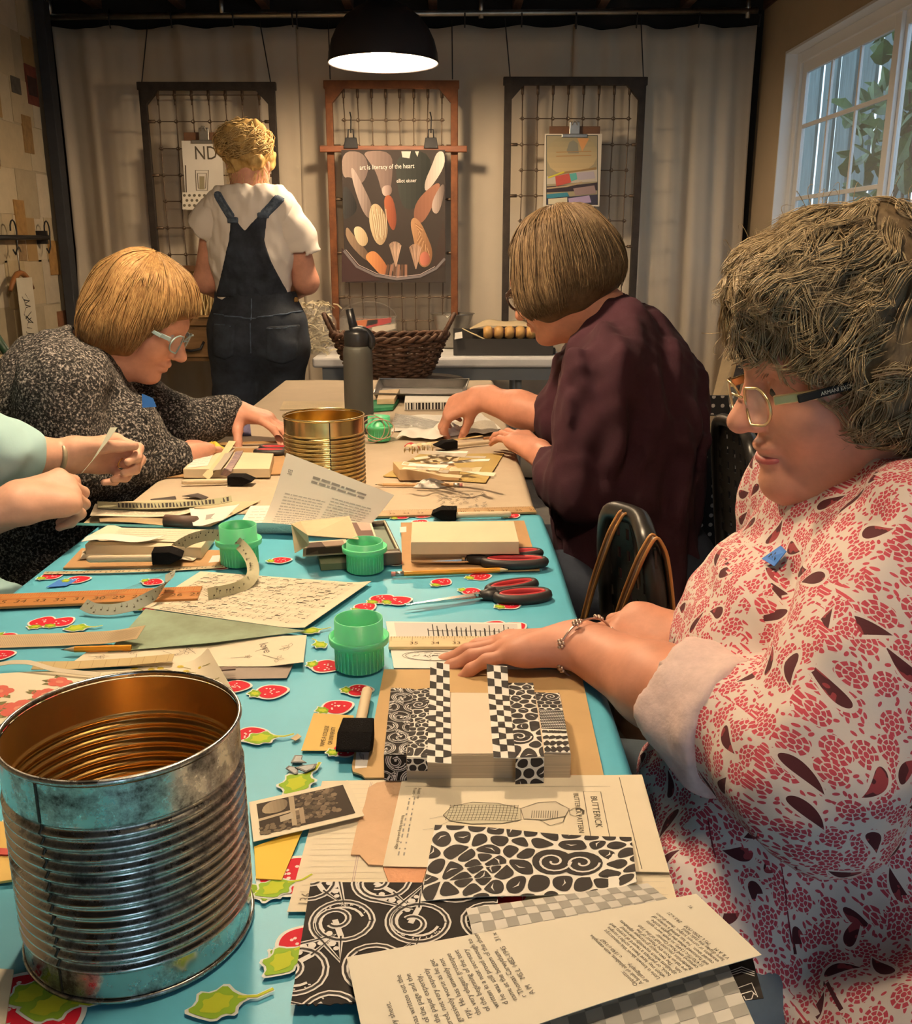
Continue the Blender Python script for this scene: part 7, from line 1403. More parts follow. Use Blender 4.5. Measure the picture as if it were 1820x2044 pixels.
def glasses(parent, L, s, frame, temple_col, rim_w=.0016, lens=True, text=None, both=(-1, 1)):
    g = thing('eyeglasses', None, None, (0, 0, 0)); bpy.data.objects.remove(g); b = MB()
    for q in (-1, 1):
        c = (.108, q * .034, -.016); pts = [L(c[0] - .010 * abs(math.cos(a) * .5 + .0) - .006 * (q * math.cos(a) > 0), c[1] + .026 * math.cos(a), c[2] + .019 * math.sin(a)) for a in np.linspace(0, 2 * PI, 25)[:-1]]; b.tube(pts, rim_w, 6, closed=True)
    b.tube([L(.106, -.009, -.010), L(.112, 0, -.006), L(.106, .009, -.010)], rim_w, 6); o = b.build('eyeglasses', frame, parent, smooth=True)
    for q in (-1, 1):
        MB().bar(L(.094, q * .063, -.008), L(.060, q * .079, -.008), .004, .009, L(0, 0, 1) - L(0, 0, 0)).build('hinge', frame, o, bev=.001); MB().bar(L(.078, q * .0795, -.008), L(-.006, q * .090, -.004), .0035, .0075, L(0, 0, 1) - L(0, 0, 0)).build('temple', temple_col, o, bev=.001)
        if lens: c = (.107, q * .034, -.016); MB().add([L(c[0], c[1], c[2])] + [L(c[0] - .006 * abs(math.cos(a) * .5) - .004 * (q * math.cos(a) > 0), c[1] + .0255 * math.cos(a), c[2] + .0185 * math.sin(a)) for a in np.linspace(0, 2 * PI, 25)[:-1]], [(0, 1 + i, 1 + (i + 1) % 24) for i in range(24)]).build('lens', M('spectacle_lens', (.9, .95, .95), .03, alpha=.12), o)
    return o
# ---------------------------------------------------------------- standing woman in dungarees (seen from behind)
def standing():
    Y = 3.9; p = lambda x, y, dy=0.: Dp(x, y, Y + dy); th = thing('person', 'standing woman seen from behind in white T-shirt and dark denim dungarees, blonde hair pinned up', 'person', (-.79, 3.9, 0))
    hc = p(497, 318, .03)
    B = Field((-1.12, 3.6, .9), (-.45, 4.35, 1.75), .0055); head(B, hc, (.08, 1, -.25), (0, .25, 1), p(500, 378, .0), .055)
    for el, wr, sh in ((p(412, 560, .06), p(440, 585, .30), p(430, 440, .02)), (p(611, 562, .06), p(575, 590, .30), p(588, 470, .03))):
        B.chain([sh, el, wr], [.050, .050, .034], .02)
        hand(B, wr, (.2 if wr[0] < -.8 else -.2, .95, -.1), (0, 0, 1), (1 if wr[0] < -.8 else -1, 0, 0), [(.3, .4, .3)] * 4)
    B.cone(p(470, 420, .02), p(530, 420, .02), .09, .09, .03); organic('body', B, m_skin2, th)
    T = Field((-1.14, 3.62, .93), (-.42, 4.18, 1.62), .006)
    for a, b_, r0, r1, fl in ((p(505, 600, .03), p(502, 500, .02), .150, .160, .72), (p(502, 500, .02), p(500, 420, .01), .160, .145, .72)): T.cone(a, b_, r0, r1, .05, ((0, 1, 0), fl))
    T.cone(p(448, 415, .0), p(552, 415, .0), .075, .075, .05, ((0, 1, 0), .95)); T.cone(p(478, 385, .01), p(522, 385, .01), .055, .055, .05)
    T.cut((0, 0, 1), float(p(500, 370, 0)[2])); SL = []
    for a, b_, c_ in ((p(447, 418, .01), p(420, 446, .02), p(404, 462, .03)), (p(553, 418, .01), p(588, 470, .03), p(606, 512, .04))):
        G = Field(*fbox([a, c_], .11), .006); G.chain([a, b_, c_ + (c_ - b_) * .3], [.084, .076, .074], .03, ((0, 1, 0), .92)); dd = nz(c_ - b_); G.cut(tuple(dd), float(dd @ c_)); G.cone(b_, c_ + dd * .1, .060, .064, .01, sub=True); G.noise(.003, 70, 7); SL.append(G)
    T.noise(.0045, 50, 4, (1, .4, .7)); T.noise(.0032, 110, 6, (1, .4, .5))
    shirt = organic('t_shirt', [T] + SL, M('white_cotton', (.74, .68, .62), .9, bump=(300, .15, .001)), th)
    Dn = Field((-1.10, 3.66, .02), (-.46, 4.22, 1.08), .0075); den = M('dark_denim', (.012, .016, .027), .85, var=(9, .5), col2=(.034, .046, .070), bump=(500, .3, .001))
    Dn.cone(p(512, 600, .03), p(514, 655, .02), .165, .185, .04, ((0, 1, 0), .72))
    for x0, x1, x2 in ((470, 472, 468), (560, 562, 556)): Dn.cone(p(x0, 655, .0), p(x1, 690, -.01), .108, .112, .04, ((0, 1, 0), 1.05)); Dn.chain([p(x1, 690, .02), (p(x1, 800, .03)), np.array((p(x2, 800, 0)[0], Y + .03, .42)), np.array((p(x2, 800, 0)[0], Y + .02, .05))], [.108, .090, .068, .062], .03)
    Dn.cut((0, 0, 1), float(p(500, 582, 0)[2])); Dn.noise(.003, 60, 9, (1, .5, .6)); trousers = organic('dungarees', Dn, den, th)
    bib = [p(*q)[[0, 2]] for q in ((432, 592), (452, 540), (468, 480), (470, 445), (478, 436), (499, 462), (527, 428), (541, 432), (536, 480), (548, 520), (578, 592))]
    bb = T.shell(bib, .007, 1, y_max=Y + .0); organic('bib', bb, den, trousers)
    fad = M('faded_denim', (.07, .10, .15), .85, var=(60, .5))
    for poly, nm in (([(433, 386), (444, 382), (480, 436), (470, 446)], 'strap'), ([(560, 390), (574, 398), (540, 436), (527, 428)], 'strap')):
        s_ = T.shell([p(*q)[[0, 2]] for q in poly], .011, 1, y_max=Y + .06); so = organic(nm, s_, M('strap_denim', (.05, .075, .125), .85, var=(70, .5), col2=(.16, .21, .29)), trousers)
        q = [p(*k)[[0, 2]] for k in poly]
        for a, b_ in ((0, 3), (1, 2)):
            e0, e1 = q[a], q[b_]; c_ = sum(q) / 4; e0 = e0 + (c_ - e0) * .08; e1 = e1 + (c_ - e1) * .08; dd = nz(e1 - e0); nn = np.array((-dd[1], dd[0])) * .0045; ed = T.shell([e0 - nn, e1 - nn, e1 + nn, e0 + nn], .0135, 1, y_max=Y + .06); organic('edge_stitching', ed, fad, so)
        c_ = (q[2] + q[3]) / 2; bk_ = T.shell([c_ + np.array(k) for k in ((-.022, -.010), (.022, -.010), (.022, .012), (-.022, .012))], .014, 1, y_max=Y + .06); organic('buckle', bk_, fad, so)
    for poly in ([(436, 640), (482, 642), (480, 705), (460, 712), (438, 706)], [(540, 648), (604, 644), (600, 712), (570, 722), (542, 712)]):
        pk = Dn.shell([p(*q)[[0, 2]] for q in poly], .006, 1, y_max=Y + .0); po = organic('back_pocket', pk, M('pocket_denim', (.014, .019, .031), .85, var=(9, .5), col2=(.040, .054, .08)), trousers)
        hem = Dn.shell([p(*q)[[0, 2]] for q in ((poly[0][0] + 2, poly[0][1] + 2), (poly[1][0] - 2, poly[1][1] + 2), (poly[1][0] - 2, poly[1][1] + 6), (poly[0][0] + 2, poly[0][1] + 6))], .009, 1, y_max=Y + .0); organic('pocket_hem', hem, fad, po)
    sm = Dn.shell([p(*q)[[0, 2]] for q in ((509, 592), (513, 592), (513, 700), (509, 700))], .006, 1, y_max=Y + .0); organic('seam', sm, fad, trousers); yk = Dn.shell([p(*q)[[0, 2]] for q in ((432, 622), (510, 630), (606, 618), (606, 622), (510, 634), (432, 626))], .006, 1, y_max=Y + .0); organic('yoke_seam', yk, fad, trousers)
    tg = Dn.shell([p(*q)[[0, 2]] for q in ((586, 592), (600, 592), (600, 604), (586, 604))], .008, 1, y_max=Y + .02); organic('leather_tag', tg, M('tan_tag', (.40, .22, .06), .6), trousers)
    for x in (468, 556): q = p(x, 800, 0)[0]; S = Field((q - .07, Y - .1, 0), (q + .07, Y + .26, .1), .008); S.cone((q, Y - .02, .042), (q, Y + .16, .035), .04, .036, .02); S.cut((0, 0, -1), -.001); organic('shoe', S, M('dark_shoe', (.03, .025, .02), .6), th)
    # pinned-up blonde hair
    H = Field((hc[0] - .17, hc[1] - .2, hc[2] - .17), (hc[0] + .17, hc[1] + .2, hc[2] + .22), .006); top = p(487, 283, -.02); H.ell(p(496, 312, .02), (.096, .105, .085), None, .02); H.ell(top, (.098, .088, .074), None, .03); H.ell(p(490, 322, -.055), (.060, .03, .034), None, .03); H.noise(.010, 55, 2); H.noise(.006, 130, 3)
    hb = hair_mat('blonde_hair', (.34, .19, .05), (.62, .42, .16), 70); organic('hair', H, hb, th); r = np.random.default_rng(5); ps = []; rs = []
    for k in range(900):
        d = nz(r.normal(size=3) * (1, 1, 1) + (0, -.4, .2)); c = top + (0, 0, -.005); R_ = np.array((.100, .092, .078)); st = c + d * R_; tw = nz(np.cross(d, (.3, .2, 1)) + r.normal(size=3) * .5); P = []
        for t in np.linspace(0, 1, 9): v = nz(d + tw * t * .9 + np.array((0, 0, -.5 * t * t))); P.append(c + v * R_ * (1.02 + .08 * math.sin(3 * t + k) + (.16 * t if k % 5 == 0 else 0)))
        ps.append(P); rs.append(.0019)
    for k in range(150):
        a = r.uniform(-2.5, -.6); st = hc + np.array((.082 * math.cos(a), .085 * math.sin(a), r.uniform(-.05, .03))); P = [st + np.array((.006 * math.sin(5 * t + k) + .02 * t * math.cos(a), .006 * math.cos(4 * t + k) + .01 * t * math.sin(a), -.075 * t)) for t in np.linspace(0, 1, 8)]; ps.append(P); rs.append(.0009)
    strands('hair_strands', ps, rs, hair_mat('pale_blonde_strand', (.42, .26, .08), (.78, .58, .28), 140), th)
standing()
# ---------------------------------------------------------------- woman in purple, far right of the table
def purple():
    th = thing('person', 'seated woman in a dark purple sweater with a brown bob, bent over the table', 'person', (.42, 1.97, 0))
    C = Dp(1108, 545, 2.06); f = (-.74, .50, -.45); up = (-.30, .25, .92); nb = Dp(1238, 655, 2.03)
    shL, elL, wrL = Dp(1222, 740, 1.86), Dp(1160, 975, 1.87), Dp(1075, 905, 2.05); shR, elR, wrR = Dp(1180, 730, 2.20), Dp(1120, 840, 2.22), Dp(955, 793, 2.34)
    B = Field(C - .2, np.maximum(C + .2, nb + .1), .0045); L, R3 = head(B, C, f, up, nb, .054)
    A = Field(*fbox([elL, wrL, Dp(985, 865, 2.2)], .05), .0028); A.chain([elL, elL * .45 + wrL * .55, wrL], [.043, .040, .028], .02); nails = []
    hand(A, wrL, nz(Dp(1012, 858, 2.15) - wrL), (.15, -.35, .9), (-.3, 1, .2), [(.35, .5, .3), (.25, .45, .3), (.2, .4, .3), (.25, .4, .25)], .12, (.55, .6, -.55), .3, .98, nails)
    A2 = Field(*fbox([elR, wrR, Dp(870, 860, 2.4)], .05), .0028); A2.chain([elR, elR * .5 + wrR * .5, wrR], [.046, .042, .029], .02)
    hand(A2, wrR, nz(Dp(905, 815, 2.36) - wrR), (-.35, -.45, .8), (.1, -1, -.3), [(.75, .55, .3), (.7, .5, .3), (.75, .6, .4), (.85, .7, .4)], .05, (.75, .25, -.75), .2, .98, nails)
    T0 = Field((.02, 1.7, .4), (.62, 2.36, 1.08), .014); T0.cone((.38, 1.98, .58), (.365, 1.99, .95), .11, .09); T0.cone(shL, shR, .045, .045); T0.chain([shL, elL, elL * .6 + wrL * .4], [.045, .038, .032]); T0.chain([shR, elR, elR * .6 + wrR * .4], [.045, .038, .032]); T0.cone((.365, 1.99, .95), nb, .06, .045); body = organic('body', [B, A, A2, T0], m_skin, th); put_nails(nails, body)
    S = Field((.08, 1.62, .38), (.72, 2.42, 1.14), .0065); pur = M('purple_knit', (.038, .0075, .016), .92, var=(7, .25), bump=(420, .35, .001))
    S.chain([(.385, 1.97, .50), (.372, 1.97, .68), (.375, 1.98, .86), (.360, 1.99, .98)], [.166, .150, .144, .114], .05, ((0, 1, 0), 1.12)); S.cone(shL + (.02, .03, -.01), shR + (.02, -.03, -.01), .082, .082, .05); S.cone(nb + (.0, 0, -.05), nb + (-.01, 0, -.012), .085, .068, .04); S.cone((.435, 1.98, .93), (.415, 1.97, .72), .10, .12, .05)
    S.chain([shL, elL + (0, -.02, .0)], [.080, .066], .012); S.cone(elL + (0, -.02, 0), elL * .55 + wrL * .45, .064, .056, .02); S.chain([shR, elR], [.076, .062], .035); S.cone(elR, elR * .85 + wrR * .15, .060, .056, .03)
    ax = nz(nb - Dp(1130, 760, 2.0) + np.array((.05, 0, .1))); hl = Field.copy(S); S.cone(nb + (.0, 0, .0), nb + (-.06, .03, .09), .056, .07, .012, sub=True)
    S.cut((0, 0, -1), -.455); S.noise(.0080, 26, 3, (1.4, .8, .5)); S.noise(.0065, 62, 8, (1.5, .9, .22)); S.noise(.0030, 130, 11, (1, 1, .6)); organic('sweater', S, pur, th)
    c = nb + np.array((-.006, .004, .004)); e1, e2, e3 = ortho((-.55, .28, .79), (0, 0, 1)); MB().tube([c + .0605 * (math.cos(a) * e2 + math.sin(a) * e3) for a in np.linspace(0, 2 * PI, 33)[:-1]], .0055, 8, closed=True).build('neckband', pur, th, smooth=True)
    J = Field((-.2, 1.72, .3), (.66, 2.24, .66), .012); J.cone((.43, 1.98, .50), (.40, 1.98, .52), .165, .165)
    for dy in (-.09, .09): J.cone((.40, 1.98 + dy, .50), (-.02, 1.98 + dy * 1.2, .52), .095, .075, .03)
    J.cut((0, 0, -1), -.456); organic('jeans', J, M('navy_denim', (.022, .030, .050), .85, var=(10, .4)), th)
    b = MB()
    for dy in (-.11, .11): b = MB(); b.tube([(-.02, 1.98 + dy * 1.1, .50), (.0, 1.98 + dy * 1.1, .04)], [.068, .05], 14); b.build('trouser_leg', M('navy_denim'), th, smooth=True); MB().ball((-.05, 1.98 + dy * 1.1, .035), (.11, .042, .034), 14).build('shoe', M('dark_shoe'), th, smooth=True)
    glasses(th, L, 1, M('tortoiseshell', (.035, .018, .012), .3), M('tortoiseshell'), .0026)
    # brown bob
    hc = Dp(1127, 522, 2.05); H = Field(hc - .2, hc + .19, .005); hf, hs, hu = ortho((-.80, .52, -.25), (-.16, .10, .98)); Rh = np.array((hf, hs, hu)); q = lambda a, b_, c_: hc + hf * a + hs * b_ + hu * c_
    H.ell(q(0, 0, .008), (.114, .101, .108), Rh, .02); H.ell(q(-.002, 0, -.035), (.113, .103, .076), Rh, .04); H.ell(q(.035, -.045, -.070), (.068, .050, .046), Rh, .05); H.ell(q(.035, .05, -.070), (.068, .050, .046), Rh, .05); H.ell(q(.122, 0, -.105), (.085, .090, .105), Rh, .03, sub=True); H.ell(q(-.03, 0, -.165), (.095, .10, .05), Rh, .02, sub=True); H.noise(.0025, 60, 3, (1, 1, .3))
    hm = hair_mat('ash_brown_hair', (.075, .042, .020), (.14, .088, .045), 70); organic('hair', H, hm, th)
    bob(H, q(0, 0, 0), hf, hu, (.127, .116, .124), hm, hair_mat('ash_brown_strand', (.075, .045, .022), (.20, .135, .072), 160), th, lambda ph: 1.25 if abs(ph) < .75 else (2.75 if abs(ph) < 1.9 else 2.35), .6, 2600, 4, wave=.002, inward=.1, r_str=.0013)
purple()
# ---------------------------------------------------------------- woman in tweed, far left
def tweed():
    th = thing('person', 'seated woman in a speckled black tweed sweater with a strawberry-blonde bob, looking down', 'person', (-.9, 1.97, 0))
    C = Dp(284, 622, 2.05); f = (.86, -.05, -.50); up = (.50, 0, .86); nb = Dp(185, 712, 2.03)
    shR, elR, wrR = Dp(122, 772, 1.82), Dp(128, 945, 1.80), Dp(352, 912, 2.0); shL, elL, wrL = Dp(205, 765, 2.24), Dp(350, 850, 2.25), Dp(475, 822, 2.34)
    B = Field(C - .2, C + .2, .0042); B = Field(np.minimum(C - .19, nb - .1), C + .19, .0042); L, R3 = head(B, C, f, up, nb, .056, 1.0); nails = []
    A = Field(*fbox([elR * .4 + wrR * .6, wrR, Dp(440, 888, 2.1)], .05), .0028); A.cone(elR * .4 + wrR * .6, wrR, .036, .029, .02); hand(A, wrR, nz(Dp(425, 882, 2.12) - wrR), (-.15, -.45, .85), (.2, 1, 0), [(.35, .25, .2), (.3, .25, .2), (.3, .25, .2), (.3, .3, .2)], .05, (.7, .55, -.4), .3, 1.0, nails)
    A2 = Field(*fbox([elL * .4 + wrL * .6, wrL, Dp(570, 870, 2.3)], .05), .0028); A2.cone(elL * .4 + wrL * .6, wrL, .036, .029, .02); hand(A2, wrL, nz(Dp(550, 842, 2.30) - wrL), (.1, .1, 1), (.3, -1, -.2), [(.35, .4, .3), (.3, .35, .3), (.3, .35, .25), (.3, .3, .25)], .06, (.35, .45, -.85), .15, 1.0, nails)
    T0 = Field((-1.15, 1.7, .4), (-.42, 2.42, 1.06), .014); T0.cone((-.84, 1.98, .58), (-.83, 1.99, .88), .11, .09); T0.cone(shL, shR, .045, .045); T0.chain([shL, elL, elL * .4 + wrL * .6], [.045, .038, .030]); T0.chain([shR, elR, elR * .4 + wrR * .6], [.045, .038, .030]); T0.cone((-.83, 1.99, .88), nb, .06, .045); body = organic('body', [B, A, A2, T0], m_skin2, th); put_nails(nails, body)
    S = Field((-1.22, 1.58, .36), (-.36, 2.46, 1.06), .0065); tw = M('speckled_tweed', (.03, .03, .03), .95, bump=(170, 1.0, .006)); n_, L_, B_ = nodes_of(tw)
    tc = n_.new('ShaderNodeTexCoord'); v1 = n_.new('ShaderNodeTexNoise'); v1.inputs['Scale'].default_value = 200; v1.inputs['Detail'].default_value = 3; v1.inputs['Roughness'].default_value = .7; L_.new(tc.outputs['Object'], v1.inputs['Vector']); rp = n_.new('ShaderNodeValToRGB'); L_.new(v1.outputs['Fac'], rp.inputs[0]); rp.color_ramp.elements[0].position = .50; rp.color_ramp.elements[0].color = (.012, .011, .011, 1); rp.color_ramp.elements[1].position = .66; rp.color_ramp.elements[1].color = (.36, .33, .31, 1); L_.new(rp.outputs[0], B_.inputs['Base Color'])
    S.chain([(-.86, 1.97, .48), (-.85, 1.98, .66), (-.835, 1.99, .82), (-.835, 2.0, .92)], [.170, .168, .155, .112], .05, ((0, 1, 0), 1.08)); S.cone(Dp(105, 810, 2.0), Dp(140, 765, 2.02), .085, .078, .06); S.cone(shR + (-.01, .05, 0), shL + (-.01, -.05, 0), .085, .085, .05); S.cone(nb + (-.02, 0, -.06), nb + (-.012, 0, -.015), .09, .075, .04); S.cone(Dp(230, 880, 1.96), Dp(220, 960, 1.95), .11, .10, .05)
    S.chain([shR, elR], [.085, .078], .03); S.cone(elR, elR * .12 + wrR * .88, .074, .050, .03); S.chain([shL, elL], [.080, .068], .03); S.cone(elL, elL * .10 + wrL * .90, .060, .048, .03); S.cone(nb, nb + (.07, 0, .08), .060, .075, .012, sub=True); S.cut((0, 0, -1), -.455); S.noise(.004, 34, 5, (1, .6, 1)); S.noise(.003, 80, 8, (1, .7, .6)); S.noise(.0016, 420, 2, oct=7)
    organic('sweater', S, tw, th)
    c = nb + np.array((.012, 0, .006)); e1, e2, e3 = ortho((.62, 0, .78), (0, 0, 1)); MB().tube([c + .0615 * (math.cos(a) * e2 + math.sin(a) * e3) for a in np.linspace(0, 2 * PI, 33)[:-1]], .006, 8, closed=True).build('white_undershirt_edge', m_white, th, smooth=True)
    q = Dp(298, 795, 1.845); tg = MB().slab([Dp(283, 786, 1.90), Dp(305, 795, 1.90), Dp(312, 812, 1.90), Dp(284, 814, 1.90)][::-1], .001).build('blue_name_tape', m_tape, th)
    J = Field((-1.12, 1.72, .3), (-.2, 2.24, .66), .012); J.cone((-.87, 1.98, .48), (-.84, 1.98, .50), .155, .155)
    for dy in (-.09, .09): J.cone((-.94, 1.98 + dy, .50), (-.50, 1.98 + dy * 1.2, .52), .095, .075, .03)
    J.cut((0, 0, -1), -.456); organic('trousers', J, M('charcoal_cloth', (.035, .035, .04), .9), th)
    for dy in (-.11, .11): MB().tube([(-.50, 1.98 + dy * 1.1, .50), (-.52, 1.98 + dy * 1.1, .04)], [.068, .05], 14).build('trouser_leg', M('charcoal_cloth'), th, smooth=True); MB().ball((-.47, 1.98 + dy * 1.1, .035), (.11, .042, .034), 14).build('shoe', M('dark_shoe'), th, smooth=True)
    glasses(th, L, 1, M('pale_blue_frame', (.30, .42, .44), .3), M('pale_blue_frame'), .0018)
    er = L(-.005, .088, -.066); MB().ball(er, (.0048, .0048, .0062), 10).build('earring', M('green_pearl', (.45, .62, .50), .2, .5), th, smooth=True)
    for s_ in (-1, 1): MB().ball(L(.083, s_ * .031, -.013), .011, 14).build('eye', M('eye_white', (.55, .48, .44), .25), th, smooth=True)
    H = Field(C - .2, C + .2, .005); hf, hs, hu = ortho((.93, -.03, -.36), (.36, 0, .93)); Rh = np.array((hf, hs, hu)); hc = Dp(282, 606, 2.05); q = lambda a, b_, c_: hc + hf * a + hs * b_ + hu * c_
    H.ell(q(.004, 0, .006), (.112, .099, .106), Rh, .02); H.ell(q(-.025, 0, -.042), (.080, .093, .070), Rh, .04); H.ell(q(-.02, .072, -.07), (.06, .03, .05), Rh, .04); H.ell(q(-.02, -.072, -.07), (.06, .03, .05), Rh, .04); H.ell(q(.105, 0, -.080), (.092, .092, .085), Rh, .02, sub=True); H.ell(q(.02, 0, -.15), (.12, .10, .05), Rh, .02, sub=True); H.noise(.003, 60, 3, (1, 1, .4))
    hm = hair_mat('strawberry_blonde', (.13, .05, .014), (.26, .125, .04), 60); organic('hair', H, hm, th)
    bob(H, q(0, 0, 0), hf, hu, (.124, .112, .108), hm, hair_mat('strawberry_strand', (.155, .075, .026), (.40, .25, .10), 150), th, lambda ph: 1.42 if abs(ph) < .6 else (1.6 + .85 * min(1, (abs(ph) - .6) / .5) if abs(ph) < 1.7 else 2.45), .6, 2600, 6, wave=.003, inward=.1, r_str=.0013)
tweed()
# ---------------------------------------------------------------- person with aqua sleeves (only arms in the picture)
def aqua():
    th = thing('person', 'person at the left edge with aqua sleeves and a thin watch, holding a paper strip', 'person', (-1.05, 1.5, 0))
    w1, e1 = Dp(128, 912, 1.62), Dp(-40, 900, 1.52); w2, e2 = Dp(30, 1010, 1.40), Dp(-190, 1080, 1.42); nails = []
    A = Field(*fbox([e1, w1, Dp(250, 900, 1.66)], .06), .0025); A.cone(e1, w1, .043, .029, .02); JT = hand(A, w1, nz(Dp(205, 905, 1.66) - w1), (-.15, .85, .45), (.1, -.2, 1), [(.75, 1.25, .7), (.9, 1.3, .7), (1.0, 1.35, .7), (1.05, 1.35, .7)], .03, (.85, .35, -.45), .25, 1.0, nails)
    A2 = Field(*fbox([e2, w2, Dp(190, 1000, 1.46)], .06), .0025); A2.cone(e2, w2, .044, .031, .02); hand(A2, w2, nz(Dp(110, 985, 1.45) - w2), (-.1, -.80, .5), (.1, .3, .9), [(.7, 1.1, .7), (.85, 1.2, .7), (.95, 1.25, .7), (1.05, 1.25, .7)], .02, (.85, .30, -.25), .30, 1.04, nails)
    C = np.array((-.86, 1.52, 1.16)); nb = np.array((-.97, 1.52, 1.0)); B = Field(C - .22, C + .2, .006); L, R3 = head(B, C, (.9, .1, -.4), (.4, 0, .9), nb); T0 = Field((-1.3, 1.2, .4), (-.6, 1.85, 1.08), .014); T0.cone((-1.05, 1.52, .58), (-1.0, 1.52, .93), .11, .09); T0.cone((-1.0, 1.72, .96), (-1.0, 1.32, .96), .045, .045); T0.chain([(-1.0, 1.72, .96), e1, e1 * .7 + w1 * .3], [.045, .04, .034]); T0.chain([(-1.0, 1.32, .96), e2, e2 * .7 + w2 * .3], [.045, .04, .034]); T0.cone((-1.0, 1.52, .93), nb, .06, .045); body = organic('body', [A, A2, B, T0], M('pale_skin', (.66, .37, .26), .5, var=(26, .16), bump=(220, .12, .001), spec=.35), th); put_nails(nails, body)
    S = Field((-1.32, 1.18, .40), (-.52, 1.86, 1.08), .007); aq = M('aqua_cotton', (.34, .54, .57), .9, bump=(260, .15, .001)); S.chain([(-1.06, 1.52, .50), (-1.05, 1.52, .75), (-1.0, 1.52, .95)], [.17, .165, .11], .05, ((0, 1, 0), 1.15)); sh1, sh2 = np.array((-1.0, 1.72, .96)), np.array((-1.0, 1.32, .96)); S.cone(sh1, sh2, .075, .075, .05); S.chain([sh1, e1, e1 * .62 + w1 * .38], [.075, .068, .055], .03); S.chain([sh2, e2], [.075, .066], .03); S.cone(e2, e2 * .8 + w2 * .2, .066, .058, .03)
    S.cone((-.90, 1.46, .66), (-.70, 1.44, .60), .10, .07, .05); S.noise(.005, 40, 3); S.noise(.003, 90, 5); organic('shirt', S, aq, th)
    J = Field((-1.26, 1.22, .3), (-.36, 1.8, .66), .012); J.cone((-1.06, 1.52, .48), (-1.04, 1.52, .5), .165, .165)
    for dy in (-.1, .1): J.cone((-1.02, 1.5 + dy, .50), (-.55, 1.5 + dy, .53), .098, .08, .03)
    J.cut((0, 0, -1), -.456); organic('trousers', J, M('black_cloth', (.012, .012, .014), .9), th)
    for dy in (-.1, .1): MB().tube([(-.55, 1.5 + dy, .50), (-.58, 1.5 + dy, .04)], [.068, .05], 14).build('trouser_leg', M('black_cloth'), th, smooth=True); MB().ball((-.52, 1.5 + dy, .035), (.11, .042, .034), 14).build('shoe', M('dark_shoe'), th, smooth=True)
    H = Field(C - .2, C + .2, .007); H.ell(C + (-.02, 0, .035), (.112, .095, .10), None, .02); H.ell(C + (.11, 0, -.06), (.09, .10, .09), None, .02, sub=True); H.noise(.004, 50, 3); organic('hair', H, hair_mat('grey_hair', (.25, .22, .19), (.45, .42, .38), 60), th)
    d = nz(w1 - e1); c = e1 * .10 + w1 * .90; _, u1, u2 = frame_of(d); wt = MB().tube([c + .033 * (math.cos(a) * u1 + .85 * math.sin(a) * u2) for a in np.linspace(0, 2 * PI, 29)[:-1]], .0028, 6, closed=True, ell=1.6).build('watch_band', M('tan_band', (.36, .30, .20), .4, .3), th, smooth=True); MB().cyl(c + u2 * -.028 + u1 * -.004, c + u2 * -.036 + u1 * -.004, .011, n=20).build('watch_case', M('watch_gold', (.62, .52, .32), .3, .9), wt)
    ra, rb = JT[8], JT[9]; _, g1, g2 = frame_of(rb - ra); MB().tube([ra * .55 + rb * .45 + .0098 * (math.cos(a) * g1 + math.sin(a) * g2) for a in np.linspace(0, 2 * PI, 21)[:-1]], .0014, 6, closed=True).build('ring', M('gold_ring', (.8, .55, .2), .25, 1), th, smooth=True)
    strip3('stiff grey-green paper strip held up between the hands with aqua sleeves', [Dp(162, 945, 1.52), Dp(185, 918, 1.555), Dp(208, 885, 1.59), Dp(227, 853, 1.62)], [(.45, .3, .5), (.45, .3, .5), (.5, .3, .4), (.6, .2, .3)], [.004] * 10 + [.005 + .00033 * k for k in range(30)], M('grey_green_strip'), name='held_strip')
aqua()
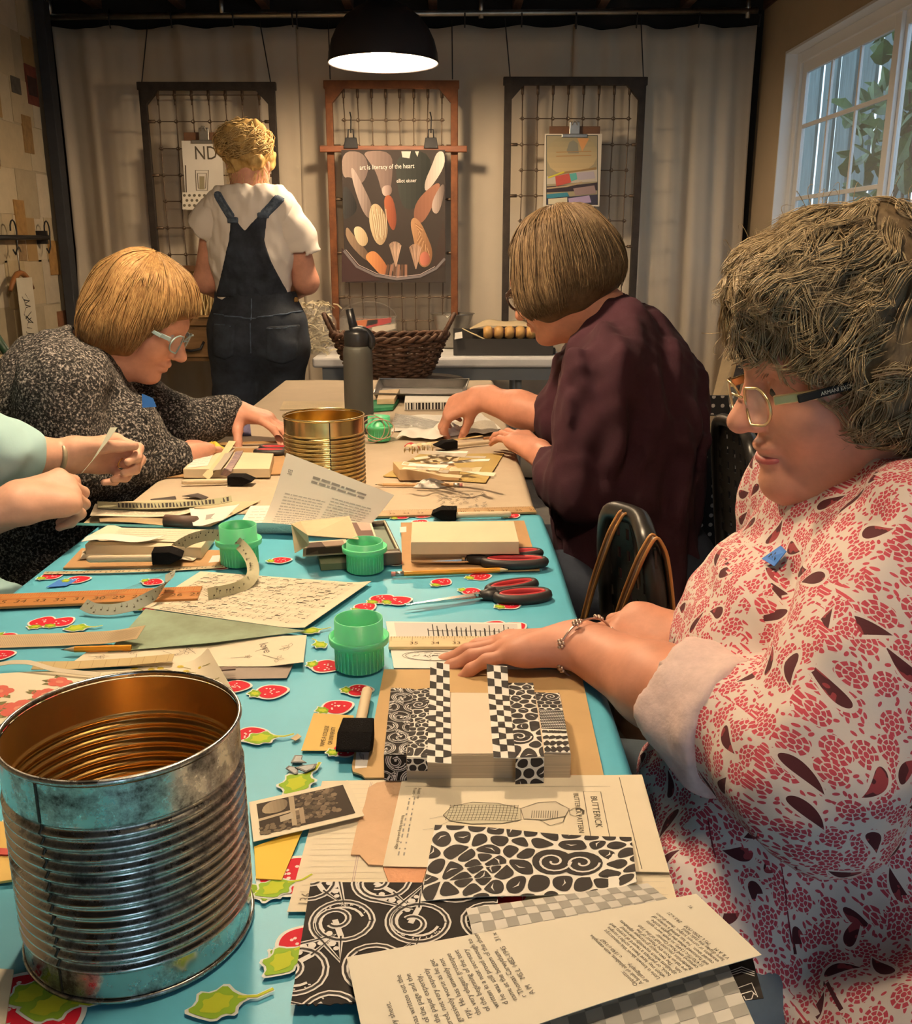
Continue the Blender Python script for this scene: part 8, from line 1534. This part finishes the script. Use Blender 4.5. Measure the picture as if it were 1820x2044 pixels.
# ---------------------------------------------------------------- woman in the floral tunic, right foreground
def floral():
    th = thing('person', 'seated woman in a red and white floral tunic with curly ash-blonde hair and glasses', 'person', (.45, .92, 0))
    C = Dp(1690, 700, .93); f = (-.97, -.03, -.23); up = (-.23, 0, .97); nb = Dp(1800, 1010, .96); fl = floral_mat()
    shL, elL, wrL = np.array((.432, .800, .930)), Dp(1605, 1525, .735), Dp(1160, 1288, .985); shR, elR, wrR = np.array((.44, 1.10, .93)), np.array((.45, 1.17, .74)), Dp(1385, 1278, 1.08)
    wrL[2] = max(wrL[2], .772); B = Field(np.minimum(C - .19, nb - .14), C + .19, .0034); L, R3 = head(B, C, f, up, nb, .060, 1.0, 1.04)
    B.ell(L(.080, 0, -.114), (.021, .022, .018), None, .02); B.ell(L(.030, 0, -.128), (.038, .042, .022), None, .03); B.cone(L(.0, 0, -.11), nb + (-.055, 0, -.01), .042, .052, .04)
    nails = []; A = Field(*fbox([elL * .62 + wrL * .38, wrL, Zp(925, 1320, .75)], .045), .0024); A.cone(elL * .75 + wrL * .25, elL * .4 + wrL * .6, .050, .043, .02); A.cone(elL * .4 + wrL * .6, wrL, .043, .031, .02, ((0, 0, 1), .92))
    hand(A, wrL, nz(Zp(985, 1290, .766) - wrL), (.10, .10, 1), (.2, 1, -.2), [(.22, .22, .15), (.20, .22, .15), (.20, .25, .15), (.22, .28, .2)], .14, (.75, .50, -.35), .25, .96, nails)
    A2 = Field(*fbox([elR, wrR, Dp(1180, 1260, 1.1)], .045), .0026); A2.chain([elR, wrR], [.046, .031], .02); hand(A2, wrR, nz(Dp(1285, 1262, 1.10) - wrR), (.1, -.45, .85), (-.35, -.8, -.35), [(.35, .55, .3), (.5, .7, .4), (.6, .8, .4), (.65, .8, .4)], .03, (.85, .30, .15), .25, 1.04, nails)
    T0 = Field((.1, .62, .4), (.66, 1.28, 1.06), .014); T0.cone((.46, .93, .58), (.46, .94, .92), .11, .09); T0.cone(shL, shR, .045, .045); T0.chain([shL, elL, elL * .6 + wrL * .4], [.05, .042, .036]); T0.chain([shR, elR, elR * .6 + wrR * .4], [.05, .042, .034]); T0.cone((.46, .94, .92), nb, .06, .05); body = organic('body', [B, A, A2, T0], m_skin, th); put_nails(nails, body)
    # tunic
    S = Field((.06, .50, .38), (.74, 1.34, 1.10), .0058)
    S.chain([(.475, .92, .46), (.425, .91, .62), (.435, .925, .76), (.455, .945, .90)], [.205, .205, .170, .115], .06, ((0, 1, 0), .84)); S.cone((.36, .88, .80), (.36, .99, .80), .10, .10, .05); S.cone(shL + (0, .03, .005), shR + (0, -.03, .005), .080, .080, .05); S.cone(nb + (0, 0, -.09), nb + (.0, 0, -.02), .10, .085, .05)
    S.cone((.46, .86, .54), (.25, .78, .555), .135, .095, .05); S.cone((.47, .76, .50), (.40, .64, .52), .13, .115, .05)
    cf = elL * .62 + wrL * .38; ad0 = nz(wrL - elL); S.chain([shL, elL + (.01, -.005, 0)], [.090, .082], .016); S.cone(elL + (.01, -.005, 0), cf - ad0 * .055, .078, .060, .03); S.chain([shR, elR, elR * .6 + wrR * .4], [.085, .075, .062], .03)
    S.cone(nb + (-.01, 0, .015), nb + (-.10, 0, .11), .066, .085, .014, sub=True); S.cone(nb + (-.02, 0, .04), nb + (-.09, 0, -.035), .055, .035, .02, sub=True)
    S.cut((0, 0, -1), -.455); ad = nz(wrL - elL); S2 = S; X, Y, Z = S.coords(); S.noise(.0042, 30, 13, (1, .6, 1)); S.noise(.0030, 64, 4, (1.2, .5, .7)); S.noise(.0014, 150, 5, (1, .6, .8))
    V0, Q0 = smooth_geo(*S.geo(), 1); N0 = np.zeros_like(V0); fn0 = np.cross(V0[Q0[:, 2]] - V0[Q0[:, 0]], V0[Q0[:, 3]] - V0[Q0[:, 1]])
    for i in range(4): np.add.at(N0, Q0[:, i], fn0)
    N0 /= np.linalg.norm(N0, axis=1)[:, None] + 1e-12; N0, _ = smooth_geo(N0, Q0, 14, .7); NF = N0[Q0].mean(1)
    def uv(co, cen, fi):
        n = np.abs(NF)[fi]; o = np.stack([co[:, 0] * .96 + co[:, 1] * .25, co[:, 2]], 1); zx = (n[:, 2] > .72); xx = (~zx) & (n[:, 1] < .45) & (n[:, 0] > n[:, 2]); o[xx] = np.stack([co[xx, 1] + 3, co[xx, 2]], 1); o[zx] = np.stack([co[zx, 0] + 6, co[zx, 1]], 1); return o
    organic('tunic', S, fl, th, uv=uv)
    # rolled cuff, trim, name tape, piping
    cm = M('rolled_cuff_cotton', (.66, .50, .47), .9, var=(90, .12), bump=(60, .5, .004)); K = Field(*fbox([cf - ad * .05, cf + ad * .05], .1), .005); K.cone(cf - ad * .030, cf + ad * .020, .069, .063, .01); K2 = nz(ad); K.cone(cf - ad * .10, cf + ad * .12, .050, .048, .008, sub=True); K.cut(tuple(ad), float(ad @ (cf + ad * .034))); K.cut(tuple(-ad), float(-ad @ (cf - ad * .042))); K.noise(.0028, 70, 3); K.noise(.0018, 170, 6); organic('rolled_cuff', K, cm, th, 4)
    pz = lambda pts, y: [Dp(a, b, y)[[0, 2]] for a, b in pts]
    c5 = [S.hit(*k, .004) for k in ((1521, 1116), (1559, 1090), (1570, 1101), (1546, 1131))]; c5 = [k - nz(ray(1545, 1108)) * .004 for k in c5]; to = MB().slab(c5, .0008).build('blue_name_tape', m_tape, th)
    MB().tube([S.hit(*k, .004) - nz(ray(*k)) * .0055 for k in ((1534, 1112), (1540, 1105), (1541, 1113), (1548, 1103), (1546, 1117), (1552, 1106))], .0006, 5).build('handwriting', m_black, to)
    q = lambda u, v, l: Dp(u, v, .835 - l) 
    for pts in ([(1492, 1625), (1498, 1625), (1486, 1720), (1470, 1800), (1462, 1800), (1478, 1720)], [(1612, 1715), (1620, 1715), (1606, 1800), (1594, 1905), (1586, 1905), (1598, 1800)], [(1545, 1640), (1551, 1640), (1566, 1690), (1600, 1720), (1594, 1724), (1560, 1695)]): pp = S.shell(pz(pts, .70), .0028, 1, y_max=.92); organic('piping', pp, M('wine_piping', (.24, .03, .05), .7), th)
    tr = [nb + np.array((-.045, 0, -.012)) + .078 * (math.cos(a) * np.array((0, 1, 0)) + math.sin(a) * nz((-.72, 0, .60))) for a in np.linspace(0, 2 * PI, 45)[:-1]]
    for k in range(0): pass
    # jeans
    J = Field((-.12, .50, .30), (.70, 1.22, .64), .012); J.cone((.48, .92, .47), (.46, .92, .49), .17, .17)
    for (hy, ky) in ((.82, .66), (1.02, 1.08)): J.cone((.46, hy, .50), (.06, ky, .53), .10, .08, .03)
    J.cut((0, 0, -1), -.456); organic('jeans', J, M('pale_denim', (.12, .16, .20), .85, var=(10, .3)), th)
    for ky in (.66, 1.08): MB().tube([(.06, ky, .50), (.10, ky, .04)], [.07, .05], 14).build('trouser_leg', M('pale_denim'), th, smooth=True); MB().ball((.05, ky, .035), (.11, .042, .034), 14).build('shoe', M('dark_shoe'), th, smooth=True)
    # glasses with lettered temple
    L2 = lambda a, b, c: L(a + .004, b, c - .009); gf = M('gold_frame', (.62, .48, .26), .3, .9); g = glasses(th, L2, 1, gf, M('black_temple', (.010, .010, .010), .6, spec=.2), .0014)
    a0, a1 = L2(.060, -.0835, -.0095), L2(-.004, -.0925, -.0055); ex = nz(a1 - a0); uu = nz(L2(0, 0, 1) - L2(0, 0, 0)); P = Pr(lambda u, v, l: a0 + ex * u + uu * v + np.array((0, -.0012 - l, 0)), .0002); P.text('ARMANI EXCHANGE', (.001, .0008), .0050, 0, (.62, .58, .45), sx=.85); P.build('temple_lettering', g)
    for s_ in (-1, 1): ey = MB().ball(L(.0795, s_ * .031, -.015), .0098, 14).build('eye', M('eye_white'), th, smooth=True); MB().ball(L(.0855, s_ * .032, -.016), .0052, 10).build('iris', M('dark_iris', (.06, .05, .035), .2), ey, smooth=True)
    lp = Field(*fbox([L(.09, 0, -.08)], .04), .0022)
    for cz, r_ in ((-.0728, .0062), (-.0868, .0066)): lp.ell(L(.0885, 0, cz), (.0145, .0215, r_), R3, .002)
    organic('lips', lp, m_lip, th)
    # bracelet
    d = nz(wrL - elL); c = wrL - d * .008; _, u1, u2 = frame_of(d); br = MB().tube([c + .0385 * math.cos(a) * u1 + .0345 * math.sin(a) * u2 for a in np.linspace(0, 2 * PI, 41)[:-1]], .0013, 6, closed=True).build('bracelet', M('rose_silver', (.62, .48, .40), .3, .9), th, smooth=True)
    for a in (1.15, 1.95, 2.75, 3.6, .3): p = c + .040 * math.cos(a) * u1 + .036 * math.sin(a) * u2; nn = nz(math.cos(a) * u1 + math.sin(a) * u2); b = MB(); [b.ball(p + .0042 * (math.cos(t) * nz(np.cross(nn, d)) + math.sin(t) * d), .0022, 8) for t in np.linspace(0, 2 * PI, 7)[:-1]]; b.ball(p + nn * .0008, .0026, 8); b.build('flower_bead', M('rose_silver'), br, smooth=True)
    # curly hair
    hc = L(-.022, 0, .022); hf, hs, hu = ortho((-.97, -.03, -.10), (-.10, 0, .97)); Rh = np.array((hf, hs, hu)); q = lambda a, b_, c_: hc + hf * a + hs * b_ + hu * c_
    H = Field(hc - .19, hc + .18, .0048); H.ell(q(.004, 0, .012), (.109, .093, .096), Rh, .02); H.ell(q(-.045, 0, -.055), (.085, .098, .085), Rh, .04); H.ell(q(.070, 0, .028), (.052, .075, .055), Rh, .03); H.ell(q(.012, -.078, -.035), (.05, .024, .06), Rh, .03); H.ell(q(.012, .078, -.035), (.05, .024, .06), Rh, .03); H.ell(q(.122, 0, -.112), (.080, .105, .088), Rh, .02, sub=True); H.ell(q(.055, 0, -.150), (.085, .12, .060), Rh, .02, sub=True); H.noise(.006, 60, 3); H.noise(.003, 150, 5)
    organic('hair', H, hair_mat('ash_blonde_curls', (.095, .062, .032), (.21, .15, .085), 120), th); V, Q = H.geo(); r = np.random.default_rng(9); N = np.zeros_like(V); fn = np.cross(V[Q[:, 1]] - V[Q[:, 0]], V[Q[:, 2]] - V[Q[:, 0]])
    for i in range(4): np.add.at(N, Q[:, i], fn)
    N /= np.linalg.norm(N, axis=1)[:, None] + 1e-12; loc = (V - hc) @ Rh.T; okv = np.where((loc[:, 2] > -.12) & (N @ hc * 0 + ((V - hc) * N).sum(1) > 0))[0]; ps = []; rs = []
    BS, HG, MT = [], [], []; s = np.linspace(0, 1, 12)
    for k in range(980):
        i = r.choice(okv); p, n = V[i], N[i]; l = loc[i]
        if (l[0] > .055 and l[2] < -.012) or (l[0] > .02 and l[2] < -.045): continue
        flow = nz(-hu * (.70 if l[2] < .05 else .15) + hf * (.70 if l[0] > .0 else -.35) + hs * .35 * np.sign(l[1]) + r.normal(size=3) * .25); t = nz(flow - n * (flow @ n)); b = np.cross(n, t); Ln = r.uniform(.045, .085); Am = r.uniform(.005, .012); w = r.uniform(2.2, 5.0) * r.choice((-1, 1)); ph = r.uniform(0, 6.28)
        BS.append(p + t * (s * Ln)[:, None] + b * (Am * (np.sin(w * s + ph) - math.sin(ph)))[:, None]); HG.append(.002 + r.uniform(0, .004) + Am * .45 * (1 - np.cos(w * s)) * s); MT.append((n, b))
    BS = H.push(np.array(BS).reshape(-1, 3), np.concatenate(HG), 3).reshape(-1, 12, 3)
    for base, (n, b) in zip(BS, MT):
        for j in range(12):
            lat = r.uniform(-1, 1); o = b * lat * .0060 + r.normal(size=3) * .0012 + n * .002 * (1 - lat * lat); e = b * lat * .003 + r.normal(size=3) * .0026; ps.append(base + o * (1 - .35 * s[:, None]) + e * s[:, None] ** 2); rs.append(r.uniform(.0004, .0008))
    for k in range(160):
        i = r.choice(okv); p, n = V[i], N[i]; s = np.linspace(0, 1, 12); t = nz(r.normal(size=3) + n * .8); b = np.cross(n, t)
        if loc[i][0] > .05 and loc[i][2] < .0: continue
        ps.append(p + n * (.020 * np.sin(2.8 * s))[:, None] + t * (.022 * s)[:, None] + b * (.008 * np.sin(5 * s + k))[:, None]); rs.append(.0004)
    strands('hair_strands', ps, rs, hair_mat('ash_blonde_strand', (.17, .115, .060), (.54, .42, .25), 150, .45), th)
floral()
bpy.context.view_layer.update()
